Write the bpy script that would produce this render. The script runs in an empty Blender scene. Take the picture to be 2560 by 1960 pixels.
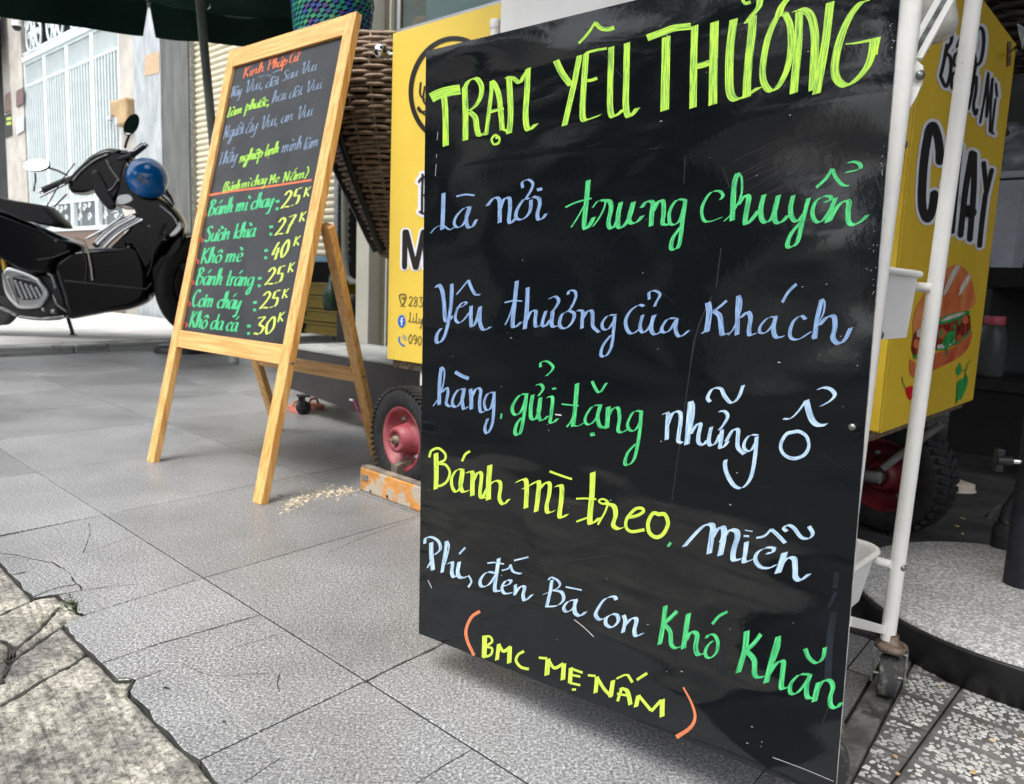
import bpy, bmesh, math, random
from mathutils import Vector, Matrix, noise
random.seed(7)
scene = bpy.context.scene
# ---------------------------------------------------------------- camera, world, sun
FPX, HC, PITCH, ROLL = 1937.0, 0.50, math.atan(268/1937.0), 0.04
CAM = Vector((0, 0, HC))
FW = Vector((0, math.cos(PITCH), -math.sin(PITCH)))
_u0 = Vector((0, math.sin(PITCH), math.cos(PITCH))); _r0 = Vector((1, 0, 0))
RT = math.cos(ROLL)*_r0 + math.sin(ROLL)*_u0
UP = -math.sin(ROLL)*_r0 + math.cos(ROLL)*_u0
cd = bpy.data.cameras.new('camera'); cam = bpy.data.objects.new('camera', cd)
scene.collection.objects.link(cam)
m = Matrix((RT, UP, -FW)).transposed().to_4x4(); m.translation = CAM
cam.matrix_world = m
cd.sensor_width = 36.0; cd.lens = 36.0*FPX/2560; cd.clip_start = 0.02; cd.clip_end = 300
cd.dof.use_dof = True; cd.dof.focus_distance = 0.82; cd.dof.aperture_fstop = 13.0
scene.camera = cam
w = bpy.data.worlds.new('World'); scene.world = w; w.use_nodes = True
nt = w.node_tree; bg = nt.nodes['Background']
sky = nt.nodes.new('ShaderNodeTexSky'); sky.sky_type = 'NISHITA'; sky.sun_disc = False
SUN_EL, SUN_AZ = math.radians(62), math.radians(215)
sky.sun_elevation = SUN_EL; sky.sun_rotation = SUN_AZ; sky.air_density = 1.0; sky.dust_density = 4.0
hs = nt.nodes.new('ShaderNodeHueSaturation'); hs.inputs['Saturation'].default_value = 0.22
nt.links.new(sky.outputs[0], hs.inputs['Color']); nt.links.new(hs.outputs[0], bg.inputs[0])
bg.inputs[1].default_value = 0.15
sl = bpy.data.lights.new('sun', 'SUN'); sl.energy = 1.2; sl.angle = math.radians(25); sl.color = (1, .97, .92)
sun = bpy.data.objects.new('sun', sl); scene.collection.objects.link(sun)
sd = Vector((math.sin(SUN_AZ)*math.cos(SUN_EL), math.cos(SUN_AZ)*math.cos(SUN_EL), math.sin(SUN_EL)))
sun.rotation_euler = sd.to_track_quat('Z', 'Y').to_euler()
scene.view_settings.view_transform = 'Standard'; scene.view_settings.look = 'None'
scene.view_settings.exposure = 1.2; scene.view_settings.gamma = 1
scene.view_settings.use_curve_mapping = False
scene.render.engine = 'CYCLES'

# ---------------------------------------------------------------- geometry helpers
def ray(x, y): return FW + RT*((x-1280)/FPX) - UP*((y-980)/FPX)
def G(x, y, z=0.0):
    d = ray(x, y); return CAM + d*((z-HC)/d.z)
def PL(x, y, n, off):
    d = ray(x, y); return CAM + d*((off-CAM.dot(n))/d.dot(n))
E1 = Vector((.746, -.666, 0)).normalized(); E2 = Vector((.666, .746, 0)).normalized(); Z = Vector((0, 0, 1))
def W(a, b, z): return E1*a + E2*b + Z*z          # street frame: along the house fronts, away from them, up
def AB(p): return (p.dot(E1), p.dot(E2), p.z)
COL = scene.collection
def tag(o, label=None, cat=None, group=None, kind=None):
    if label: o['label'] = label
    if cat: o['category'] = cat
    if group: o['group'] = group
    if kind: o['kind'] = kind
    return o
def empty(name, loc, label, cat, group=None):
    o = bpy.data.objects.new(name, None); COL.objects.link(o); o.location = loc; o.empty_display_size = .05
    tag(o, label, cat, group); bpy.context.view_layer.update() if False else None
    return o
class MB:
    def __init__(s): s.v = []; s.f = []; s.mi = []; s.sm = []; s.uv = {}
    def add(s, vs, fs, mi=0, sm=False):
        b = len(s.v); s.v += [Vector(v) for v in vs]
        for f in fs: s.f.append([i+b for i in f]); s.mi.append(mi); s.sm.append(sm)
        return s
    def box(s, c, ax, dim, mi=0, bev=0):
        a, b, d = [Vector(q).normalized() for q in ax]; x, y, z = [q/2 for q in dim]
        if bev <= 0:
            vs = [c+a*(i*x)+b*(j*y)+d*(k*z) for i in (-1, 1) for j in (-1, 1) for k in (-1, 1)]
            s.add(vs, [(0, 1, 3, 2), (4, 6, 7, 5), (0, 4, 5, 1), (2, 3, 7, 6), (0, 2, 6, 4), (1, 5, 7, 3)], mi)
        else:
            bm = bmesh.new(); bmesh.ops.create_cube(bm, size=1)
            for v in bm.verts: v.co = Vector((v.co.x*dim[0], v.co.y*dim[1], v.co.z*dim[2]))
            bmesh.ops.bevel(bm, geom=bm.edges[:], offset=bev, segments=2, profile=.5, affect='EDGES')
            bm.verts.index_update()
            s.add([c+a*v.co.x+b*v.co.y+d*v.co.z for v in bm.verts], [[v.index for v in f.verts] for f in bm.faces], mi, False)
            bm.free()
        return s
    def wbox(s, a0, a1, b0, b1, z0, z1, mi=0, bev=0):   # box in the street frame
        return s.box(W((a0+a1)/2, (b0+b1)/2, (z0+z1)/2), (E1, E2, Z), (abs(a1-a0), abs(b1-b0), abs(z1-z0)), mi, bev)
    def bar(s, p, q, wd, th, side, mi=0, bev=0):         # rectangular bar from p to q; side = width direction
        d = (q-p); L = d.length; d.normalize(); sd_ = (side-d*side.dot(d)).normalized(); t = d.cross(sd_)
        return s.box((p+q)/2, (d, sd_, t), (L, wd, th), mi, bev)
    def tube(s, pts, r, n=10, mi=0, cap=True, closed=False):
        pts = [Vector(p) for p in pts]; N = len(pts); rs = r if isinstance(r, (list, tuple)) else [r]*N
        rings = []; prev = None
        for i, p in enumerate(pts):
            if closed: t = pts[(i+1) % N]-pts[i-1]
            else: t = pts[min(i+1, N-1)]-pts[max(i-1, 0)]
            t.normalize()
            if prev is None:
                a = t.orthogonal().normalized()
            else:
                a = prev-t*prev.dot(t)
                a = a.normalized() if a.length > 1e-6 else t.orthogonal().normalized()
            prev = a; b = t.cross(a)
            rings.append([p+(a*math.cos(2*math.pi*k/n)+b*math.sin(2*math.pi*k/n))*rs[i] for k in range(n)])
        vs = [v for r_ in rings for v in r_]; fs = []
        M = N if closed else N-1
        for i in range(M):
            for k in range(n):
                a0 = i*n+k; a1 = i*n+(k+1) % n; j = ((i+1) % N)*n
                fs.append((a0, a1, j+(k+1) % n, j+k))
        s.add(vs, fs, mi, True)
        if cap and not closed:
            s.add(rings[0], [list(range(n))[::-1]], mi); s.add(rings[-1], [list(range(n))], mi)
        return s
    def lathe(s, c, axis, prof, n=32, mi=0, sx=None, sm=True):   # prof = [(radius, height)]
        axis = Vector(axis).normalized(); a = Vector(sx).normalized() if sx else axis.orthogonal().normalized(); b = axis.cross(a)
        vs = []
        for r_, h_ in prof:
            for k in range(n):
                t = 2*math.pi*k/n; vs.append(c+axis*h_+(a*math.cos(t)+b*math.sin(t))*r_)
        fs = [(i*n+k, i*n+(k+1) % n, (i+1)*n+(k+1) % n, (i+1)*n+k) for i in range(len(prof)-1) for k in range(n)]
        return s.add(vs, fs, mi, sm)
    def prism(s, pts, dvec, mi=0, sm=False):                     # polygon extruded by dvec
        n = len(pts); pts = [Vector(p) for p in pts]; q = [p+dvec for p in pts]
        return s.add(pts+q, [list(range(n))[::-1], list(range(n, 2*n))]+[(i, (i+1) % n, n+(i+1) % n, n+i) for i in range(n)], mi, sm)
    def pillow(s, pts, dvec, layers=((-1, .86), (-.8, .97), (0, 1), (.8, .97), (1, .86)), mi=0):  # rounded slab either side of an outline
        pts = [Vector(p) for p in pts]; n = len(pts); c = sum(pts, Vector())/n
        rings = []
        for t, k in layers: rings.append([c+(p-c)*k+dvec*t for p in pts])
        vs = [v for r_ in rings for v in r_]
        fs = [(i*n+k, i*n+(k+1) % n, (i+1)*n+(k+1) % n, (i+1)*n+k) for i in range(len(rings)-1) for k in range(n)]
        s.add(vs, fs, mi, True); b = len(s.v)-len(vs)
        s.f.append([b+k for k in range(n)][::-1]); s.mi.append(mi); s.sm.append(False)
        s.f.append([b+(len(rings)-1)*n+k for k in range(n)]); s.mi.append(mi); s.sm.append(False)
        return s
    def build(s, name, mats, parent=None, label=None, cat=None, group=None, kind=None, loc=None):
        if not isinstance(mats, (list, tuple)): mats = [mats]
        org = Vector(loc) if loc is not None else (Vector(parent.location) if (parent is not None and parent.parent is None) else None)
        if parent is not None:
            org = wloc(parent)
        if org is None: org = Vector((0, 0, 0))
        me = bpy.data.meshes.new(name)
        me.from_pydata([tuple(v-org) for v in s.v], [], s.f)
        for m_ in mats: me.materials.append(m_)
        me.polygons.foreach_set('material_index', s.mi); me.polygons.foreach_set('use_smooth', s.sm)
        if s.uv:
            ul = me.uv_layers.new(name='UVMap')
            for p in me.polygons:
                for li in p.loop_indices: ul.data[li].uv = s.uv.get(me.loops[li].vertex_index, (0, 0))
        bm = bmesh.new(); bm.from_mesh(me); bmesh.ops.recalc_face_normals(bm, faces=bm.faces[:]); bm.to_mesh(me); bm.free()
        o = bpy.data.objects.new(name, me); COL.objects.link(o)
        if parent is not None: o.parent = parent
        else: o.location = org
        tag(o, label, cat, group, kind)
        return o
def darken_sides(o):
    o.data.materials.append(M['granite_edge'])
    for p in o.data.polygons:
        if abs(p.normal.z) < .3: p.material_index = 1
    return o
def wloc(o):
    v = Vector(o.location); p = o.parent
    while p is not None: v = v+Vector(p.location); p = p.parent
    return v

# ---------------------------------------------------------------- materials
def mat(name, col, rough=.6, metal=0, spec=.5, coat=0, coat_r=.05, var=0, vscale=8, bump=0, bscale=60, col2=None, stops=(.4, .6), trans=0, ior=1.45, alpha=1, streak=None, detail=6, dirt=None):
    m_ = bpy.data.materials.new(name); m_.use_nodes = True; t = m_.node_tree; b = t.nodes['Principled BSDF']
    b.inputs['Base Color'].default_value = (*col, 1); b.inputs['Roughness'].default_value = rough
    b.inputs['Metallic'].default_value = metal; b.inputs['Specular IOR Level'].default_value = spec
    b.inputs['Coat Weight'].default_value = coat; b.inputs['Coat Roughness'].default_value = coat_r
    b.inputs['Transmission Weight'].default_value = trans; b.inputs['IOR'].default_value = ior; b.inputs['Alpha'].default_value = alpha
    tc = t.nodes.new('ShaderNodeTexCoord'); src = tc.outputs['Object']
    if streak:
        mp = t.nodes.new('ShaderNodeMapping'); mp.inputs['Scale'].default_value = streak; t.links.new(src, mp.inputs[0]); src = mp.outputs[0]
    last = None
    if var or col2:
        n = t.nodes.new('ShaderNodeTexNoise'); n.inputs['Scale'].default_value = vscale; n.inputs['Detail'].default_value = detail; n.inputs['Roughness'].default_value = .65
        t.links.new(src, n.inputs['Vector'])
        r = t.nodes.new('ShaderNodeValToRGB'); r.color_ramp.elements[0].position = stops[0]; r.color_ramp.elements[1].position = stops[1]
        c2 = col2 if col2 else tuple(min(1, c*(1+var)) for c in col); c1 = col if col2 else tuple(c*(1-var) for c in col)
        r.color_ramp.elements[0].color = (*c1, 1); r.color_ramp.elements[1].color = (*c2, 1)
        t.links.new(n.outputs['Fac'], r.inputs[0]); last = r.outputs[0]
        if dirt:
            n3 = t.nodes.new('ShaderNodeTexNoise'); n3.inputs['Scale'].default_value = dirt[1]; n3.inputs['Detail'].default_value = 8; n3.inputs['Roughness'].default_value = .7
            t.links.new(tc.outputs['Object'], n3.inputs['Vector'])
            r3 = t.nodes.new('ShaderNodeValToRGB'); r3.color_ramp.elements[0].position = dirt[2]; r3.color_ramp.elements[1].position = dirt[2]+.06
            t.links.new(n3.outputs['Fac'], r3.inputs[0]); mx = t.nodes.new('ShaderNodeMix'); mx.data_type = 'RGBA'
            t.links.new(r3.outputs[0], mx.inputs[0]); t.links.new(last, mx.inputs[6]); mx.inputs[7].default_value = (*dirt[0], 1); last = mx.outputs[2]
        t.links.new(last, b.inputs['Base Color'])
    if bump:
        n2 = t.nodes.new('ShaderNodeTexNoise'); n2.inputs['Scale'].default_value = bscale; n2.inputs['Detail'].default_value = 5
        t.links.new(src, n2.inputs['Vector']); bp = t.nodes.new('ShaderNodeBump'); bp.inputs['Strength'].default_value = bump; bp.inputs['Distance'].default_value = .01
        t.links.new(n2.outputs['Fac'], bp.inputs['Height']); t.links.new(bp.outputs[0], b.inputs['Normal'])
    return m_
def paint_streak(name, c1, c2, rough=.45):
    m_ = bpy.data.materials.new(name); m_.use_nodes = True; t = m_.node_tree; b = t.nodes['Principled BSDF']
    uv = t.nodes.new('ShaderNodeUVMap'); mp = t.nodes.new('ShaderNodeMapping'); mp.inputs['Scale'].default_value = (8, .22, 1)
    t.links.new(uv.outputs[0], mp.inputs[0]); n = t.nodes.new('ShaderNodeTexNoise'); n.inputs['Scale'].default_value = 1; n.inputs['Detail'].default_value = 4; n.inputs['Roughness'].default_value = .7
    t.links.new(mp.outputs[0], n.inputs['Vector']); r = t.nodes.new('ShaderNodeValToRGB')
    r.color_ramp.elements[0].position = .44; r.color_ramp.elements[1].position = .55
    r.color_ramp.elements[0].color = (*c2, 1); r.color_ramp.elements[1].color = (*c1, 1)
    q = r.color_ramp.elements.new(.33); q.color = (*[c*.30 for c in c2], 1)
    t.links.new(n.outputs['Fac'], r.inputs[0]); t.links.new(r.outputs[0], b.inputs['Base Color']); b.inputs['Roughness'].default_value = rough
    return m_
M = {}
# granite floor tile
def granite(name, base, light, dark, sc):
    m_ = bpy.data.materials.new(name); m_.use_nodes = True; t = m_.node_tree; b = t.nodes['Principled BSDF']; L = t.links
    tc = t.nodes.new('ShaderNodeTexCoord'); geo = t.nodes.new('ShaderNodeNewGeometry')
    v = t.nodes.new('ShaderNodeTexNoise'); v.inputs['Scale'].default_value = sc; v.inputs['Detail'].default_value = 3; v.inputs['Roughness'].default_value = .8
    L.new(geo.outputs['Position'], v.inputs['Vector'])
    r = t.nodes.new('ShaderNodeValToRGB'); e = r.color_ramp.elements
    e[0].position = .33; e[0].color = (*dark, 1); e[1].position = .68; e[1].color = (*light, 1); q = e.new(.5); q.color = (*base, 1)
    L.new(v.outputs['Fac'], r.inputs[0])
    n = t.nodes.new('ShaderNodeTexNoise'); n.inputs['Scale'].default_value = 2.2; n.inputs['Detail'].default_value = 8; n.inputs['Roughness'].default_value = .7
    L.new(geo.outputs['Position'], n.inputs['Vector'])
    r2 = t.nodes.new('ShaderNodeValToRGB'); r2.color_ramp.elements[0].position = .3; r2.color_ramp.elements[1].position = .7
    r2.color_ramp.elements[0].color = (.56, .56, .555, 1); r2.color_ramp.elements[1].color = (1.08, 1.08, 1.08, 1)
    L.new(n.outputs['Fac'], r2.inputs[0]); mx = t.nodes.new('ShaderNodeMix'); mx.data_type = 'RGBA'; mx.blend_type = 'MULTIPLY'; mx.inputs[0].default_value = 1
    L.new(r.outputs[0], mx.inputs[6]); L.new(r2.outputs[0], mx.inputs[7])
    oi = t.nodes.new('ShaderNodeObjectInfo'); mr = t.nodes.new('ShaderNodeMapRange'); mr.inputs[3].default_value = .80; mr.inputs[4].default_value = 1.10
    L.new(oi.outputs['Random'], mr.inputs[0]); mx2 = t.nodes.new('ShaderNodeMix'); mx2.data_type = 'RGBA'; mx2.blend_type = 'MULTIPLY'; mx2.inputs[0].default_value = 1
    cb = t.nodes.new('ShaderNodeCombineColor')
    for i in range(3): L.new(mr.outputs[0], cb.inputs[i])
    L.new(mx.outputs[2], mx2.inputs[6]); L.new(cb.outputs[0], mx2.inputs[7]); L.new(mx2.outputs[2], b.inputs['Base Color'])
    rr = t.nodes.new('ShaderNodeMapRange'); rr.inputs[3].default_value = .26; rr.inputs[4].default_value = .52; L.new(n.outputs['Fac'], rr.inputs[0]); L.new(rr.outputs[0], b.inputs['Roughness'])
    bp = t.nodes.new('ShaderNodeBump'); bp.inputs['Strength'].default_value = .12; bp.inputs['Distance'].default_value = .002
    L.new(v.outputs['Fac'], bp.inputs['Height']); L.new(bp.outputs[0], b.inputs['Normal'])
    b.inputs['Specular IOR Level'].default_value = .5
    return m_
M['granite'] = granite('grey_granite', (.215, .22, .225), (.60, .61, .62), (.05, .053, .056), 280)
M['granite_edge'] = mat('granite_edge', (.05, .047, .043), .9, var=.4, vscale=30)
M['joint'] = mat('joint_grout', (.035, .033, .03), .95, var=.4, vscale=50)
M['crack'] = mat('crack_dirt', (.03, .028, .024), .95)
M['wood'] = mat('pine_wood', (.55, .27, .075), .42, streak=(22, 22, .9), vscale=4.5, col2=(.76, .45, .17), stops=(.38, .6), bump=.05, bscale=20)
M['wood_h'] = mat('pine_wood_rail', (.55, .27, .075), .42, streak=(1.2, 1.2, 30), vscale=4.5, col2=(.76, .45, .17), stops=(.38, .6), bump=.05, bscale=20)
M['chalk'] = mat('chalkboard_black', (.022, .024, .027), .38, var=.35, vscale=5)
M['white_metal'] = mat('white_painted_steel', (.80, .79, .76), .38, var=.05, vscale=6, bump=.08, bscale=140, dirt=((.30, .25, .19), 38, .66))
M['white_plastic'] = mat('speckled_white_tray', (.72, .72, .71), .45, var=.05, vscale=5, dirt=((.33, .31, .28), 120, .67))
M['bolt'] = mat('bolt_steel', (.22, .23, .22), .4, metal=.8, var=.3, vscale=90)
M['rust'] = mat('rusty_steel', (.10, .06, .035), .7, metal=.4, col2=(.26, .21, .17), vscale=90)
M['galv'] = mat('worn_galvanised', (.28, .29, .29), .42, metal=.7, var=.4, vscale=70)
M['rubber'] = mat('black_rubber', (.016, .016, .017), .75, var=.4, vscale=60, bump=.2, bscale=200)
M['caster_rub'] = mat('worn_grey_rubber', (.045, .045, .045), .8, col2=(.28, .28, .24), vscale=90, stops=(.52, .74))
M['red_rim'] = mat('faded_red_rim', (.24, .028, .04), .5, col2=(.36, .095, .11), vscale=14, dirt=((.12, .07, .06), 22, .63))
M['red_dark'] = mat('shaded_red_rim', (.13, .010, .016), .5, var=.3, vscale=18)  # darker red copy for the rear rim, its shade put into the colour
M['yellow'] = mat('yellow_vinyl', (.76, .55, .085), .42, var=.05, vscale=2.5, bump=.06, bscale=6)
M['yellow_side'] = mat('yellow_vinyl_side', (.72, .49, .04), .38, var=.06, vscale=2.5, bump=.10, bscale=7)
M['ink'] = mat('black_print', (.018, .017, .016), .45)
M['grey_ink'] = mat('grey_print', (.10, .08, .045), .5)
M['blue_ink'] = mat('blue_print', (.02, .13, .55), .5)
M['white_print'] = mat('white_print', (.72, .74, .82), .45)
M['chrome'] = mat('chrome', (.75, .76, .77), .14, metal=1)
M['black_steel'] = mat('black_painted_steel', (.015, .015, .017), .42, var=.5, vscale=12, bump=.1, bscale=40)
M['glass'] = mat('display_glass', (.9, .95, .95), .05, trans=1, ior=1.3)
# ================================================================ GROUND
far = MB(); far.add([Vector((x, y, -.05)) for x, y in ((-60, -60), (60, -60), (60, 60), (-60, 60))], [(0, 1, 2, 3)])
M['asphalt'] = mat('worn_asphalt', (.055, .055, .055), .85, var=.3, vscale=1.2, bump=.3, bscale=90)
far.build('road', M['asphalt'], kind='structure')

# tile lattice measured from the joints
A2 = G(509, 1444); da = (G(1307, 1949)-G(267, 1290)).normalized()
db = Vector((math.cos(math.radians(51.5)), math.sin(math.radians(51.5)), 0))
pa, pb = .452, .503
def LT(i, j): return A2+da*(i*pa)+db*(j*pb)
pave = MB()
pv = [LT(-12, -.55), LT(3.2, -.55), LT(3.2, 12), LT(-12, 12)]
pave.add([Vector((p.x, p.y, -.0185)) for p in pv], [(0, 1, 2, 3)])
pavement = pave.build('pavement', M['joint'], kind='structure')
TJ = .0013
def tile_mesh(P, name='tile', parent=None, mt=None, zt=0.0, th=.017, inset=TJ, chamfer=.0012):
    n = len(P); c = sum(P, Vector())/n
    def ins(p, d): 
        v = c-p; return p+v.normalized()*d*1.35
    top = [ins(p, inset+chamfer) for p in P]; sh = [ins(p, inset) for p in P]
    mb = MB(); mb.add([Vector((p.x, p.y, zt)) for p in top]+[Vector((p.x, p.y, zt-chamfer*.8)) for p in sh]+[Vector((p.x, p.y, zt-th)) for p in sh],
        [list(range(n))]+[(i, (i+1) % n, n+(i+1) % n, n+i) for i in range(n)]+[(n+i, n+(i+1) % n, 2*n+(i+1) % n, 2*n+i) for i in range(n)])
    o = mb.build(name, mt or M['granite'], parent)
    return darken_sides(o)
# right edge of the granite: the concrete kerb beside the terrazzo
KP = G(2105, 1812); KQ = G(2178, 1690); kd = (KQ-KP).normalized()
def side_of(p): 
    v = p-KP; return kd.x*v.y-kd.y*v.x       # >0 left of kerb
def clip(poly, fn):
    out = []
    for i in range(len(poly)):
        a, b = poly[i], poly[(i+1) % len(poly)]; fa, fb = fn(a), fn(b)
        if fa >= 0: out.append(a)
        if (fa > 0) != (fb > 0) and abs(fa-fb) > 1e-9: out.append(a+(b-a)*(fa/(fa-fb)))
    return out
def lot(p): return -((p-KA).x*KDIR.y-(p-KA).y*KDIR.x)*-1
KA = G(0, 893); KB = G(418, 872); KDIR = (KB-KA).normalized()
def right_of_lot(p): v = p-KA; return -(KDIR.x*v.y-KDIR.y*v.x)   # >0 on the street side (right) of the raised lot
TE = G(2216, 1640); 
for j in range(-1, 11):
    for i in range(-12, 6):
        if j == -1: continue
        P = [LT(i, j), LT(i+1, j), LT(i+1, j+1), LT(i, j+1)]
        P = clip(P, side_of)
        if len(P) >= 3: P = clip(P, right_of_lot)
        if len(P) >= 3: P = clip(P, lambda p: 3.15-p.dot(E2))
        if len(P) >= 3 and (sum(P, Vector())/len(P)).dot(E1) > -.9: P = clip(P, lambda p: 1.18-p.dot(E2))
        if len(P) < 3: continue
        for p in P: p.z = 0
        ar = abs(sum(P[k].x*P[(k+1) % len(P)].y-P[(k+1) % len(P)].x*P[k].y for k in range(len(P))))/2
        if ar < .002: continue
        tile_mesh(P, 'tile', pavement)
# cut row next to the rough concrete (boundary traced, with its broken corner)
bz = lambda x, y: G(x*.45248, 1200+y*.45248)
cut = -.24
def LB(i): return A2+da*(i*pa)
row = [
 [LB(-1), LB(0), bz(475, 742), bz(425, 728), bz(427, 680), bz(340, 655), bz(318, 628), bz(185, 650), bz(75, 535), bz(0, 455), bz(-160, 345)],
 [LB(0), LB(1), bz(1105, 1545), bz(975, 1450), bz(715, 1165), bz(748, 1100), bz(650, 1105), bz(565, 1015), bz(485, 940), bz(350, 800), bz(475, 742)],
 [LB(1), LB(2), bz(1900, 2200), bz(1470, 1950), bz(1215, 1690), bz(1105, 1545)],
]
def offset_poly(P, d):
    n = len(P); ar = sum(P[k].x*P[(k+1) % n].y-P[(k+1) % n].x*P[k].y for k in range(n)); sg = 1 if ar > 0 else -1; out = []
    for k in range(n):
        a, b, c = P[k-1], P[k], P[(k+1) % n]; e1_ = (b-a).normalized(); e2_ = (c-b).normalized()
        n1_ = Vector((-e1_.y, e1_.x, 0))*sg; n2_ = Vector((-e2_.y, e2_.x, 0))*sg; m_ = n1_+n2_; l = m_.length_squared
        out.append(b+(m_*(2*d/l) if l > .5 else n1_*d))
    return out
def ngon_tile(P, name):
    n = len(P); Q = offset_poly(P, TJ*.8); R_ = offset_poly(P, TJ*.8+.0012)
    mb = MB(); mb.add([Vector((p.x, p.y, 0)) for p in R_]+[Vector((p.x, p.y, -.001)) for p in Q]+[Vector((p.x, p.y, -.017)) for p in Q],
        [list(range(n))]+[(i, (i+1) % n, n+(i+1) % n, n+i) for i in range(n)]+[(n+i, n+(i+1) % n, 2*n+(i+1) % n, 2*n+i) for i in range(n)])
    darken_sides(mb.build(name, M['granite'], pavement))
def rough_edge(P):
    out = [P[0], P[1]]; rr = random.Random(21)
    for k in range(1, len(P)):
        a, b = P[k], P[(k+1) % len(P)]
        if k >= 2: out.append(a)
        if k == 1 or k == len(P)-1: continue
        n = int((b-a).length/.014); t = (b-a).normalized() if n else None
        for q in range(1, n): out.append(a.lerp(b, q/n)+Vector((-t.y, t.x, 0))*rr.gauss(0, .0016))
    return out
for P in row: ngon_tile([Vector((p.x, p.y, 0)) for p in rough_edge(P)], 'tile')
for i in range(-9, -1):
    Pq = [LB(i), LB(i+1), LB(i+1)+db*cut, LB(i)+db*cut]; tile_mesh(Pq, 'tile', pavement)
tile_mesh([LB(2), LB(3.2), LB(3.2)-db*.45, LB(2)-db*.45], 'tile', pavement)
# cracks and saw cuts lying on the tiles
def strip(mb, pts, wd, z=.0006, uneven=.5):
    L_, R_ = [], []
    P = []
    for k in range(len(pts)-1):
        a, b = pts[k], pts[k+1]; n = max(1, int((b-a).length/.012))
        for q in range(n): P.append(a.lerp(b, q/n))
    P.append(pts[-1])
    for k, p in enumerate(P):
        t = (P[min(k+1, len(P)-1)]-P[max(k-1, 0)]).normalized(); nn = Vector((-t.y, t.x, 0)); w_ = wd*(1+uneven*(random.random()*2-1))/2
        j = nn*(random.random()-.5)*wd*uneven*1.6
        L_.append(Vector((p.x, p.y, z))+j+nn*w_); R_.append(Vector((p.x, p.y, z))+j-nn*w_)
    n = len(P); mb.add(L_+R_, [(k, k+1, n+k+1, n+k) for k in range(n-1)])
CR = [([(0, 405), (90, 415), (180, 438), (290, 460), (350, 490), (385, 520), (410, 560), (445, 590), (450, 612)], .0022),
      ([(180, 650), (260, 615), (340, 592), (420, 578)], .0026), ([(290, 642), (380, 625), (450, 612), (600, 592)], .002), ([(600, 592), (800, 572)], .0008),
      ([(490, 240), (500, 290), (480, 350), (460, 408)], .0012), ([(460, 408), (560, 375), (740, 310)], .0007), ([(0, 445), (95, 418)], .0014), ([(0, 355), (90, 340)], .0008),
      ([(740, 1108), (850, 1070), (930, 1040)], .0012), ([(650, 1100), (690, 1095), (740, 1100)], .002), ([(740, 1100), (720, 1150), (705, 1165)], .003), 
      ([(1010, 1015), (1100, 1065), (1190, 1088), (1300, 1080), (1480, 1072)], .0008), ([(560, 1015), (850, 915), (1130, 835), (1445, 745)], .0017),
      ([(1545, 1075), (1530, 1120), (1547, 1175)], .0012), ([(1265, 940), (1547, 850)], .0007), ([(70, 525), (130, 512), (150, 508)], .003),
      ([(1350, 1670), (1547, 1540)], .0012), ([(900, 1150), (930, 1158)], .004), ([(1228, 1337), (1248, 1333)], .004)]
cm = MB()
for pts, wd in CR: strip(cm, [bz(*p) for p in pts], wd)
for pts, wd in [([G(1040, 1960), G(1110, 1915), G(1181, 1874)], .0012), ([G(910, 1709), G(1000, 1660), G(1090, 1622)], .0012), ([G(826, 1380), G(905, 1345), G(1060, 1290)], .001)]: strip(cm, pts, wd)
cm.build('crack', M['crack'], pavement)
ch = MB(); M['chalk_line'] = mat('pale_scratch', (.34, .34, .34), .7)
for pts in [[(0, 192), (380, 520), (600, 700), (850, 915)], [(60, 212), (400, 500), (640, 690)], [(700, 760), (880, 915)], [(1150, 1150), (1547, 1500)]]:
    strip(ch, [bz(*p) for p in pts], .0011, .0009)
ch.build('scratch_line', M['chalk_line'], pavement)

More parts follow.
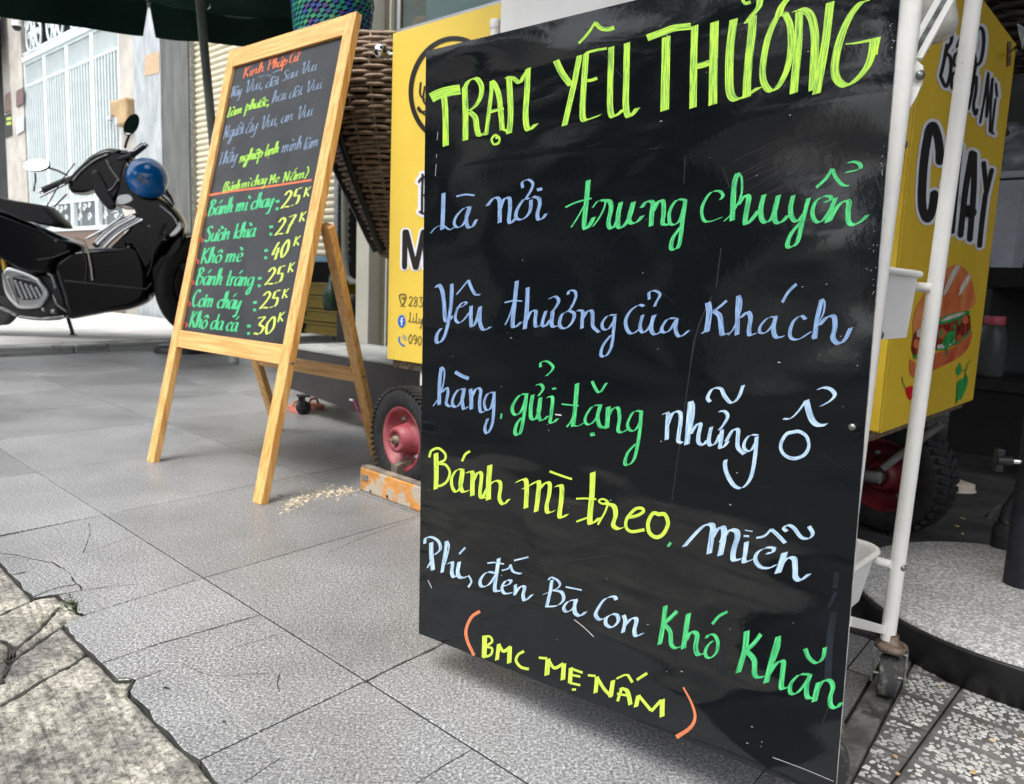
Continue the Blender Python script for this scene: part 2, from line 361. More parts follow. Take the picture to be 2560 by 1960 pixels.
# rough cast concrete in the near left corner: real relief
gd_ = bz(700, 1680)-bz(420, 1130); GANG = math.atan2(gd_.y, gd_.x)
def concrete_mat():
    m_ = bpy.data.materials.new('stamped_concrete'); m_.use_nodes = True; t = m_.node_tree; b = t.nodes['Principled BSDF']; L = t.links
    g = t.nodes.new('ShaderNodeNewGeometry')
    def noise_(sc, det, rgh, mapping=None):
        n = t.nodes.new('ShaderNodeTexNoise'); n.inputs['Scale'].default_value = sc; n.inputs['Detail'].default_value = det; n.inputs['Roughness'].default_value = rgh
        if mapping:
            mp = t.nodes.new('ShaderNodeMapping'); mp.vector_type = 'TEXTURE'; mp.inputs['Rotation'].default_value = (0, 0, mapping[0]); mp.inputs['Scale'].default_value = mapping[1]
            L.new(g.outputs['Position'], mp.inputs[0]); L.new(mp.outputs[0], n.inputs['Vector'])
        else: L.new(g.outputs['Position'], n.inputs['Vector'])
        return n
    n1 = noise_(6, 9, .75); n2 = noise_(130, 9, .85); n3 = noise_(34, 6, .75, (GANG, (4.5, .28, 1)))
    r1 = t.nodes.new('ShaderNodeValToRGB'); e = r1.color_ramp.elements
    e[0].position = .36; e[0].color = (.085, .08, .08, 1); e[1].position = .60; e[1].color = (.34, .33, .295, 1); q = e.new(.46); q.color = (.16, .153, .145, 1)
    L.new(n1.outputs['Fac'], r1.inputs[0])
    r2 = t.nodes.new('ShaderNodeValToRGB'); e = r2.color_ramp.elements; e[0].position = .40; e[0].color = (.25, .25, .245, 1); e[1].position = .58; e[1].color = (2.1, 2.1, 2.0, 1)
    L.new(n2.outputs['Fac'], r2.inputs[0]); mx = t.nodes.new('ShaderNodeMix'); mx.data_type = 'RGBA'; mx.blend_type = 'MULTIPLY'; mx.inputs[0].default_value = .9
    L.new(r1.outputs[0], mx.inputs[6]); L.new(r2.outputs[0], mx.inputs[7])
    r3 = t.nodes.new('ShaderNodeValToRGB'); e = r3.color_ramp.elements; e[0].position = .40; e[0].color = (.26, .26, .26, 1); e[1].position = .50; e[1].color = (1, 1, 1, 1)
    L.new(n3.outputs['Fac'], r3.inputs[0]); mx2 = t.nodes.new('ShaderNodeMix'); mx2.data_type = 'RGBA'; mx2.blend_type = 'MULTIPLY'; mx2.inputs[0].default_value = .55
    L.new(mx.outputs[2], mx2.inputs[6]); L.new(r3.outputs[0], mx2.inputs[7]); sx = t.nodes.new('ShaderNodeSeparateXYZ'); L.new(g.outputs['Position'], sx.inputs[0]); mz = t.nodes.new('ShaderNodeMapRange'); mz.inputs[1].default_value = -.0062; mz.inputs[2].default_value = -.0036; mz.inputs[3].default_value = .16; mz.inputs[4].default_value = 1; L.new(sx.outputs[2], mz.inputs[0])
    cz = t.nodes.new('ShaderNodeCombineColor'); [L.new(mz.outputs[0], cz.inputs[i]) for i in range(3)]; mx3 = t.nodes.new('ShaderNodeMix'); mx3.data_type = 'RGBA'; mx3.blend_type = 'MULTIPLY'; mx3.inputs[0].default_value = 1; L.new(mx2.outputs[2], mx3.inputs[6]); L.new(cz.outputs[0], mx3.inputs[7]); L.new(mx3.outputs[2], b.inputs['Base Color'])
    b.inputs['Roughness'].default_value = .9
    ad = t.nodes.new('ShaderNodeMath'); ad.operation = 'ADD'; L.new(n2.outputs['Fac'], ad.inputs[0]); L.new(n3.outputs['Fac'], ad.inputs[1])
    bp = t.nodes.new('ShaderNodeBump'); bp.inputs['Strength'].default_value = .55; bp.inputs['Distance'].default_value = .006
    L.new(ad.outputs[0], bp.inputs['Height']); L.new(bp.outputs[0], b.inputs['Normal'])
    return m_
M['concrete'] = concrete_mat()
cracks_c = [[bz(0, 735), bz(100, 690), bz(185, 650)], [bz(360, 790), bz(200, 890), bz(75, 985), bz(0, 1000)], [bz(330, 690), bz(200, 830), bz(70, 930), bz(50, 1000), bz(0, 1110)],
            [bz(480, 945), bz(400, 1010), bz(240, 1090), bz(60, 1200), bz(0, 1230)], [bz(0, 870), bz(60, 900), bz(60, 980)]]
grooves = [[bz(420+k*38, 1130+k*14), bz(560+k*52, 1400+k*22), bz(700+k*60, 1680+k*30)] for k in range(0, 6)]+[[bz(130+k*60, 1150+k*25), bz(270+k*62, 1450+k*25), bz(370+k*66, 1690+k*25)] for k in range(-3, 5)]
def segd(p, a, b):
    ab = b-a; t = max(0, min(1, (p-a).dot(ab)/ab.length_squared)); return (p-(a+ab*t)).length
def cheight(p):
    h = noise.noise(p*9)*.0016+noise.noise(p*45)*.0012+noise.noise(p*130)*.0009
    for c in cracks_c:
        d = min(segd(p, c[k], c[k+1]) for k in range(len(c)-1))
        d += noise.noise(p*70)*.002
        if d < .006: h -= .008*(1-max(d, 0)/.006)
    for c in grooves:
        d = min(segd(p, c[k], c[k+1]) for k in range(len(c)-1))+noise.noise(p*40)*.004
        if d < .005: h -= .0022*(1-max(0, d)/.005)
    return h-.0012
O_ = G(300, 1960); NU, NV = 190, 300
u0, u1 = -1.35, .75; v0, v1 = -.95, .0
cb_ = MB(); vs = []
edge_ref = bz(640, 1105)
for a in range(NU+1):
    for b in range(NV+1):
        s = b/NV; # along da
        p = edge_ref+da*(-.95+s*1.5)+db*(-.62+ (a/NU)*.80)
        p.z = 0; p.z = cheight(p); vs.append(p)
fs = [(a*(NV+1)+b, a*(NV+1)+b+1, (a+1)*(NV+1)+b+1, (a+1)*(NV+1)+b) for a in range(NU) for b in range(NV)]
# hide under the tiles: sink verts that lie well inside the tile row
bd = [bz(-400, 130), bz(0, 455), bz(75, 535), bz(185, 650), bz(318, 628), bz(340, 655), bz(427, 680), bz(425, 728), bz(475, 742), bz(350, 800), bz(485, 940), bz(565, 1015), bz(650, 1105), bz(748, 1100), bz(715, 1165), bz(975, 1450), bz(1105, 1545), bz(1215, 1690), bz(1470, 1950), bz(2000, 2400)]
def inside_tiles(p):    # ray crossing against the traced edge closed far on the tile side
    poly = bd+[bd[-1]+db*3, bd[0]+db*3]; c = False
    for i in range(len(poly)):
        a, b = poly[i], poly[i-1]
        if (a.y > p.y) != (b.y > p.y) and p.x < (b.x-a.x)*(p.y-a.y)/(b.y-a.y)+a.x: c = not c
    return c
for p in vs:
    if inside_tiles(p): p.z = -.0178
    else:
        d = min(segd(Vector((p.x, p.y, 0)), bd[k], bd[k+1]) for k in range(len(bd)-1))
        if d < .006: p.z -= .006*(1-d/.006)
cb_.add(vs, fs, 0, True)
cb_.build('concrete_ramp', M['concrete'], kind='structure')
cc2 = MB()
for c_ in cracks_c:
    b0 = len(cc2.v); strip(cc2, c_, .0026, 0, .9)
    for v in cc2.v[b0:]: v.z = max(cheight(Vector((v.x, v.y, 0))), -.0045)+.0012
cc2.build('crack', M['crack'], pavement)
pb2 = MB(); q0 = edge_ref+db*-.62
pb2.add([Vector((p.x, p.y, -.012)) for p in (q0+da*-6, q0+da*3, q0+da*3-db*3, q0+da*-6-db*3)], [(0, 1, 2, 3)])
pb3 = q0+da*-6
pb2.add([Vector((p.x, p.y, -.0125)) for p in (q0+da*-6, q0+da*-.9, q0+da*-.9+db*.5, q0+da*-6+db*.5)], [(0, 1, 2, 3)])
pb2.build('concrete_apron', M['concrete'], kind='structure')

# moss tuft in the broken corner
M['moss'] = mat('moss', (.025, .045, .018), .9, col2=(.07, .10, .04), vscale=60)
ms = MB()
for k in range(120):
    c = bz(385+random.gauss(0, 26), 690+random.gauss(0, 22)); r_ = random.uniform(.001, .0028)
    a = random.random()*6.28; d = Vector((math.cos(a), math.sin(a), random.uniform(.2, 1))).normalized()*r_*2
    q = Vector((-d.y, d.x, 0)).normalized()*r_; c.z = random.uniform(-.004, .003)
    ms.add([c-q, c+q, c+d+q*.4, c+d-q*.4], [(0, 1, 2, 3)])
for k in range(160):
    t = random.random(); c = bz(650+random.gauss(0, 30), 1130+random.gauss(0, 30)); r_ = random.uniform(.0006, .0016); c.z = -.004
    ms.add([c, c+Vector((r_, 0, .002)), c+Vector((0, r_, .003))], [(0, 1, 2)])
ms.build('moss_tuft', M['moss'], kind='stuff', label='small green moss growing in the broken tile corner', cat='moss')

# raised bright lot in front of the gate with its kerb
LZ = .052
M['lot'] = mat('pale_paving', (.46, .46, .45), .7, var=.12, vscale=3, bump=.15, bscale=30)
M['kerb'] = mat('stained_kerb', (.26, .27, .26), .8, streak=(1, 1, 9), var=.3, vscale=3, dirt=((.12, .12, .10), 5, .6))
kn = Vector((-KDIR.y, KDIR.x, 0))
lotm = MB(); L0 = KA+kn*.16-KDIR*5; L1 = KA+kn*.16+KDIR*2.2
lotm.add([Vector((p.x, p.y, z)) for p, z in ((L0, LZ), (L1, LZ), (L1+kn*9, LZ+.10), (L0+kn*9, LZ+.1))], [(0, 1, 2, 3)])
lotm.build('raised_paving', M['lot'], kind='structure')
ax = kn
for k in range(6):
    kb = MB(); c = KA+KDIR*(-2.6+k*1.0+.5)+kn*.08
    kb.box(Vector((c.x, c.y, LZ/2-.015)), (KDIR, kn, Z), (.992, .16, LZ+.03), 0, .01); kb.build('kerbstone', M['kerb'], kind='structure')

# ---- terrazzo paving on the right
M['terr_base'] = mat('dark_cement', (.115, .11, .107), .85, var=.3, vscale=12, bump=.25, bscale=260)
M['pebble'] = mat('white_marble_chip', (.50, .50, .48), .5, var=.25, vscale=25)
M['pebble_b'] = mat('grey_marble_chip', (.36, .37, .37), .5, var=.2, vscale=25)
M['pebble_c'] = mat('ochre_marble_chip', (.52, .42, .27), .5, var=.2, vscale=25)
T0 = G(2322, 1827); ta = (G(2496, 1881)-G(2322, 1817)).normalized(); tb = (G(2379, 1758)-G(2281, 1893)).normalized()
ta = (ta-tb*ta.dot(tb)*.9).normalized()
PA, PB = .118, .0755
tbase = MB()
kpl = KP-kd*3; 
tq = [KP-kd*1.2, KP+kd*3.2, KP+kd*3.2+ta*3.5, KP-kd*1.2+ta*3.5]
tbase.add([Vector((p.x, p.y, -.0085)) for p in tq], [(0, 1, 2, 3)])
terr = tbase.build('terrazzo_paving', M['joint'], kind='structure')
kerb2 = MB()
M['edging'] = mat('dirty_cement_edging', (.13, .13, .125), .85, var=.4, vscale=20, bump=.3, bscale=60, dirt=((.04, .04, .036), 14, .56))
kc = KP+kd*.0+Vector((kd.y, -kd.x, 0))*.019
kerb2.box(Vector((kc.x, kc.y, -.006)), (kd, Vector((kd.y, -kd.x, 0)), Z), (1.5, .032, .012), 0, .003)
kerb2.build('cement_edging', M['edging'], kind='structure')
def right_of_kerb(p): return -side_of(p)-.037
pcount = 0; peb_small = MB(); pebbles = []
def in_view(p):
    v = p-CAM; w_ = v.dot(FW)
    if w_ <= .1: return False
    x = 1280+FPX*v.dot(RT)/w_; y = 980-FPX*v.dot(UP)/w_
    return -60 < x < 2620 and 1500 < y < 2020
def chip(poly, z0, z1):
    n = len(poly); c = sum(poly, Vector())/n
    mb = MB(); top = [c+(p-c)*.86 for p in poly]
    vs = [Vector((p.x, p.y, z1)) for p in top]+[Vector((p.x, p.y, z0)) for p in poly]
    mb.add(vs, [list(range(n))]+[(k, (k+1) % n, n+(k+1) % n, n+k) for k in range(n)]); return mb
for i in range(-8, 22):
    for j in range(-8, 24):
        o = T0+ta*(i*PA)+tb*(j*PB)
        P = [o, o+ta*PA, o+ta*PA+tb*PB, o+tb*PB]
        P = clip(P, right_of_kerb)
        if len(P) < 3: continue
        cc = sum(P, Vector())/len(P)
        if (cc-T0).length > 2.2: continue
        bi = (i % 3 == 0)
        tile_mesh(P, 'paver', terr, M['terr_base'], 0, .007, .0012, .0022)
        if not in_view(cc): continue
        pad = [o+ta*(PA*.06)+tb*(PB*.03), o+ta*(PA*.95)+tb*(PB*.03), o+ta*(PA*.95)+tb*(PB*.90), o+ta*(PA*.06)+tb*(PB*.90)]
        nx, ny = 13, 9
        for a in range(nx):
            for b in range(ny):
                if random.random() < .10: continue
                u, v = (a+.5*(b % 2)+.35+random.uniform(-.2, .2))/nx, (b+.5+random.uniform(-.2, .2))/ny
                if u > 1: continue
                c = pad[0]+(pad[1]-pad[0])*u+(pad[3]-pad[0])*v
                if right_of_kerb(c) < .004: continue
                K = random.choice((4, 5, 5, 6)); r0 = random.uniform(.0030, .0056); asp = random.uniform(.5, .95); th = random.random()*3.14; poly = []
                for k in range(K):
                    t = 6.2832*(k+random.uniform(-.28, .28))/K; r_ = r0*random.uniform(.85, 1.12)
                    x, y = math.cos(t)*r_, math.sin(t)*r_*asp
                    poly.append(c+Vector((x*math.cos(th)-y*math.sin(th), x*math.sin(th)+y*math.cos(th), 0)))
                mb = chip(poly, -.0002, .0005+random.uniform(0, .0003))
                pebbles.append(((c-CAM).length, mb))
pebbles.sort(key=lambda t: t[0])
pst = [MB(), MB(), MB()]
for k, (d, mb) in enumerate(pebbles):
    r_ = random.random(); mi = 0 if r_ < .60 else (1 if r_ < .992 else 2)
    if k < 300: mb.build('pebble', M[('pebble', 'pebble_b', 'pebble_c')[mi]], terr)
    else: pst[mi].add(mb.v, mb.f)
for k in range(3):
    if pst[k].v: pst[k].build('pebble_field', M[('pebble', 'pebble_b', 'pebble_c')[k]], terr, kind='stuff')
# dark old paving further right/back, under the shop front
M['oldpave'] = mat('old_dark_paving', (.045, .044, .042), .8, var=.35, vscale=7, bump=.3, bscale=40)
M['oldjoint'] = mat('old_joint', (.02, .02, .019), .95)
ob = MB(); ob.add([W(-1.0, 1.55, -.004), W(5, 1.55, -.004), W(5, 5.25, -.004), W(-4.1, 5.25, -.004), W(-4.1, 3.4, -.004), W(-1.0, 3.4, -.004)], [(0, 1, 2, 3, 4, 5)])
old = ob.build('shop_floor', M['oldjoint'], kind='structure')
random.seed(5)
b = 1.2
while b < 5.2:
    hb = random.uniform(.13, .2) if b < 2.2 else .3
    a = -.95+random.uniform(0, .1)
    while a < 3.6:
        wa = random.uniform(.12, .26) if b < 2.2 else .3
        if a+wa/2 > -.9:
            P = [W(a, b, 0), W(a+wa, b, 0), W(a+wa, b+hb, 0), W(a, b+hb, 0)]
            tw = .016 if b < 2.2 else 0
            P = [p+Vector((random.uniform(-tw, tw), random.uniform(-tw, tw), 0)) for p in P]
            tile_mesh(P, 'slab', old, M['oldpave'], .003+random.uniform(-.001, .002), .01, .003, .002)
        a += wa
    b += hb
random.seed(11)
# ================================================================ STROKE LETTERING
ST = {}
def catmull(P, seg=6):
    if len(P) < 3: 
        (x0, y0), (x1, y1) = P; return [(x0+(x1-x0)*k/3, y0+(y1-y0)*k/3) for k in range(4)]
    Q = [(2*P[0][0]-P[1][0], 2*P[0][1]-P[1][1])]+list(P)+[(2*P[-1][0]-P[-2][0], 2*P[-1][1]-P[-2][1])]
    out = []
    for i in range(1, len(Q)-2):
        p0, p1, p2, p3 = Q[i-1:i+3]
        for s in range(seg):
            t = s/seg; o = []
            for c in (0, 1):
                o.append(.5*((2*p1[c])+(-p0[c]+p2[c])*t+(2*p0[c]-5*p1[c]+4*p2[c]-p3[c])*t*t+(-p0[c]+3*p1[c]-3*p2[c]+p3[c])*t**3))
            out.append(tuple(o))
    out.append(tuple(P[-1])); return out
_sc = [0]
def ribbon(mb, pts, wd, mode, proj, z, seg=6, ang=22, mi=0):
    """sweep a flat chisel ('v') or a round pen ('n') along pts; proj maps a 2D point and lift to 3D"""
    C = catmull(pts, seg); n = len(C); a, b = [], []
    nx, ny = math.cos(math.radians(ang))*wd/2, -math.sin(math.radians(ang))*wd/2
    for i, (x, y) in enumerate(C):
        x0, y0 = C[max(i-1, 0)]; x1, y1 = C[min(i+1, n-1)]; tx, ty = x1-x0, y1-y0; l = math.hypot(tx, ty) or 1; tx /= l; ty /= l
        px, py = -ty, tx
        if mode == 'v':
            s = 1 if (px*nx+py*ny) > 0 else -1; mth = wd*.11
            hx, hy = nx+s*px*mth, ny+s*py*mth
        else:
            k = 1.0
            if mode == 't': k = .35+.65*i/(n-1)
            hx, hy = px*wd/2*k, py*wd/2*k
            # keep the same handedness
        a.append((x+hx, y+hy)); b.append((x-hx, y-hy))
    base = len(mb.v); off = _sc[0]*7.3; _sc[0] += 1; L = 0
    vs = []
    for i in range(n):
        if i: L += math.hypot(C[i][0]-C[i-1][0], C[i][1]-C[i-1][1])/max(wd, 1e-6)
        zz = z+i*1.2e-6
        vs += [proj(a[i], zz), proj(b[i], zz)]
        mb.uv[base+2*i] = (0+off, L); mb.uv[base+2*i+1] = (1+off, L)
    mb.add(vs, [(2*i, 2*i+1, 2*i+3, 2*i+2) for i in range(n-1)], mi)
    if mode == 'n' or mode == 'r':
        for (x, y) in ((C[0], C[-1]) if mode == 'r' else ()):
            K = 10; b0 = len(mb.v); vv = [proj((x+math.cos(6.283*k/K)*wd/2, y+math.sin(6.283*k/K)*wd/2), z+8e-6*K) for k in range(K)]
            for k in range(K): mb.uv[b0+k] = (.5+off, 0)
            mb.add(vv, [list(range(K))], mi)

# single-line handwriting glyphs, x-height 1
GL = {
 'a': (1.0, [[(.9, .95), (.4, 1), (.05, .55), (.2, .05), (.6, .15), (.85, .9)], [(.88, 1), (.8, .4), (.85, 0), (1.05, .15)]]),
 'b': (1.0, [[(.15, 1.9), (.1, .9), (.12, .05), (.6, 0), (.9, .5), (.6, 1), (.15, .7)]]),
 'c': (.85, [[(.8, .8), (.5, 1), (.1, .6), (.2, .1), (.55, 0), (.85, .2)]]),
 'd': (1.0, [[(.85, .9), (.4, 1), (.05, .5), (.3, 0), (.7, .2), (.88, .8)], [(.92, 1.8), (.85, .9), (.85, .1), (1.05, .15)]]),
 'e': (.85, [[(.1, .5), (.7, .6), (.7, .95), (.35, 1), (.08, .5), (.35, 0), (.8, .2)]]),
 'g': (1.0, [[(.88, .9), (.4, 1), (.05, .55), (.3, .05), (.7, .3), (.88, .9)], [(.9, 1), (.82, 0), (.6, -.9), (.25, -.75), (.5, -.2), (1.05, .2)]]),
 'h': (1.0, [[(.2, .1), (.4, 1.2), (.38, 1.9), (.18, 1.7), (.15, .8), (.12, 0)], [(.18, .4), (.55, 1), (.75, .8), (.72, .1), (1.0, .15)]]),
 'i': (.45, [[(.2, 1), (.18, .3), (.25, 0), (.45, .15)]]),
 'l': (.45, [[(.25, 1.9), (.15, .8), (.2, .05), (.45, .15)]]),
 'k': (.9, [[(.2, 1.8), (.15, 0)], [(.8, 1.0), (.2, .5), (.8, 0)]]),
 'm': (1.5, [[(.1, 1), (.15, .5), (.1, 0)], [(.15, .5), (.45, 1), (.65, .8), (.6, 0)], [(.65, .5), (.95, 1), (1.15, .8), (1.1, .1), (1.4, .15)]]),
 'n': (1.0, [[(.1, 1), (.15, .5), (.1, 0)], [(.15, .5), (.5, 1), (.7, .8), (.68, .1), (.95, .15)]]),
 'o': (.95, [[(.5, 1), (.1, .6), (.2, .05), (.65, .05), (.85, .6), (.5, 1)]]),
 'p': (1.0, [[(.2, 1.3), (.15, 0), (.12, -.9)], [(.15, .5), (.55, 1), (.85, .6), (.6, .05), (.2, .1)]]),
 'r': (.7, [[(.1, 1), (.15, .5), (.1, 0)], [(.15, .6), (.4, 1), (.65, .9)]]),
 's': (.75, [[(.65, .9), (.3, 1), (.2, .65), (.6, .4), (.4, 0), (.05, .1)]]),
 't': (.65, [[(.35, 1.7), (.28, .6), (.3, .05), (.6, .15)], [(.0, 1.05), (.6, 1.15)]]),
 'u': (1.0, [[(.15, 1), (.1, .3), (.3, 0), (.6, .3), (.75, 1)], [(.78, 1), (.72, .3), (.8, 0), (1.0, .15)]]),
 'v': (.8, [[(.1, 1), (.35, 0), (.75, 1)]]),
 'y': (1.0, [[(.15, 1), (.12, .3), (.4, .05), (.75, .9)], [(.85, 1), (.7, 0), (.45, -.85), (.15, -.7)]]),
 'B': (1.2, [[(.25, 1.85), (.2, 0)], [(.05, 1.6), (.4, 1.95), (.85, 1.6), (.4, 1.05), (.95, .8), (.75, .1), (.2, 0)]]),
 'C': (1.1, [[(.95, 1.6), (.6, 1.9), (.15, 1.2), (.2, .3), (.6, 0), (1.05, .3)]]),
 'K': (1.1, [[(.25, 1.85), (.2, 0)], [(.95, 1.85), (.3, .95), (.6, .6), (.95, 0)]]),
 'L': (.9, [[(.45, 1.85), (.35, .3), (.1, .1)], [(.05, .15), (.5, 0), (.9, .15)]]),
 'N': (1.3, [[(.1, 1.5), (.3, 1.8), (.2, 0)], [(.3, 1.8), (.85, .1), (.95, 1.85)]]),
 'M': (1.5, [[(.1, 1.5), (.3, 1.8), (.2, 0)], [(.3, 1.8), (.65, .7), (1.1, 1.85), (1.1, 0)]]),
 'P': (1.1, [[(.25, 1.8), (.2, 0)], [(.05, 1.5), (.4, 1.95), (.95, 1.6), (.7, .9), (.2, .9)]]),
 'S': (1.0, [[(.85, 1.6), (.5, 1.9), (.2, 1.5), (.75, .7), (.5, 0), (.05, .3)]]),
 'T': (1.1, [[(.55, 1.8), (.5, 0)], [(0, 1.75), (1.1, 1.85)]]),
 'V': (1.0, [[(.05, 1.5), (.25, 1.85), (.35, .1), (.6, .2), (.95, 1.6), (.8, 1.9)]]),
 '0': (1.1, [[(.6, 1.8), (.15, 1), (.4, 0), (.9, .6), (.85, 1.5), (.6, 1.8)]]),
 '2': (1.1, [[(.15, 1.4), (.5, 1.8), (.9, 1.4), (.5, .6), (.1, .1), (.5, .15), (1.0, .05)]]),
 '3': (1.1, [[(.15, 1.7), (.85, 1.75), (.45, 1.05), (.95, .7), (.7, .05), (.1, .15)]]),
 '4': (1.1, [[(.6, 1.8), (.15, .7), (.5, .65), (1.0, .75)], [(.75, 1.2), (.65, 0)]]),
 '5': (1.1, [[(.9, 1.8), (.35, 1.75), (.25, 1.05)], [(.25, 1.05), (.8, 1.0), (.75, .25), (.1, .1)]]),
 '7': (1.1, [[(.15, 1.7), (.95, 1.8), (.6, .9), (.4, 0)], [(.35, .85), (.9, .95)]]),
 '8': (1.1, [[(.85, 1.5), (.5, 1.8), (.2, 1.4), (.85, .6), (.5, 0), (.15, .4), (.75, 1.1), (.85, 1.5)]]),
 '9': (1.1, [[(.9, 1.2), (.5, .9), (.2, 1.3), (.5, 1.8), (.9, 1.4), (.8, .5), (.4, 0)]]),
 '(': (.5, [[(.45, 2.0), (.1, 1.0), (.3, -.2)]]), ')': (.5, [[(.1, 2.0), (.4, 1.0), (.05, -.2)]]),
 '-': (.6, [[(.05, .6), (.55, .65)]]), ',': (.35, [[(.2, .15), (.1, -.35)]]), '/': (.7, [[(.6, 1.9), (.05, -.1)]]), ' ': (.6, []), '.': (.3, [[(.1, .05), (.15, 0)]]),
}
ACC = {'1': [(.45, 1.35), (.8, 1.75)], '2': [(.2, 1.75), (.6, 1.35)], '3': [(.25, 1.65), (.55, 1.85), (.65, 1.55), (.5, 1.35)], '4': [(.1, 1.4), (.35, 1.65), (.6, 1.4), (.85, 1.65)],
       '5': [(.45, -.35), (.5, -.42)], '^': [(.15, 1.2), (.5, 1.55), (.8, 1.2)], '*': [(.8, .95), (1.05, 1.15), (.95, 1.4)], '=': [(.55, 1.45), (1.1, 1.5)], 'D': [(.2, 1.35), (.35, 1.4)]}
def split(txt):
    """letters with trailing accent codes: ~1 acute ~2 grave ~3 hook ~4 tilde ~5 dot ~^ hat ~* horn ~= bar"""
    out = []; i = 0
    while i < len(txt):
        c = txt[i]; i += 1; ac = ''
        while i < len(txt) and txt[i] == '~': ac += txt[i+1]; i += 2
        out.append((c, ac))
    return out
def word(mb, txt, p0, p1, xh, wd, proj, z, upv=(.2, -1.0), mode='v', ang=22, mi=0):
    L = split(txt); tot = sum(GL[c][0] for c, _ in L); dx, dy = (p1[0]-p0[0])/tot, (p1[1]-p0[1])/tot; pen = 0
    for c, ac in L:
        wdt, sts = GL[c]
        S = [list(s) for s in sts]; up2 = 0
        hi = c in 'BCKLNMPSTVhdtl'
        for k in ac:
            a = [(x, y+up2) for x, y in ACC[k]]
            if k == '^': up2 = .4
            if k not in '*5=' and hi: a = [(x, y+.9) for x, y in a]
            S.append(a)
        if c == 'i' and not ac: S.append([(.2, 1.4), (.3, 1.45)])
        for s in S:
            pts = [(p0[0]+(pen+x)*dx+y*xh*upv[0], p0[1]+(pen+x)*dy+y*xh*upv[1]) for x, y in s]
            ribbon(mb, pts, wd, mode, proj, z, seg=4, ang=ang, mi=mi); z += 1.2e-5
        pen += wdt
    return z
def T(o, s):     # zoom-window transform
    return lambda pts: [(o[0]+x*s, o[1]+y*s) for x, y in pts]
R1 = ((1040, 0), .28259); R2 = ((1600, 0), .2917); R3 = ((1040, 400), .29765); R4 = ((1600, 380), .30948); R5 = ((1040, 850), .29765)
R6 = ((1600, 850), .29767); R7 = ((1040, 1320), .38095); R8 = ((1600, 1320), .38095)

# ================================================================ MAIN BLACK SIGN
dh = -(ray(-1206, 682).normalized()); dv = ray(840, 17000).normalized(); dv = (dv-dh*dh.dot(dv)).normalized(); BN = dh.cross(dv).normalized()
if BN.y > 0: BN = -BN                                    # towards the camera
BBL = G(1046, 1583, .05)
def BP(x, y):
    d = ray(x, y); return CAM+d*((BBL-CAM).dot(BN)/d.dot(BN))
def bproj(p, z): return BP(p[0], p[1])+BN*z
TL = BP(1065, 128); BR = BP(2085, 1998); Wd = (BR-BBL).dot(dh)+.0; Hd = (BBL-TL).dot(dv)
board_mat = bpy.data.materials.new('glossy_black_panel'); board_mat.use_nodes = True
t = board_mat.node_tree; b = t.nodes['Principled BSDF']; L = t.links
b.inputs['Base Color'].default_value = (.0045, .0060, .0075, 1); b.inputs['Roughness'].default_value = .13; b.inputs['Specular IOR Level'].default_value = .55
tc = t.nodes.new('ShaderNodeTexCoord')
n1 = t.nodes.new('ShaderNodeTexNoise'); n1.inputs['Scale'].default_value = 3.0; n1.inputs['Detail'].default_value = 1.5
mp = t.nodes.new('ShaderNodeMapping'); mp.inputs['Scale'].default_value = (1, 1, 2.6); L.new(tc.outputs['Object'], mp.inputs[0]); L.new(mp.outputs[0], n1.inputs['Vector'])
bp = t.nodes.new('ShaderNodeBump'); bp.inputs['Strength'].default_value = 1.0; bp.inputs['Distance'].default_value = .022; L.new(n1.outputs['Fac'], bp.inputs['Height'])
n2 = t.nodes.new('ShaderNodeTexNoise'); n2.inputs['Scale'].default_value = 160; n2.inputs['Detail'].default_value = 4; L.new(tc.outputs['Object'], n2.inputs['Vector'])
bp2 = t.nodes.new('ShaderNodeBump'); bp2.inputs['Strength'].default_value = .03; bp2.inputs['Distance'].default_value = .002; L.new(n2.outputs['Fac'], bp2.inputs['Height']); L.new(bp.outputs[0], bp2.inputs['Normal'])
L.new(bp2.outputs[0], b.inputs['Normal'])
n3 = t.nodes.new('ShaderNodeTexNoise'); n3.inputs['Scale'].default_value = 9; n3.inputs['Detail'].default_value = 9; n3.inputs['Roughness'].default_value = .75; L.new(tc.outputs['Object'], n3.inputs['Vector'])
mr = t.nodes.new('ShaderNodeMapRange'); mr.inputs[1].default_value = .3; mr.inputs[2].default_value = .75; mr.inputs[3].default_value = .03; mr.inputs[4].default_value = .13
L.new(n3.outputs['Fac'], mr.inputs[0]); L.new(mr.outputs[0], b.inputs['Roughness'])
M['board'] = board_mat; M['board_edge'] = mat('white_panel_edge', (.55, .55, .54), .6, var=.3, vscale=60)
M['lime'] = paint_streak('lime_marker', (.52, .84, .06), (.17, .38, .07)); M['limeY'] = paint_streak('yellow_green_marker', (.66, .84, .09), (.36, .56, .06))
M['green'] = paint_streak('green_marker', (.10, .66, .22), (.02, .27, .10)); M['blue'] = paint_streak('pale_blue_marker', (.28, .42, .68), (.10, .18, .33))
M['sky'] = paint_streak('light_blue_marker', (.56, .72, .88), (.20, .34, .52)); M['orange'] = paint_streak('orange_marker', (.82, .24, .10), (.62, .16, .07))
sign = empty('sign_board', (BBL.x, BBL.y, 0), 'large glossy black sign board with hand painted lettering, leaning on the white rack', 'sign board')
TH = .003
def bcorner(u, v): return TL+dh*(u*Wd)+dv*(v*Hd)
mb = MB(); pb_ = MB()
q = [bcorner(0, -.0), bcorner(1, 0), bcorner(1, 1), bcorner(0, 1)]
pb_.add(q, [(0, 1, 2, 3)]); 
mb.add([p for p in q]+[p-BN*TH for p in q], [(4, 5, 6, 7), (0, 1, 5, 4), (1, 2, 6, 5), (2, 3, 7, 6), (3, 0, 4, 7)])
ft = MB(); ft.prism([p-BN*TH for p in q], BN*TH)
e_ = ft.build('panel', [M['board'], M['board_edge']], sign)
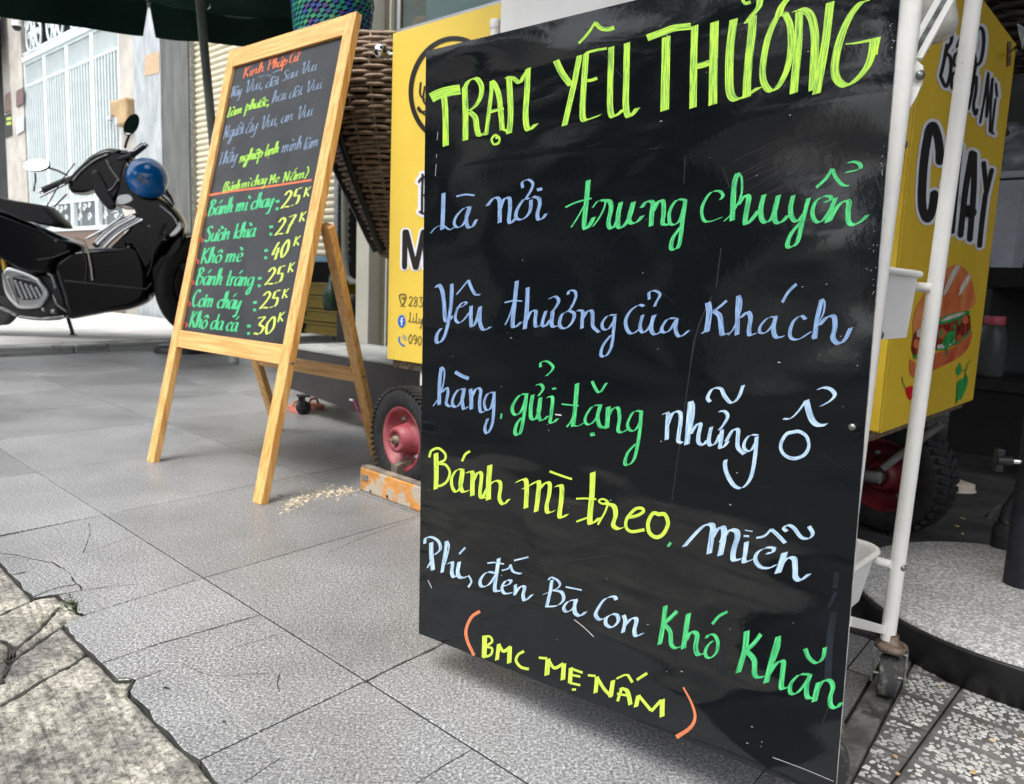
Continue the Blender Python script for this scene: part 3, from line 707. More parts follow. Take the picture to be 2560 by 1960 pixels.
for p in e_.data.polygons:
    if abs(p.normal.dot(BN)) < .5: p.material_index = 1
# back battens
bt = MB()
for u in (.06, .94): bt.bar(bcorner(u, .03)-BN*.010, bcorner(u, .97)-BN*.010, .018, .012, dh)
bt.build('batten', M['white_metal'], sign)
def letters(name, label, items, material):
    mb = MB(); z = .00025
    for reg, pts, wd, mode in items:
        o, s = reg; P = [(o[0]+x*s, o[1]+y*s) for x, y in pts]
        ribbon(mb, P, wd*s, mode, bproj, z); z += 2.4e-5
    return mb.build(name, M[material], sign, label)
exec_data = None
V, N_, Tt = 'v', 'n', 't'
letters('painted_word', 'painted word TRẠM', [
 (R1, [(135, 868), (200, 835), (290, 808), (392, 790)], 88, N_), (R1, [(250, 850), (262, 1000), (264, 1292)], 46, V),
 (R1, [(432, 770), (440, 1000), (438, 1242)], 44, V), (R1, [(425, 790), (470, 715), (535, 695), (580, 760), (575, 850), (530, 935), (465, 985)], 38, V),
 (R1, [(475, 990), (525, 1040), (540, 1130), (555, 1190), (590, 1195), (618, 1170)], 42, V),
 (R1, [(622, 1195), (645, 1010), (665, 850), (672, 725)], 32, V), (R1, [(670, 715), (705, 760), (738, 860), (755, 1020), (765, 1150)], 40, V), (R1, [(762, 1140), (785, 1150), (818, 1168)], 24, V),
 (R1, [(660, 990), (720, 972), (780, 960)], 26, N_), (R1, [(735, 1215), (705, 1195), (672, 1230), (690, 1275), (735, 1262), (738, 1215), (705, 1225)], 20, N_),
 (R1, [(826, 1182), (840, 1000), (826, 690)], 44, V), (R1, [(798, 685), (860, 690), (918, 735), (950, 680), (1005, 600)], 34, V),
 (R1, [(992, 610), (985, 800), (972, 1000), (980, 1110), (1005, 1150), (1068, 1095)], 44, V)], 'lime')
letters('painted_word', 'painted word YÊU', [
 (R1, [(1240, 535), (1295, 650), (1372, 755)], 48, V), (R1, [(1448, 490), (1400, 740), (1315, 1112)], 46, V),
 (R1, [(1505, 482), (1490, 700), (1475, 950), (1485, 1060), (1550, 1048), (1630, 1020)], 46, V), (R1, [(1488, 490), (1540, 458), (1690, 428)], 22, N_), (R1, [(1518, 715), (1560, 708), (1605, 692)], 26, N_),
 (R1, [(1442, 385), (1520, 300), (1592, 195)], 22, N_), (R1, [(1590, 205), (1640, 252), (1700, 262), (1755, 245)], 36, N_),
 (R1, [(1730, 415), (1722, 700), (1718, 930), (1738, 1030), (1790, 1010), (1842, 965)], 46, V), (R1, [(1868, 380), (1862, 700), (1858, 930), (1880, 1028), (1918, 1010), (1962, 955)], 48, V)], 'lime')
letters('painted_word', 'painted word THƯƠNG', [
 (R2, [(62, 325), (180, 282), (300, 240), (438, 225)], 58, N_), (R2, [(226, 315), (220, 600), (212, 948)], 64, V),
 (R2, [(470, 220), (462, 500), (455, 925)], 54, V), (R2, [(640, 188), (632, 500), (625, 898)], 64, V), (R2, [(470, 572), (530, 560), (604, 535)], 48, N_),
 (R2, [(805, 165), (775, 400), (766, 600), (772, 780), (812, 852), (880, 835), (960, 790), (1022, 748)], 62, V), (R2, [(968, 140), (958, 300), (935, 500), (920, 700), (915, 835)], 62, V),
 (R2, [(880, 0), (905, 30), (950, 18)], 28, N_), (R2, [(1030, -20), (1020, 60), (965, 130), (915, 200)], 50, V),
 (R2, [(1240, 110), (1175, 150), (1100, 320), (1060, 520), (1055, 680), (1110, 775), (1180, 750), (1260, 600), (1295, 420), (1290, 230), (1245, 115)], 50, V), (R2, [(1275, -20), (1215, 60), (1185, 148)], 58, V),
 (R2, [(1368, 100), (1355, 400), (1318, 800)], 62, V), (R2, [(1325, 105), (1395, 82), (1465, 140), (1500, 300), (1495, 500), (1480, 775)], 62, V), (R2, [(1632, 20), (1600, 300), (1558, 560), (1515, 805)], 64, V),
 (R2, [(1990, -10), (1890, 30), (1780, 180), (1705, 380), (1672, 560), (1690, 680), (1765, 735), (1860, 680), (1950, 570), (1992, 450), (2005, 330)], 62, V),
 (R2, [(1765, 380), (1880, 366), (2060, 330)], 26, Tt), (R2, [(2028, 325), (2010, 400), (1998, 480)], 70, V)], 'lime')
letters('painted_word', 'painted words Là nơi', [
 (R3, [(232, 278), (228, 450), (222, 585)], 30, V), (R3, [(125, 615), (170, 565), (230, 552), (285, 585), (330, 560)], 14, V),
 (R3, [(465, 398), (410, 402), (345, 465), (322, 530), (345, 565), (390, 550), (430, 480), (455, 405)], 22, V), (R3, [(450, 395), (425, 480), (435, 560), (475, 560), (510, 500)], 26, V), (R3, [(342, 305), (420, 290), (494, 297)], 16, N_),
 (R3, [(600, 385), (650, 322), (692, 322), (706, 370), (704, 527)], 30, V), (R3, [(704, 420), (740, 330), (785, 322), (792, 400), (782, 500), (800, 530), (840, 488)], 28, V),
 (R3, [(955, 325), (905, 335), (850, 420), (842, 480), (875, 502), (925, 480), (962, 420), (968, 335)], 26, V), (R3, [(898, 235), (896, 185), (945, 165), (982, 195), (970, 250), (925, 325)], 22, V),
 (R3, [(985, 308), (1032, 322), (1042, 370), (1022, 450), (1030, 500), (1068, 490), (1096, 450)], 28, V), (R3, [(1018, 252), (1062, 240)], 26, N_)], 'blue')
letters('painted_word', 'painted word trung', [
 (R3, [(1448, 170), (1432, 350), (1415, 500), (1420, 575), (1455, 555), (1495, 480)], 36, V), (R3, [(1255, 397), (1350, 355), (1475, 322)], 13, N_), (R3, [(1305, 565), (1360, 480), (1412, 385)], 12, N_),
 (R3, [(1485, 400), (1530, 345), (1590, 340), (1575, 420), (1530, 500), (1485, 560)], 16, V), (R3, [(1560, 340), (1625, 345), (1640, 410), (1618, 520), (1635, 575), (1675, 550), (1705, 470)], 34, V),
 (R3, [(1722, 355), (1700, 460), (1702, 560), (1742, 560), (1795, 480), (1830, 352)], 34, V), (R3, [(1828, 352), (1792, 480), (1808, 530), (1860, 520), (1905, 468)], 34, V),
 (R4, [(15, 450), (55, 400), (105, 408), (98, 480), (90, 600)], 34, V), (R4, [(108, 480), (150, 402), (188, 400), (192, 500), (185, 580), (235, 588)], 32, V),
 (R4, [(370, 388), (300, 388), (245, 470), (240, 560), (272, 588), (325, 550), (368, 405)], 26, V), (R4, [(368, 390), (345, 560), (318, 750), (275, 790), (252, 770), (270, 690), (335, 600)], 30, V)], 'green')
letters('painted_word', 'painted word chuyển', [
 (R4, [(652, 385), (672, 350), (640, 315), (570, 330), (512, 420), (500, 500), (525, 560), (590, 555), (665, 525)], 24, V),
 (R4, [(790, 170), (765, 250), (752, 420), (745, 555)], 38, V), (R4, [(795, 168), (822, 215), (822, 330), (790, 420), (740, 500), (680, 560)], 16, V), (R4, [(790, 430), (845, 355), (880, 368), (862, 470), (852, 580), (900, 550), (960, 470)], 38, V),
 (R4, [(1002, 345), (978, 450), (985, 540), (1022, 568), (1075, 520), (1120, 350)], 36, V), (R4, [(1122, 350), (1090, 470), (1095, 560), (1140, 570), (1200, 510)], 36, V),
 (R4, [(1240, 350), (1218, 450), (1230, 530), (1275, 560), (1340, 480)], 34, V), (R4, [(1365, 372), (1330, 500), (1305, 600), (1275, 720), (1230, 768), (1192, 755), (1222, 660), (1310, 560)], 34, V),
 (R4, [(1492, 402), (1530, 395), (1545, 362), (1490, 358), (1420, 400), (1395, 490), (1420, 560), (1470, 560), (1525, 490), (1570, 400)], 30, V),
 (R4, [(1580, 370), (1545, 470), (1512, 570)], 38, V), (R4, [(1530, 560), (1590, 450), (1645, 400), (1688, 402), (1682, 490), (1690, 570), (1735, 588), (1800, 550), (1835, 510)], 38, V),
 (R4, [(1425, 288), (1500, 220), (1555, 138)], 24, N_), (R4, [(1555, 138), (1590, 215), (1640, 268), (1685, 277)], 26, V), (R4, [(1685, 92), (1715, 78), (1770, 92), (1785, 130), (1740, 150), (1665, 165)], 28, V)], 'green')
letters('painted_word', 'painted word yêu', [
 (R3, [(168, 1072), (195, 1048), (225, 1110), (238, 1240), (250, 1350), (285, 1340), (300, 1310)], 28, V), (R3, [(302, 1040), (298, 1180), (275, 1350), (240, 1480), (200, 1535), (172, 1520), (180, 1460), (210, 1415)], 26, V),
 (R3, [(340, 1240), (385, 1232), (425, 1205), (395, 1195), (350, 1250), (332, 1330), (362, 1368), (410, 1335), (450, 1280)], 20, V), (R3, [(465, 1225), (462, 1330), (472, 1400), (510, 1350), (540, 1232)], 26, V), (R3, [(542, 1230), (538, 1350), (560, 1422), (600, 1420), (628, 1400)], 26, V),
 (R3, [(342, 1130), (400, 1060), (442, 1008)], 12, N_), (R3, [(442, 1010), (470, 1080), (500, 1128), (540, 1132)], 22, V)], 'blue')
letters('painted_word', 'painted word thương', [
 (R3, [(848, 1015), (830, 1200), (812, 1380), (838, 1402), (885, 1360)], 30, V), (R3, [(745, 1198), (820, 1182), (892, 1185)], 12, N_), (R3, [(750, 1385), (790, 1300), (818, 1205)], 12, N_),
 (R3, [(940, 1070), (932, 1250), (915, 1420)], 30, V), (R3, [(930, 1350), (965, 1275), (1008, 1272), (1002, 1350), (1010, 1400), (1050, 1388)], 26, V), (R3, [(1092, 1268), (1062, 1370), (1085, 1398), (1130, 1340)], 26, V),
 (R3, [(1150, 1275), (1140, 1370), (1155, 1400), (1190, 1395)], 28, V), (R3, [(1118, 1168), (1170, 1145), (1200, 1180), (1180, 1230), (1142, 1280)], 24, V),
 (R3, [(1300, 1265), (1235, 1290), (1208, 1360), (1222, 1408), (1272, 1408), (1320, 1350), (1330, 1290), (1295, 1268)], 25, V), (R3, [(1278, 1130), (1290, 1098), (1335, 1102), (1345, 1150), (1312, 1230), (1275, 1275)], 22, V),
 (R3, [(1358, 1262), (1400, 1270), (1398, 1340), (1395, 1415)], 26, V), (R3, [(1400, 1335), (1440, 1272), (1480, 1270), (1486, 1340), (1490, 1400), (1540, 1448)], 26, V),
 (R3, [(1685, 1300), (1615, 1308), (1568, 1365), (1575, 1418), (1620, 1418), (1672, 1340)], 22, V), (R3, [(1672, 1310), (1660, 1450), (1640, 1580), (1592, 1648), (1555, 1635), (1575, 1555), (1640, 1470)], 24, V)], 'blue')
letters('painted_word', 'painted word của', [
 (R3, [(1915, 1228), (1870, 1218), (1800, 1270), (1762, 1350), (1778, 1430), (1820, 1458), (1890, 1410)], 26, V), (R3, [(1905, 1300), (1882, 1400), (1910, 1450), (1965, 1400), (2008, 1300)], 26, V), (R3, [(1960, 1172), (1960, 1112), (2010, 1098), (2050, 1130), (2022, 1190), (2005, 1230)], 22, V),
 (R4, [(110, 1320), (92, 1420), (112, 1470), (150, 1465), (180, 1440)], 28, V), (R4, [(290, 1342), (225, 1350), (178, 1420), (192, 1458), (240, 1440), (295, 1355)], 24, V), (R4, [(300, 1345), (288, 1430), (312, 1488), (350, 1480), (396, 1440)], 26, V)], 'blue')
letters('painted_word', 'painted word khách', [
 (R4, [(550, 1215), (560, 1300), (540, 1452)], 42, V), (R4, [(498, 1468), (525, 1450), (550, 1448)], 12, N_), (R4, [(702, 1200), (645, 1250), (590, 1288)], 18, N_), (R4, [(600, 1285), (645, 1325), (658, 1420), (668, 1475), (712, 1465)], 36, V),
 (R4, [(797, 1160), (790, 1290), (785, 1478)], 34, V), (R4, [(802, 1158), (820, 1200), (810, 1290), (760, 1420), (715, 1480)], 14, V), (R4, [(815, 1340), (870, 1292), (895, 1340), (882, 1440), (892, 1480), (940, 1462)], 32, V),
 (R4, [(1100, 1330), (1035, 1340), (975, 1405), (970, 1455), (1015, 1460), (1070, 1400), (1098, 1335)], 22, V), (R4, [(1098, 1328), (1080, 1420), (1098, 1495), (1160, 1492)], 32, V), (R4, [(1150, 1215), (1200, 1130), (1265, 1066)], 22, N_),
 (R4, [(1340, 1352), (1300, 1322), (1240, 1370), (1212, 1460), (1230, 1508), (1290, 1510), (1385, 1450)], 26, V), (R4, [(1470, 1190), (1432, 1350), (1412, 1510)], 34, V), (R4, [(1475, 1185), (1494, 1220), (1480, 1310), (1430, 1400), (1390, 1500)], 14, V),
 (R4, [(1450, 1400), (1515, 1332), (1570, 1332), (1575, 1420), (1560, 1500), (1605, 1548), (1660, 1510), (1705, 1420)], 36, V)], 'blue')
letters('painted_word', 'painted word hàng', [
 (R5, [(215, 228), (200, 350), (196, 545)], 26, V), (R5, [(218, 225), (240, 260), (230, 370), (195, 480), (145, 555)], 12, V), (R5, [(220, 440), (258, 400), (270, 440), (256, 530), (290, 558), (315, 540)], 22, V),
 (R5, [(410, 410), (355, 420), (312, 490), (312, 548), (345, 562), (390, 500), (408, 420)], 22, V), (R5, [(405, 405), (390, 500), (402, 578), (442, 558)], 24, V), (R5, [(330, 268), (385, 300), (445, 325)], 30, N_),
 (R5, [(460, 410), (466, 500), (466, 582)], 28, V), (R5, [(470, 480), (508, 408), (545, 422), (536, 520), (545, 602), (582, 600)], 24, V), (R5, [(665, 440), (605, 450), (576, 520), (590, 585), (630, 570), (660, 460)], 20, V), (R5, [(658, 440), (655, 600), (638, 720), (600, 785), (580, 740), (605, 660)], 22, V)], 'blue')
letters('painted_word', 'painted words gửi tặng', [
 (R5, [(720, 618), (714, 662)], 14, N_), (R5, [(940, 455), (875, 462), (818, 540), (812, 600), (842, 630), (890, 590), (930, 470)], 24, V), (R5, [(930, 455), (910, 620), (880, 770), (850, 798), (832, 770), (850, 700), (890, 650)], 26, V),
 (R5, [(982, 460), (965, 560), (968, 650), (1005, 665), (1035, 600), (1045, 490)], 28, V), (R5, [(1048, 482), (1030, 590), (1042, 668), (1075, 668), (1110, 638)], 26, V), (R5, [(1010, 378), (1050, 372), (1070, 410), (1030, 470)], 22, V), (R5, [(1048, 228), (1050, 190), (1100, 178), (1152, 220), (1140, 260), (1095, 302)], 20, V),
 (R5, [(1105, 480), (1148, 482), (1140, 600), (1130, 688), (1160, 690), (1190, 660)], 26, V), (R5, [(1145, 410), (1180, 406)], 16, N_),
 (R5, [(1355, 365), (1340, 550), (1322, 725)], 32, V), (R5, [(1225, 538), (1300, 546), (1368, 552)], 12, N_), (R5, [(1268, 730), (1300, 690), (1322, 640)], 14, N_), (R5, [(1325, 722), (1370, 720), (1412, 695)], 14, V),
 (R5, [(1560, 545), (1485, 558), (1428, 640), (1428, 695), (1465, 708), (1520, 650), (1555, 555)], 22, V), (R5, [(1550, 545), (1528, 640), (1545, 720), (1590, 735)], 28, V), (R5, [(1482, 345), (1512, 410), (1548, 440), (1602, 360)], 22, V), (R5, [(1465, 795), (1505, 787)], 28, N_),
 (R5, [(1618, 560), (1612, 650), (1606, 742)], 34, V), (R5, [(1612, 650), (1655, 578), (1700, 572), (1712, 660), (1700, 755), (1735, 775), (1785, 745)], 26, V),
 (R5, [(1905, 600), (1835, 600), (1782, 690), (1792, 748), (1835, 762), (1880, 700), (1900, 615)], 22, V), (R5, [(1895, 602), (1880, 780), (1842, 980), (1790, 1048), (1758, 1030), (1785, 940), (1850, 870)], 26, V)], 'green')
letters('painted_word', 'painted words những ổ', [
 (R6, [(195, 622), (235, 615), (230, 700), (225, 838)], 30, V), (R6, [(228, 720), (275, 615), (335, 608), (340, 700), (322, 840), (355, 865)], 30, V),
 (R6, [(425, 515), (410, 700), (395, 878)], 40, V), (R6, [(440, 515), (455, 560), (440, 700), (400, 820)], 16, V), (R6, [(425, 790), (475, 712), (510, 708), (492, 800), (495, 862), (535, 880), (565, 840)], 30, V),
 (R6, [(600, 730), (580, 830), (592, 885), (640, 862), (672, 790)], 28, V), (R6, [(690, 755), (682, 840), (675, 905), (712, 890), (740, 850)], 30, V), (R6, [(668, 598), (712, 598), (738, 640), (710, 700), (668, 755)], 26, V),
 (R6, [(590, 520), (570, 480), (612, 410), (680, 408), (712, 470), (770, 528), (830, 480), (868, 380)], 28, V), (R6, [(725, 850), (780, 758), (825, 755), (822, 830), (825, 905), (878, 958)], 30, V),
 (R6, [(992, 800), (925, 800), (878, 860), (882, 918), (930, 930), (978, 850)], 24, V), (R6, [(982, 812), (965, 1000), (930, 1160), (860, 1242), (790, 1220), (735, 1130), (715, 1050), (722, 1005)], 30, V),
 (R6, [(1300, 770), (1232, 790), (1185, 870), (1195, 940), (1250, 985), (1315, 992), (1385, 960), (1420, 890), (1400, 810), (1345, 770), (1300, 768)], 28, N_),
 (R6, [(1205, 660), (1265, 658), (1330, 600), (1395, 508)], 22, V), (R6, [(1398, 505), (1420, 600), (1452, 680), (1500, 715), (1565, 712)], 42, V), (R6, [(1495, 418), (1540, 398), (1602, 412), (1638, 460), (1600, 510), (1520, 555)], 30, V)], 'sky')
letters('painted_word', 'painted words Bánh mì treo', [
 (R5, [(170, 950), (172, 1100), (168, 1252)], 34, V), (R5, [(112, 985), (130, 930), (190, 910), (245, 955), (242, 1005), (195, 1035), (250, 1048), (285, 1110), (262, 1185), (205, 1225), (175, 1212)], 20, N_),
 (R5, [(402, 1090), (345, 1090), (302, 1160), (308, 1240), (342, 1275), (380, 1220), (400, 1105)], 22, V), (R5, [(390, 1092), (375, 1200), (392, 1272), (445, 1265)], 28, V), (R5, [(388, 1018), (415, 962), (455, 932)], 20, N_),
 (R5, [(428, 1112), (475, 1110), (476, 1200), (475, 1308)], 32, V), (R5, [(480, 1190), (520, 1112), (552, 1130), (542, 1250), (545, 1320), (592, 1322)], 26, V), (R5, [(622, 1050), (612, 1200), (610, 1342)], 38, V), (R5, [(560, 1325), (610, 1230), (660, 1185), (705, 1190), (712, 1240), (702, 1330), (735, 1380), (785, 1335)], 26, V),
 (R5, [(848, 1192), (918, 1170), (932, 1260), (925, 1412)], 34, V), (R5, [(900, 1250), (968, 1215), (1032, 1188), (1028, 1300), (1010, 1442)], 34, V), (R5, [(1030, 1262), (1090, 1198), (1125, 1210), (1120, 1300), (1100, 1390), (1110, 1448), (1165, 1435)], 30, V),
 (R5, [(1178, 1225), (1225, 1230), (1222, 1350), (1208, 1470), (1232, 1490), (1272, 1462)], 34, V), (R5, [(1125, 1102), (1220, 1138), (1312, 1168)], 18, N_),
 (R5, [(1488, 1110), (1480, 1300), (1462, 1520), (1500, 1530), (1545, 1490)], 40, V), (R5, [(1348, 1332), (1430, 1330), (1518, 1337)], 15, N_), (R5, [(1350, 1525), (1440, 1492)], 15, N_),
 (R5, [(1620, 1352), (1575, 1375), (1538, 1352), (1572, 1335), (1612, 1360), (1592, 1440), (1530, 1550)], 16, N_), (R5, [(1602, 1372), (1665, 1395), (1680, 1470), (1660, 1550), (1698, 1585), (1748, 1572)], 34, V),
 (R5, [(1770, 1490), (1850, 1478), (1912, 1440), (1898, 1412), (1840, 1422), (1775, 1500), (1768, 1570), (1815, 1608), (1922, 1592)], 26, N_),
 (R6, [(165, 1465), (112, 1455), (72, 1530), (82, 1615), (140, 1655), (200, 1625), (238, 1540), (212, 1465), (160, 1462)], 32, N_)], 'limeY')
letters('painted_comma', None, [(R8, [(182, 122), (202, 94)], 14, N_), (R8, [(190, 124), (208, 98)], 6, N_)], 'green')
letters('painted_word', 'painted word miễn', [
 (R8, [(290, 122), (350, 52), (410, -8), (450, -26), (478, -12), (470, 60), (455, 168)], 32, V), (R8, [(468, 70), (510, 5), (548, -2), (550, 60), (526, 180)], 34, V), (R8, [(535, 90), (580, 18), (630, 18), (640, 60), (615, 150), (615, 208), (662, 205)], 32, V),
 (R8, [(700, 90), (692, 160), (685, 222), (742, 205)], 28, V), (R8, [(690, 14), (740, 22)], 6, N_), (R8, [(682, 52), (718, 54)], 13, N_),
 (R8, [(832, 165), (868, 160), (880, 132), (830, 128), (772, 160), (758, 210), (792, 255), (850, 262), (892, 240)], 24, V), (R8, [(950, 160), (928, 230), (905, 296)], 40, V), (R8, [(900, 292), (955, 205), (1010, 198), (1018, 260), (1022, 322), (1055, 342), (1112, 300)], 32, V),
 (R8, [(765, 65), (820, 50), (862, 8)], 14, N_), (R8, [(862, 8), (900, 40), (955, 98)], 22, V), (R8, [(965, 22), (945, 0), (972, -20), (1012, 0), (1060, 60), (1110, 68), (1135, 35), (1110, -12)], 22, V)], 'sky')
letters('painted_word', 'painted words Phí, đến Bà Con', [
 (R7, [(100, 95), (102, 180), (112, 276)], 24, V), (R7, [(75, 262), (100, 215)], 9, N_), (R7, [(58, 102), (65, 66), (105, 60), (150, 90), (160, 140), (125, 175)], 17, V),
 (R7, [(202, 85), (190, 180), (172, 292)], 20, V), (R7, [(205, 85), (218, 120), (195, 220), (168, 285)], 9, V), (R7, [(210, 235), (240, 225), (236, 290), (250, 322), (280, 305)], 20, V), (R7, [(285, 222), (275, 290), (292, 325), (332, 322)], 22, V), (R7, [(285, 170), (325, 128)], 13, N_), (R7, [(345, 310), (365, 350), (345, 388)], 13, N_),
 (R7, [(525, 295), (465, 290), (424, 340), (432, 382), (480, 370), (528, 300)], 18, V), (R7, [(545, 198), (530, 300), (520, 405), (560, 410)], 22, V), (R7, [(470, 230), (520, 226), (580, 236)], 9, N_),
 (R7, [(568, 382), (610, 370), (625, 345), (592, 345), (566, 390), (582, 428), (632, 425)], 17, V), (R7, [(655, 370), (650, 440)], 18, V), (R7, [(650, 435), (685, 385), (715, 388), (705, 440), (718, 475), (766, 435)], 20, V), (R7, [(565, 278), (608, 265), (620, 240)], 9, N_), (R7, [(620, 240), (640, 285), (692, 300)], 15, V), (R7, [(645, 213), (740, 190)], 10, N_),
 (R7, [(895, 340), (880, 430), (860, 515)], 20, V), (R7, [(872, 340), (890, 322), (935, 345), (945, 380), (900, 410), (835, 435)], 13, V), (R7, [(900, 405), (958, 420), (970, 470), (930, 508), (860, 515)], 19, V),
 (R7, [(1050, 470), (1002, 480), (972, 520), (990, 548), (1030, 530), (1058, 475)], 19, V), (R7, [(1052, 465), (1042, 520), (1050, 560), (1082, 575), (1116, 548)], 23, V), (R7, [(985, 385), (1090, 406)], 10, N_),
 (R7, [(1318, 470), (1300, 448), (1242, 465), (1195, 530), (1182, 570), (1212, 600), (1262, 580)], 22, V), (R7, [(1300, 560), (1255, 585), (1250, 630), (1290, 650), (1330, 610), (1322, 570), (1292, 562)], 21, V), (R7, [(1365, 570), (1376, 610), (1360, 685)], 22, V), (R7, [(1372, 640), (1418, 592), (1450, 600), (1436, 670), (1448, 708), (1492, 688)], 24, V)], 'sky')
letters('painted_word', 'painted words khó khăn', [
 (R8, [(168, 510), (155, 620), (130, 764)], 27, V), (R8, [(245, 545), (200, 590), (158, 622)], 24, N_), (R8, [(160, 628), (198, 680), (206, 760), (232, 788), (272, 775)], 24, V),
 (R8, [(320, 560), (305, 650), (285, 792)], 30, V), (R8, [(300, 740), (335, 682), (375, 700), (366, 780), (382, 830), (420, 822)], 28, V), (R8, [(478, 740), (440, 778), (430, 830), (462, 852), (502, 815), (512, 750), (488, 702), (450, 700), (438, 722)], 20, V), (R8, [(475, 630), (520, 578), (575, 548)], 18, N_),
 (R8, [(702, 675), (688, 800), (645, 948)], 34, V), (R8, [(795, 695), (750, 755), (698, 800)], 26, N_), (R8, [(700, 805), (750, 865), (752, 950), (770, 978), (815, 975)], 30, V),
 (R8, [(910, 710), (870, 850), (828, 1015)], 34, V), (R8, [(918, 710), (915, 770), (890, 850), (850, 930)], 14, V), (R8, [(845, 960), (900, 885), (942, 875), (935, 960), (930, 1048), (972, 1045)], 30, V),
 (R8, [(1115, 960), (1045, 962), (992, 1020), (988, 1080), (1030, 1082), (1085, 1020), (1120, 965)], 24, V), (R8, [(1118, 962), (1095, 1040), (1100, 1108), (1135, 1115)], 28, V), (R8, [(1085, 790), (1110, 850), (1160, 885), (1202, 850), (1215, 782)], 24, V),
 (R8, [(1175, 1010), (1160, 1070), (1145, 1138)], 34, V), (R8, [(1155, 1080), (1200, 1005), (1248, 1000), (1268, 1045), (1250, 1110), (1255, 1165), (1290, 1178), (1325, 1142)], 28, V)], 'green')
letters('painted_bracket', None, [(R7, [(420, 545), (365, 585), (330, 665), (338, 740), (382, 836)], 20, N_)], 'orange')
letters('painted_bracket', None, [(R7, [(1755, 1045), (1810, 1150), (1832, 1240), (1800, 1310), (1710, 1372)], 28, Tt)], 'orange')
letters('painted_word', 'painted words BMC MẸ NẤM', [
 (R7, [(452, 715), (448, 845)], 28, V), (R7, [(435, 715), (485, 712), (500, 745), (465, 775), (500, 790), (490, 832), (440, 848)], 15, N_), (R7, [(545, 760), (532, 866)], 22, V), (R7, [(545, 765), (575, 808), (622, 778)], 20, N_), (R7, [(616, 780), (612, 886)], 26, V), (R7, [(710, 808), (672, 830), (658, 870), (690, 912), (742, 925)], 18, N_),
 (R7, [(808, 850), (862, 855)], 16, N_), (R7, [(868, 858), (860, 966)], 28, V), (R7, [(872, 868), (910, 918), (970, 888)], 20, N_), (R7, [(972, 890), (965, 996)], 26, V), (R7, [(1018, 915), (1012, 1015)], 24, V), (R7, [(1020, 922), (1095, 948)], 16, N_), (R7, [(1012, 962), (1080, 974)], 15, N_), (R7, [(1012, 1015), (1080, 1030)], 15, N_), (R7, [(1025, 1060), (1052, 1058)], 14, N_),
 (R7, [(1130, 965), (1182, 970)], 14, N_), (R7, [(1190, 975), (1180, 1080)], 24, V), (R7, [(1190, 980), (1240, 1058), (1288, 1105)], 22, N_), (R7, [(1295, 998), (1280, 1106)], 26, V), (R7, [(1352, 1050), (1325, 1136)], 18, N_), (R7, [(1345, 1048), (1390, 1070), (1410, 1158)], 24, V), (R7, [(1322, 1085), (1395, 1098)], 15, N_), (R7, [(1318, 988), (1365, 965), (1392, 962)], 12, N_), (R7, [(1392, 960), (1422, 1012)], 18, N_), (R7, [(1452, 995), (1520, 950)], 18, N_),
 (R7, [(1462, 1095), (1446, 1172)], 26, V), (R7, [(1465, 1098), (1510, 1152), (1545, 1195)], 20, N_), (R7, [(1545, 1200), (1612, 1128)], 20, N_), (R7, [(1620, 1122), (1618, 1236)], 28, V)], 'limeY')
# wear on the board: paint specks, scratches, rubbed chalk
M['speck'] = mat('white_speck', (.55, .55, .55), .6); M['scratch'] = mat('fine_scratch', (.013, .013, .015), .5); M['smear'] = mat('blue_smear', (.010, .015, .025), .5, col2=(.006, .008, .010), vscale=60)
sp = MB(); rnd = random.Random(3)
for k in range(60):
    u, v = rnd.random()*.97+.015, rnd.random()*.97+.01; r_ = min(abs(rnd.gauss(0, 1)), 1.3)*.00028+.0002; c = bcorner(u, v)+BN*.0002
    a = rnd.random()*.6-.3; L_ = r_*(1+rnd.random()*2.2); d1 = (dh*math.cos(a)+dv*math.sin(a))*L_; d2 = (dv*math.cos(a)-dh*math.sin(a))*r_*.7
    sp.add([c-d1, c-d2, c+d1, c+d2], [(0, 1, 2, 3)])
for k in range(60):
    c = bcorner(.993+rnd.gauss(0, .004), rnd.choice([.12, .25, .36])+rnd.gauss(0, .02))
    if (c-TL).dot(dh) > Wd*.997: continue
    r_ = rnd.uniform(.0001, .0004); c = c+BN*.0002; sp.add([c-dh*r_, c-dv*r_*1.5, c+dh*r_, c+dv*r_], [(0, 1, 2, 3)])
for y0, y1 in ((330, 350), (385, 395), (410, 440)): 
    c = BP(1095-(y0-330)*.05, y0)+BN*.0002; d = BP(1094-(y1-330)*.05, y1)+BN*.0002; sp.add([c-dh*.0003, c+dh*.0003, d+dh*.0002, d-dh*.0003], [(0, 1, 2, 3)])
sp.build('paint_speck', M['speck'], sign, kind='stuff')
sc = MB()
def scr(pts, wd, mb=sc):
    ribbon(mb, pts, wd, 'n', bproj, .0001+rnd.random()*5e-5, seg=3)
for k in range(34):
    x, y = rnd.uniform(1950, 2130), rnd.uniform(340, 420); l = rnd.uniform(80, 230); scr([(x, y), (x-l*.9, y+l*rnd.uniform(.38, .52))], rnd.uniform(.7, 1.4))
for p, wd in [([(1713, 390), (1710, 460)], 2), ([(1805, 415), (1825, 470)], 2), ([(1803, 620), (1790, 720)], 3), ([(1780, 740), (1745, 820), (1728, 900)], 4), ([(1735, 850), (1680, 1250)], 3), ([(1350, 1410), (1420, 1402), (1530, 1388)], 3),
              ([(2170, 380), (2208, 500)], 2), ([(1460, 75), (1520, 60)], 1.6), ([(1330, 255), (1390, 235)], 1.5), ([(2040, 1850), (2075, 1760)], 3), ([(1560, 200), (1490, 110)], 1.2), ([(1275, 1560), (1274, 1610)], 1.4)]: scr(p, wd)
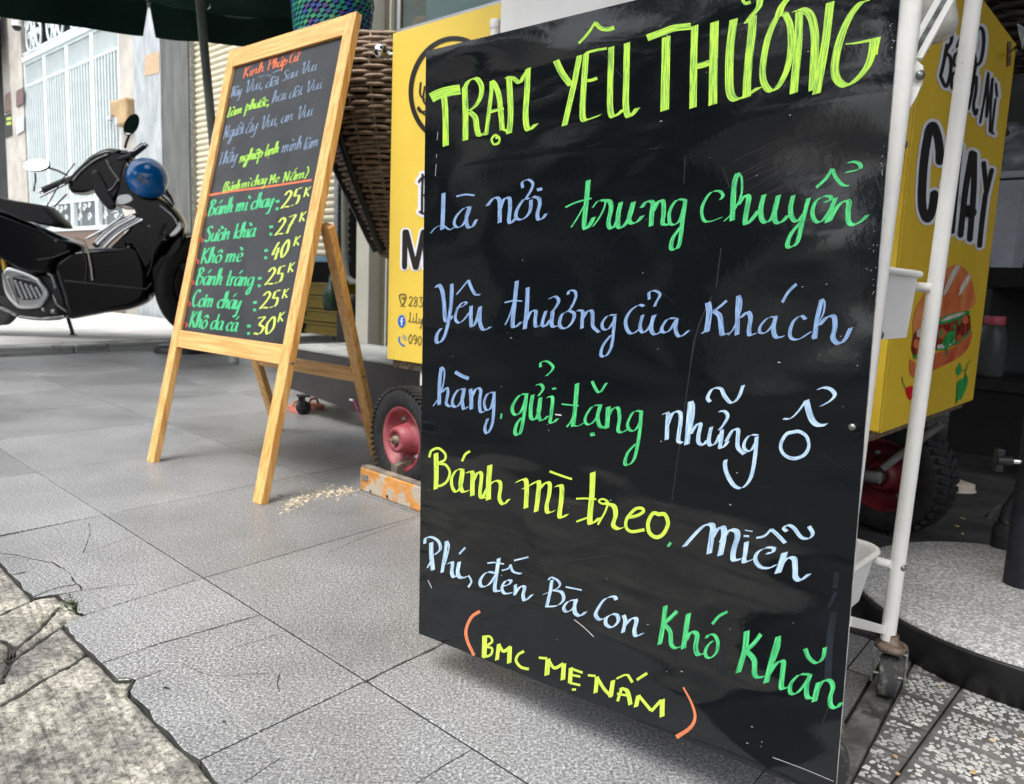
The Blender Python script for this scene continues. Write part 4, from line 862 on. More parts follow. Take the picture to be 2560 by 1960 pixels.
for k in range(24):
    x, y = rnd.uniform(1080, 2120), rnd.uniform(150, 1500); a = rnd.uniform(-.8, .8); l = rnd.uniform(10, 70); scr([(x, y), (x+l*math.cos(a), y+l*math.sin(a))], rnd.uniform(.5, 1.1))
sc.build('scratch', M['scratch'], sign, kind='stuff')
sm_ = MB()
for p, wd in [([(2092, 1430), (2088, 1470)], 14), ([(2090, 1480), (2078, 1505), (2070, 1520)], 8), ([(2086, 1530), (2075, 1600), (2070, 1700)], 18), ([(1800, 1620), (1808, 1690)], 18)]: ribbon(sm_, p, wd, 'n', bproj, .00016, seg=5)
sm_.build('chalk_smear', M['smear'], sign)
wl = MB(); ribbon(wl, [(1436, 1549), (1460, 1568), (1485, 1592)], 1.6, 'n', bproj, .0003); ribbon(wl, [(1388, 1036+0), (1404, 1038)], 3, 'n', bproj, .0003)
ribbon(wl, [(1932, 1893), (2010, 1922), (2084, 1953)], 1.1, 'n', bproj, .0003); ribbon(wl, [(1070, 1450), (1080, 1470)], 1.5, 'n', bproj, .0003)
wl.build('white_scrape', M['speck'], sign)
scw = MB(); c = BP(2130, 1068); scw.lathe(c, BN, [(.0, .0012), (.0026, .0010), (.0030, .0001)], 14); scw.build('screw', M['bolt'], sign)
# ================================================================ A-FRAME CHALKBOARD
FLp, FRp = G(366, 1152), G(652, 1263)
dS = (FRp-FLp).normalized(); wS = (FRp-FLp).length
r1, r2 = ray(572, 127), ray(888, 21)
def lsq(Wt):      # points on the two rays a distance Wt apart along dS
    a11, a12, a22 = r2.dot(r2), -r1.dot(r2), r1.dot(r1); bb = (r2.dot(dS)*Wt, -r1.dot(dS)*Wt)
    D = a11*a22-a12*a12; x = (bb[0]*a22-a12*bb[1])/D; y = (a11*bb[1]-a12*bb[0])/D
    return CAM+r1*y, CAM+r2*x
TLp, TRp = lsq(wS)
TRp = TLp+dS*wS
fu = ((TLp-FLp)+(TRp-FRp))*.5; fu_len = fu.length; fu.normalize(); fn = dS.cross(fu).normalized()
if fn.y > 0: fn = -fn
AO = (FLp+FRp)/2
aframe = empty('chalkboard_sign', (AO.x, AO.y, 0), 'pine A-frame chalkboard menu with coloured handwriting standing on the tiles', 'chalkboard sign')
def AP(x, y):
    d = ray(x, y); return CAM+d*((FLp-CAM).dot(fn)/d.dot(fn))
print('AFRAME', FLp, FRp, TLp, TRp, wS)
TW, TT = .036, .019
def edgepoint(px, a, b):   # param of pixel row on edge a->b
    pass
mbp = MB(); mbp.bar(FLp+dS*TW/2-fn*TT/2, TLp+dS*TW/2-fn*TT/2, TW, TT, dS, 0, .002); mbp.build('post', M['wood'], aframe)
mbp = MB(); mbp.bar(FRp-dS*TW/2-fn*TT/2, TRp-dS*TW/2-fn*TT/2, TW, TT, dS, 0, .002); mbp.build('post', M['wood'], aframe)
def alongu(p): return (p-FLp).dot(fu)
uT = fu_len; uB1 = alongu(AP(580, 838)); uB0 = alongu(AP(567, 883)); uT1 = alongu(AP(718, 122))
def FP(s, u, dz=0): return FLp+dS*s+fu*u+fn*dz
for a, b_, nm in ((uT1, uT-.0005, 'top_rail'), (uB0, uB1, 'bottom_rail')):
    r_ = MB(); r_.bar(FP(TW+.0004, (a+b_)/2, -TT/2), FP(wS-TW-.0004, (a+b_)/2, -TT/2), (b_-a), TT-.001, fu, 0, .0015); r_.build(nm, M['wood_h'], aframe)
pn = MB(); pn.bar(FP(TW-.004, (uB1+uT1)/2, -.010), FP(wS-TW+.004, (uB1+uT1)/2, -.010), (uT1-uB1)+.008, .004, fu); pn.build('chalk_panel', M['chalk'], aframe)
for zz in (1, -1):
    bl = MB(); c = FP(wS, alongu(AP(632, 883)), -TT/2)
for (s0, px_) in ((wS, 1),):
    bl.lathe(c, dS, [(0, .0006), (.0045, .0006), (.0045, -.001)], 12)
bl.build('bolt', M['bolt'], aframe)
for p_ in (FLp+dS*TW/2, FRp-dS*TW/2):
    fp = MB(); fp.box(p_-fn*TT/2+Z*.002, (dS, fn, Z), (TW*.96, TT*.9, .005), 0, .001); fp.build('foot_pad', M['black_steel'], aframe)
# rear frame
hu = alongu(AP(790, 560)); hz = FP(wS-TW/2, hu, 0).z
def rear(px, py, guess_b): return G(px, py)
RF = G(942, 1140); RF = Vector((RF.x, RF.y, 0))
Hr = FP(wS+.010, hu, -TT-.004)
Hr = PL(818, 562, E1, (FP(wS-.018, hu, -TT*1.5)).dot(E1))
legd = (RF-Hr)
for s in (0, 1):
    sh = -dS*(s*(wS-.05)); lb = MB(); lb.bar(Hr+sh, RF+sh, .034, .019, dS, 0, .002); lb.build('rear_leg', M['wood'], aframe)
rt = .60
cpt = Hr.lerp(RF, rt); rr = MB(); rr.bar(cpt-dS*.018, cpt-dS*(wS-.05)+dS*.018, .036, .018, legd, 0, .0015); rr.build('rear_rail', M['wood_h'], aframe)
hg = MB(); hg.lathe(Hr.lerp(RF, rt)+dS*.0172, dS, [(0, .001), (.005, .001), (.005, -.001)], 12); hg.build('bolt', M['bolt'], aframe)
# chalk lettering
def aproj(p, z):
    return AP(p[0], p[1])*1.0-fn*.0078+fn*(z)
# the panel lies 8 mm behind the front face: project onto that plane exactly
def aproj(p, z):
    d = ray(p[0], p[1]); q = CAM+d*(((FLp-fn*.008)-CAM).dot(fn)/d.dot(fn)); return q+fn*z
M['c_orange'] = paint_streak('orange_chalk_marker', (.72, .16, .06), (.5, .10, .04)); M['c_blue'] = paint_streak('grey_blue_chalk_marker', (.20, .28, .40), (.09, .13, .2))
M['c_lime'] = paint_streak('lime_chalk_marker', (.36, .66, .06), (.2, .42, .05)); M['c_green'] = paint_streak('green_chalk_marker', (.06, .52, .22), (.03, .34, .14)); M['c_yel'] = paint_streak('yellow_chalk_marker', (.66, .80, .13), (.4, .58, .09)); M['c_red'] = paint_streak('red_chalk', (.6, .05, .06), (.4, .03, .04))
ZA = ((400, 0), .31905); ZB = ((400, 400), .31905)
def wr(reg, items, material, label=None, name='chalk_word'):
    mb = MB(); z = .0003
    for txt, p0, p1, xh, wd in items:
        o, s = reg; a = (o[0]+p0[0]*s, o[1]+p0[1]*s); b = (o[0]+p1[0]*s, o[1]+p1[1]*s)
        z = word(mb, txt, a, b, xh*s, wd*s, aproj, z, upv=(.24, -1.0)); mb.build(name, M[material], aframe, label); mb = MB(); z = .0003
wr(ZA, [('Kinh', (645, 615), (812, 560), 46, 9), ('Pha~1p', (838, 552), (995, 508), 46, 9), ('Cu~*~1', (1008, 500), (1085, 472), 46, 9)], 'c_orange', 'orange heading on the chalkboard')
wr(ZA, [('Na~2y', (550, 768), (636, 742), 48, 8), ('Vui,', (664, 728), (808, 690), 52, 8), ('d~=o~*~2i', (825, 694), (928, 660), 46, 9), ('Sau', (955, 640), (1078, 594), 44, 8), ('Vui', (1103, 580), (1228, 548), 48, 8)], 'c_blue', 'first grey blue verse line')
wr(ZA, [('La~2m', (520, 922), (642, 884), 42, 11), ('phu~*o~*~1c,', (665, 872), (855, 822), 44, 11)], 'c_lime', 'green words in the second verse line')
wr(ZA, [('hai', (872, 812), (988, 775), 52, 8), ('d~=o~*~2i', (1008, 778), (1112, 740), 50, 8), ('Vui', (1140, 727), (1268, 690), 48, 8), ('Ngu~*o~*~2i', (490, 1095), (652, 1045), 58, 8), ('a~^~1y', (668, 1052), (766, 1016), 56, 8), ('Vui,', (786, 1015), (925, 972), 55, 8), ('an', (945, 970), (1042, 938), 52, 8), ('Vui', (1070, 938), (1195, 902), 55, 8),
        ('Tha~^~1y', (448, 1302), (602, 1258), 56, 8), ('mi~2nh', (950, 1198), (1105, 1166), 56, 8), ('la~2m', (1122, 1178), (1240, 1142), 54, 8)], 'c_blue', 'lower grey blue verse lines')
wr(ZA, [('nghie~^~5p', (622, 1276), (800, 1232), 50, 11), ('-li~5nh', (798, 1234), (926, 1196), 50, 11)], 'c_lime', 'green words in the last verse line')
wr(ZA, [('(Ba~1nh', (490, 1506), (625, 1480), 40, 9), ('mi~2', (632, 1478), (700, 1462), 40, 9), ('chay-', (712, 1462), (852, 1432), 44, 9), ('Me~5', (850, 1446), (930, 1425), 40, 10), ('Na~^~1m)', (955, 1432), (1158, 1388), 44, 11)], 'c_lime', 'small lime line in brackets')
dec = MB(); z = .0003
for P, wd in [([(770, 606), (818, 592)], 5), ([(830, 596), (850, 584), (858, 600), (880, 580)], 4), ([(885, 572), (945, 545)], 7)]:
    ribbon(dec, [(400+x*.31905, y*.31905) for x, y in P], wd*.32, 'n', aproj, z); z += 2e-5
dec.build('chalk_flourish', M['c_blue'], aframe)
dl = MB(); ribbon(dl, [(400+x*.31905, y*.31905) for x, y in [(382, 1530), (600, 1494), (850, 1462), (1190, 1410)]], 5.2, 'n', aproj, .0003); dl.build('chalk_line', M['c_orange'], aframe)
rows = [('Ba~1nh mi~2 chay', (372, 442), (885, 362), 66, '25', (945, 385), (1092, 352), (1120, 292), (912, 385)), ('Su~*o~*~2n khi~2a', (345, 645), (742, 600), 66, '27', (898, 596), (1040, 566), (1085, 486), (862, 585)),
        ('Kho~^ me~2', (312, 812), (640, 796), 66, '40', (862, 792), (1000, 752), (1040, 676), (822, 770)), ('Ba~1nh tra~1ng', (275, 978), (728, 990), 70, '25', (818, 984), (962, 965), (995, 884), (772, 988)),
        ('Co~*m cha~1y', (245, 1145), (628, 1172), 70, '25', (778, 1170), (925, 1158), (950, 1088), (735, 1178)), ('Kho~^ da ca~1', (222, 1308), (602, 1345), 68, '30', (728, 1368), (892, 1362), (916, 1272), (688, 1362))]
for txt, a, b, xh, num, n0, n1, kp, cp in rows:
    wr(ZB, [(txt, a, b, xh, 15)], 'c_green', 'green menu line')
    wr(ZB, [(num, n0, n1, 76, 17), ('K', kp, (kp[0]+52, kp[1]-10), 40, 11)], 'c_yel', 'yellow price')
    mb = MB()
    for dy in (0, -58):
        ribbon(mb, [(400+(cp[0]-4)*.31905, 400+(cp[1]+dy)*.31905), (400+(cp[0]+18+dy*-.12)*.31905, 400+(cp[1]+dy-6)*.31905)], 6.5, 'n', aproj, .0003)
    mb.build('chalk_colon', M['c_green'], aframe)
    mb = MB(); o_ = (a[0]-16, a[1]-18); ribbon(mb, [(400+(o_[0]-8)*.31905, 400+(o_[1]-18)*.31905), (400+(o_[0]+8)*.31905, 400+(o_[1])*.31905), (400+(o_[0]-6)*.31905, 400+(o_[1]+18)*.31905)], 3.2, 'n', aproj, .0003); mb.build('chalk_bullet', M['c_red'], aframe)
# ================================================================ WHITE RACK (behind the black sign)
CB = G(2215, 1737)                     # castor of the rear right leg
bA, bB = CB.dot(E2)-.245, CB.dot(E2)   # front / rear post planes
def atpl(x, y, b): return PL(x, y, E2, b)
pB = atpl(2335, 800, bB); pA = atpl(2222, 600, bA)
aB = pB.dot(E1); aA = pA.dot(E1)
aL = atpl(1240, 60, bB).dot(E1)        # rear left post, its capped top shows over the sign
rack = empty('rack', (CB.x, CB.y, 0), 'white tubular rack on castors holding the black sign and grey-white trays', 'rack')
def wtube(pts, r, name, m_, parent, n=12, label=None):
    mb = MB(); mb.tube(pts, r, n); return mb.build(name, m_, parent, label)
RP = .0092
topL = atpl(1240, 55, bB).z
pBt, pBb = atpl(2434, 0, bB), atpl(2219, 1598, bB); pBt = pBt+(pBt-pBb)*.6
wtube([pBb, pBt], RP, 'post', M['white_metal'], rack)
pAt, pAb = atpl(2281, 0, bA), atpl(2098, 1480, bA); pAt = pAt+(pAt-pAb)*.6
wtube([pAb, pAt], RP, 'post', M['white_metal'], rack)
wtube([W(aL, bB, .085), W(aL, bB, topL)], RP, 'post', M['white_metal'], rack)
wtube([W(aL+.24, bA, .085), W(aL+.24, bA, .70)], RP, 'post', M['white_metal'], rack)
cp = MB(); cp.lathe(W(aL, bB, topL), Z, [(.0102, -.012), (.0108, 0), (.009, .0035), (0, .0045)], 16); cp.build('cap', M['white_plastic'], rack)
# castors
def castor(c, yaw, with_label=None):
    cs = MB(); top = Vector((c.x, c.y, .085))
    cs.lathe(Vector((c.x, c.y, .062)), Z, [(0, .020), (.0075, .020), (.008, .011), (.013, .009), (.0185, .007), (.0190, .003), (.0180, 0), (0, 0)], 20, 0)
    o1 = cs.build('castor_plate', M['rust'], rack)
    f = MB(); ax_ = Vector((math.cos(yaw), math.sin(yaw), 0)); fw_ = Vector((-ax_.y, ax_.x, 0))
    for s in (-1, 1): 
        f.box(Vector((c.x, c.y, .040))+ax_*(s*.0185), (ax_, fw_, Z), (.0028, .017, .046), 0, .0008)
    f.box(Vector((c.x, c.y, .0615)), (ax_, fw_, Z), (.036, .020, .003), 0, .0008)
    f.tube([Vector((c.x, c.y, .026))-ax_*.021, Vector((c.x, c.y, .026))+ax_*.021], .003, 8)
    f.build('castor_fork', M['galv'], rack)
    wh = MB(); wh.lathe(Vector((c.x, c.y, .026))-ax_*.010, ax_, [(0, -.001), (.024, -.001), (.0262, .0005), (.0262, .0195), (.024, .021), (0, .021)], 36, 0, sm=False); wh.build('castor_wheel', M['caster_rub'], rack)
yaw = math.atan2(ray(2215, 1700).x*0+E1.y, E1.x)
vd = Vector((CB.x, CB.y, 0)).normalized(); yaw = math.atan2(-vd.x, vd.y)
castor(Vector((CB.x, CB.y, 0)), yaw); castor(Vector((pAb.x, pAb.y, 0)), 1.2); castor(W(aL, bB, 0), .5); castor(W(aL+.24, bA, 0), 2)
# trays with rolled rims
def rrect(a0, a1, b0, b1, z, r, k=5, shrink=0):
    a0 += shrink; a1 -= shrink; b0 += shrink; b1 -= shrink
    out = []
    for (cx, cy, t0) in ((a1-r, b1-r, 0), (a0+r, b1-r, 90), (a0+r, b0+r, 180), (a1-r, b0+r, 270)):
        for q in range(k+1):
            t = math.radians(t0+90*q/k); out.append(W(cx+math.cos(t)*r, cy+math.sin(t)*r, z))
    return out
def tray(z0, z1, a0, a1, b0, b1, taper, rr_=.03):
    mb = MB(); lo = rrect(a0, a1, b0, b1, z0, rr_, shrink=taper); hi = rrect(a0, a1, b0, b1, z1, rr_); hi2 = rrect(a0, a1, b0, b1, z1, rr_, shrink=.003); lo2 = rrect(a0, a1, b0, b1, z0+.003, rr_, shrink=taper+.003)
    n = len(lo); vs = lo+hi+hi2+lo2
    fs = [list(range(n))[::-1]]
    for k in range(n):
        k2 = (k+1) % n; fs += [(k, k2, n+k2, n+k), (n+k, n+k2, 2*n+k2, 2*n+k), (2*n+k, 2*n+k2, 3*n+k2, 3*n+k)]
    fs.append(list(range(3*n, 4*n))); mb.add(vs, fs, 0, False)
    o = mb.build('tray', M['white_plastic'], rack)
    rim = MB(); rim.tube(rrect(a0-.001, a1+.001, b0-.001, b1+.001, z1, rr_), .0042, 8, closed=True); rim.build('rim', M['white_metal'], o)
r1_ = PL(2205, 1371, E2, bB-.012); r2_ = atpl(2298, 686, bB-.012)
print('tray', AB(r1_), AB(r2_), 'A', aA, bA, 'B', aB, bB, 'L', aL, topL)
aT = aB-.040
tray(r1_.z-.062, r1_.z, aL+.24, AB(r1_)[0], bA+.012, bB-.010, .010)
zt = atpl(2250, 683, bB-.06).z; zb = atpl(2250, 845, bB-.06).z
tray(zb, zt, aL+.24, atpl(2296, 686, bB-.03).dot(E1), bA+.014, bB-.02, .004, .012)
for (x0, y0, x1, y1) in ((2192, 1403, 2228, 1412), (2286, 717, 2330, 720)):
    b_ = bB-.006; wtube([atpl(x0, y0, b_), atpl(x1, y1, b_)], .0058, 'peg', M['white_metal'], rack)
fb = MB(); fb.bar(atpl(2125, 1553, bA+.06), atpl(2208, 1574, bB-.005), .011, .003, Z, 0, .0005); fb.build('flat_bar', M['white_metal'], rack)
def boltat(x, y, b_, r=.0042, parent=rack):
    c = atpl(x, y, b_); d = (CAM-c).normalized(); nrm = (E1*.75-E2*.55).normalized(); mb = MB(); mb.lathe(c, nrm, [(0, .0022), (r*.7, .0018), (r, .0004), (r, -.002)], 14); return mb.build('bolt', M['bolt'], parent)
boltat(2302, 187, bA+.004); boltat(2259, 361, bA+.002); boltat(2343, 714, bB-.004); boltat(2200, 838, bA+.01); boltat(2259, 1420, bB-.004)
# folding braces with slots
for dx, wd_ in ((0, .012),):
    p, q = atpl(2278, 150, bA+.012), atpl(2385, -40, bA+.10)
    f = MB(); sdv = (q-p).cross(E2).normalized()
    f.bar(p+sdv*.006, q+sdv*.006, .0065, .0035, sdv, 0, .0008); f.bar(p-sdv*.006, q-sdv*.006, .0065, .0035, sdv, 0, .0008); f.build('brace', M['white_metal'], rack)
    g_ = MB(); g_.bar(p, q, .006, .0012, sdv); g_.build('brace_web', M['galv'], rack)
f = MB(); f.prism([atpl(2290, 148, bA+.006), atpl(2308, 165, bA+.006), atpl(2306, 205, bA+.006), atpl(2292, 240, bA+.006), atpl(2276, 268, bA+.006), atpl(2276, 200, bA+.006)], E2*.002); f.build('gusset', M['white_metal'], rack)
# upright white panel carried by the rack
aP0 = atpl(1257, 60, bB-.013).dot(E1); 
pn = MB(); pn.wbox(aP0, aB-.03, bB-.02, bB-.013, .80, 1.35, 0, .002); pn.build('back_panel', M['white_plastic'], rack)
# clear cup holder and wire spiral hanging by the braces
M['cloudy'] = mat('cloudy_plastic', (.62, .60, .55), .25, trans=.35, var=.15, vscale=20)
cu = empty('plastic_cup', (0, 0, 0), 'cloudy plastic cup with wire spiral wedged between the white rack posts', 'cup')
cc = atpl(2336, 45, bA+.14); cu.location = cc; 
cax = (atpl(2358, 105, bA+.12)-atpl(2325, -10, bA+.12)).normalized()
mb = MB(); mb.lathe(cc, cax, [(.024, -.07), (.023, -.02), (.0195, .015), (.014, .022), (0, .024)], 28); mb.build('cup_body', M['cloudy'], cu)
mb = MB(); sp_ = [cc+cax*(-.01+k*.0009)-E1*.020+(E1*math.cos(k*.8)+E2*math.sin(k*.8))*.006 for k in range(50)]; mb.tube(sp_, .0007, 6); mb.build('wire_spiral', M['rust'], cu)

# ================================================================ YELLOW FOOD CART
CL = G(968, 895, .31); bC = CL.dot(E2); aC0 = CL.dot(E1); cR = PL(2195, 1080, E2, bC); aC1 = cR.dot(E1)
def FPn(x, y, o=0): return PL(x, y, E2, bC-o)
def SPn(x, y, o=0): return PL(x, y, E1, aC1+o)
zF0 = .308; zF1 = FPn(1100, 50).z; zS1 = SPn(2500, 55).z; bS1 = SPn(2430, 1020).dot(E2)
print('cart', aC0, aC1, bC, bS1, zF1, zS1)
cart = empty('food_cart', (CL.x, CL.y, 0), 'yellow sandwich cart with printed panels and red wheels behind the black sign', 'food cart')
M['seam'] = mat('dark_seam', (.05, .035, .01), .8)
mb = MB(); mb.wbox(aC0, aC1-.024, bC, bC+.012, zF0, zF1, 0, .001); mb.build('front_panel', M['yellow'], cart)
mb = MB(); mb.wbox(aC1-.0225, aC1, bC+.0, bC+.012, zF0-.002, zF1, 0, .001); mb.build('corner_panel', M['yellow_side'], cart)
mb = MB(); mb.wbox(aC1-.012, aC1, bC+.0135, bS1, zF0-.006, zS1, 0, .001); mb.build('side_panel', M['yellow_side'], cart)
mb = MB(); mb.wbox(aC0+.01, aC0+.022, bC+.014, bS1, zF0, zS1, 0); mb.build('left_panel', M['yellow'], cart)
mb = MB(); mb.wbox(aC0+.01, aC1-.013, bS1-.02, bS1, zF0, zS1, 0); mb.build('rear_panel', M['black_steel'], cart)
mb = MB(); mb.wbox(aC0+.005, aC1-.013, bC+.014, bS1-.02, zF0-.02, zF0+.004, 0); mb.build('cart_floor', M['rust'], cart)
M['steel'] = mat('brushed_steel', (.52, .53, .53), .28, metal=1, var=.1, vscale=8)
mb = MB(); mb.wbox(aC0+.025, aC1-.013, bC+.014, bS1-.02, zS1-.02, zS1-.005, 0); mb.build('counter', M['steel'], cart)
# display case standing on the counter
case = empty('display_case', W(aC0+.02, bC+.05, zF1), 'glass display case with chrome edging on top of the yellow cart', 'display case')
M['case_dark'] = mat('case_inside', (.02, .026, .026), .4, var=.3, vscale=6); M['clearg'] = mat('clear_pane', (.45, .55, .55), .05, trans=.9, ior=1.15)
a0_, a1_, b0_, b1_ = aC0+.002, aC0+.60, bC+.02, bS1-.03
for (a_, b_) in ((a0_, b0_), (a1_, b0_), (a0_, b1_), (a1_, b1_)):
    mb = MB(); mb.wbox(a_-.006, a_+.006, b_-.006, b_+.006, zF1, zF1+.42, 0, .001); mb.build('case_post', M['steel'], case)
for z_ in (zF1+.006, zF1+.41):
    mb = MB(); mb.wbox(a0_, a1_, b0_-.006, b0_+.006, z_-.006, z_+.006); mb.wbox(a0_, a1_, b1_-.006, b1_+.006, z_-.006, z_+.006); mb.build('case_rail', M['steel'], case)
mb = MB(); mb.wbox(a0_+.01, a1_-.01, b0_+.0, b0_+.003, zF1+.014, zF1+.40); mb.build('pane', M['clearg'], case)
mb = MB(); mb.wbox(a0_+.0, a0_+.003, b0_+.008, b1_-.008, zF1+.014, zF1+.40); mb.build('pane', M['clearg'], case)
mb = MB(); mb.wbox(a0_+.02, a1_-.02, b1_-.012, b1_-.008, zF1+.01, zF1+.40); mb.build('case_back', M['case_dark'], case)
tr = MB(); tr.wbox(a0_+.075, a1_-.04, b0_+.015, b1_-.05, zF1+.012, zF1+.016)
for (p_, q_) in (((a0_+.075, b0_+.015), (a1_-.04, b0_+.015)), ((a0_+.075, b1_-.05), (a1_-.04, b1_-.05)), ((a0_+.075, b0_+.015), (a0_+.075, b1_-.05))):
    tr.bar(W(*p_, zF1+.045), W(*q_, zF1+.045), .06, .003, Z)
tro = tr.build('steel_tray', M['steel'], None, 'long steel tray inside the glass display case', 'tray', loc=W(a0_+.08, b0_+.02, zF1+.012))
rim = MB(); rim.tube([W(a0_+.075, b0_+.012, zF1+.075), W(a1_-.04, b0_+.012, zF1+.075)], .003, 8); rim.build('rim', M['chrome'], tro)
M['bread'] = mat('bread_crust', (.45, .20, .06), .6, var=.35, vscale=14)
for k in range(5):
    c = W(a0_+.045, b0_+.03+k*.05, zF1+.022)
    for q in range(4):
        br = MB(); br.lathe(c+Z*(q*.055), E2, [(0, -.022), (.016, -.018), (.022, 0), (.016, .018), (0, .022)], 12, sx=Z)
        if k == 0: tag(br.build('bread_roll', M['bread'], None, loc=c+Z*(q*.055)), ('lowest crusty bread roll at the left end of the display case', 'second crusty bread roll from the bottom in the display case', 'third crusty bread roll from the bottom in the display case', 'topmost crusty bread roll in the display case')[q], 'bread roll', 'bread rolls in the display case')
# lettering and logo on the front panel
def fproj(p, z): return FPn(p[0], p[1], z)
def outline_text(items, name, ink, halo, proj, halo_w, parent, z0=.0006, seg=6):
    h = MB(); z = z0
    for pts, wd in items: ribbon(h, pts, wd+2*halo_w, 'r', proj, z, seg=seg); z += 3e-5
    if halo: h.build(name+'_outline', M[halo], parent)
    k_ = MB(); z = z0+.0012
    for pts, wd in items: ribbon(k_, pts, wd, 'r', proj, z, seg=seg); z += 3e-5
    k_.build(name, M[ink], parent)
lg = MB()
cx, cy = 1130, 222; ring = []
for k in range(49):
    t = 2*math.pi*k/48; ring.append((1131+104*math.cos(t)*1.0+ .0, 224+(math.sin(t))*128+ (104*math.cos(t))*-.06))
ribbon(lg, ring, 12, 'n', fproj, .001, seg=2)
for P in ([(1052, 205), (1050, 235), (1062, 250)], [(1062, 215), (1058, 250), (1072, 268)], [(1043, 270), (1052, 280), (1070, 276)], [(1070, 225), (1080, 260), (1085, 280)], [(1045, 266), (1060, 285), (1075, 288)]):
    ribbon(lg, P, 5, 'n', fproj, .001, seg=4)
lg.build('round_logo', M['ink'], cart)
Z7 = lambda P: [(850+x/4.4222, 400+y/4.4222) for x, y in P]
outline_text([(Z7([(868, 240), (905, 195), (920, 200)]), 5), (Z7([(912, 160), (906, 380), (905, 575)]), 6), (Z7([(920, 185), (1010, 175)]), 5), (Z7([(925, 390), (990, 372)]), 5), (Z7([(880, 572), (920, 590), (1010, 575)]), 5), (Z7([(1010, 175), (1040, 250), (990, 372), (1050, 470), (1010, 575)]), 5)], 'printed_letter', 'ink', 'white_print', fproj, 7, cart)
outline_text([(Z7([(718, 795), (712, 1180)]), 13), (Z7([(735, 795), (830, 1185)]), 13), (Z7([(920, 795), (840, 1185)]), 13), (Z7([(940, 795), (948, 1185)]), 13)], 'printed_letter', 'ink', 'white_print', fproj, 4.5, cart)
sm = MB(); z = .001
for t_, a_, b_, xh in (('283/4', Z7([(755, 1615)])[0], Z7([(1010, 1628)])[0], 13.5), ('LiLy T', (1020, 804), (1078, 812), 13.5), ('0909', (1020, 858), (1066, 866), 13)):
    word(sm, t_, a_, b_, xh, 2.0, fproj, z, upv=(.01, -1), mode='n'); z += 1e-4
sm.build('printed_text', M['grey_ink'], cart)
ic = MB()
def disc_on(mb, cx, cy, r, proj, z, mi=0, ry=None, n=20): mb.add([proj((cx+math.cos(6.2832*k/n)*r, cy+math.sin(6.2832*k/n)*(ry or r)), z) for k in range(n)], [list(range(n))], mi)
ribbon(ic, [(1007, 735), (999, 738), (1000, 750), (1006, 762), (1013, 750), (1014, 738), (1007, 735)], 3, 'n', fproj, .001); ribbon(ic, [(1004, 743), (1010, 743), (1010, 747), (1004, 747)], 2, 'n', fproj, .001); ribbon(ic, [(999, 765), (1014, 766)], 1.5, 'n', fproj, .001)
ic.build('map_pin_icon', M['grey_ink'], cart)
ic = MB(); disc_on(ic, 1004, 803, 9.5, fproj, .001, 0, 16); ic.build('round_icon', M['blue_ink'], cart)
ic = MB(); ribbon(ic, [(1008, 795), (1004, 797), (1004, 814)], 3, 'n', fproj, .0013); ribbon(ic, [(1000, 803), (1008, 803)], 2.5, 'n', fproj, .0013); ic.build('icon_letter', M['white_print'], cart)
ic = MB(); ribbon(ic, [(998, 842), (998, 853), (1005, 862), (1012, 864)], 4, 'n', fproj, .001); ribbon(ic, [(1005, 842), (1010, 846), (1012, 852)], 1.6, 'n', fproj, .001); ribbon(ic, [(1007, 837), (1014, 842), (1016, 850)], 1.6, 'n', fproj, .001); ic.build('phone_icon', M['blue_ink'], cart)
# side panel print
def sproj(p, z): return SPn(p[0], p[1], z)
P1 = lambda P: [(2100+x*.2381, y*.2381) for x, y in P]; P2 = lambda P: [(2100+x*.25, 380+y*.25) for x, y in P]; P3 = lambda P: [(2060+x*.27382, 780+y*.27382) for x, y in P]
outline_text([(P1([(1125, 470), (1100, 620), (1062, 790)]), 7.5), (P1([(1130, 290), (1170, 330), (1172, 430), (1118, 545), (1160, 600), (1168, 720), (1140, 860), (1110, 905), (1060, 800)]), 7.5),
  (P1([(1240, 545), (1205, 590), (1200, 680), (1240, 690)]), 6.5), (P1([(1250, 740), (1185, 780), (1175, 900), (1230, 970), (1270, 880)]), 7), (P1([(1230, 490), (1262, 410)]), 6), (P1([(1290, 760), (1280, 900), (1260, 1040)]), 6.5), (P1([(1280, 900), (1330, 820), (1340, 1000)]), 6.5),
  (P1([(1380, 950), (1425, 660), (1400, 480), (1450, 310), (1500, 310), (1512, 450), (1480, 640), (1410, 700)]), 7.5), (P1([(1415, 740), (1390, 950), (1352, 1140)]), 6.5), (P1([(1385, 900), (1430, 800), (1430, 950), (1405, 1100), (1425, 1205), (1442, 1150)]), 6.5),
  (P1([(1475, 1285), (1520, 1030), (1562, 755), (1552, 1000), (1540, 1235), (1580, 1000), (1606, 815), (1588, 1100), (1576, 1385)]), 5), (P1([(1635, 1040), (1615, 1210), (1598, 1375), (1615, 1405)]), 5), (P1([(1638, 880), (1652, 1010)]), 5)], 'printed_script', 'ink', 'white_print', sproj, 8, cart)
outline_text([(P2([(1000, 90), (1000, -20), (985, -130), (960, -220), (930, -265), (895, -220), (872, -100), (855, 0), (838, 150), (828, 300), (822, 450), (832, 580), (872, 665), (910, 620), (935, 520), (945, 420)]), 20)], 'printed_letter', 'ink', 'white_print', sproj, 8, cart)
outline_text([(P2([(1215, -60), (1170, 380), (1130, 800)]), 9), (P2([(1100, -60), (1060, 380), (1010, 780)]), 10), (P2([(1050, 330), (1150, 350)]), 18)], 'printed_letter', 'ink', 'white_print', sproj, 8, cart)
outline_text([(P2([(1320, 10), (1255, 400), (1208, 830)]), 14), (P2([(1345, 20), (1338, 400), (1300, 870)]), 14), (P2([(1275, 590), (1310, 600)]), 30)], 'printed_letter', 'ink', 'white_print', sproj, 8, cart)
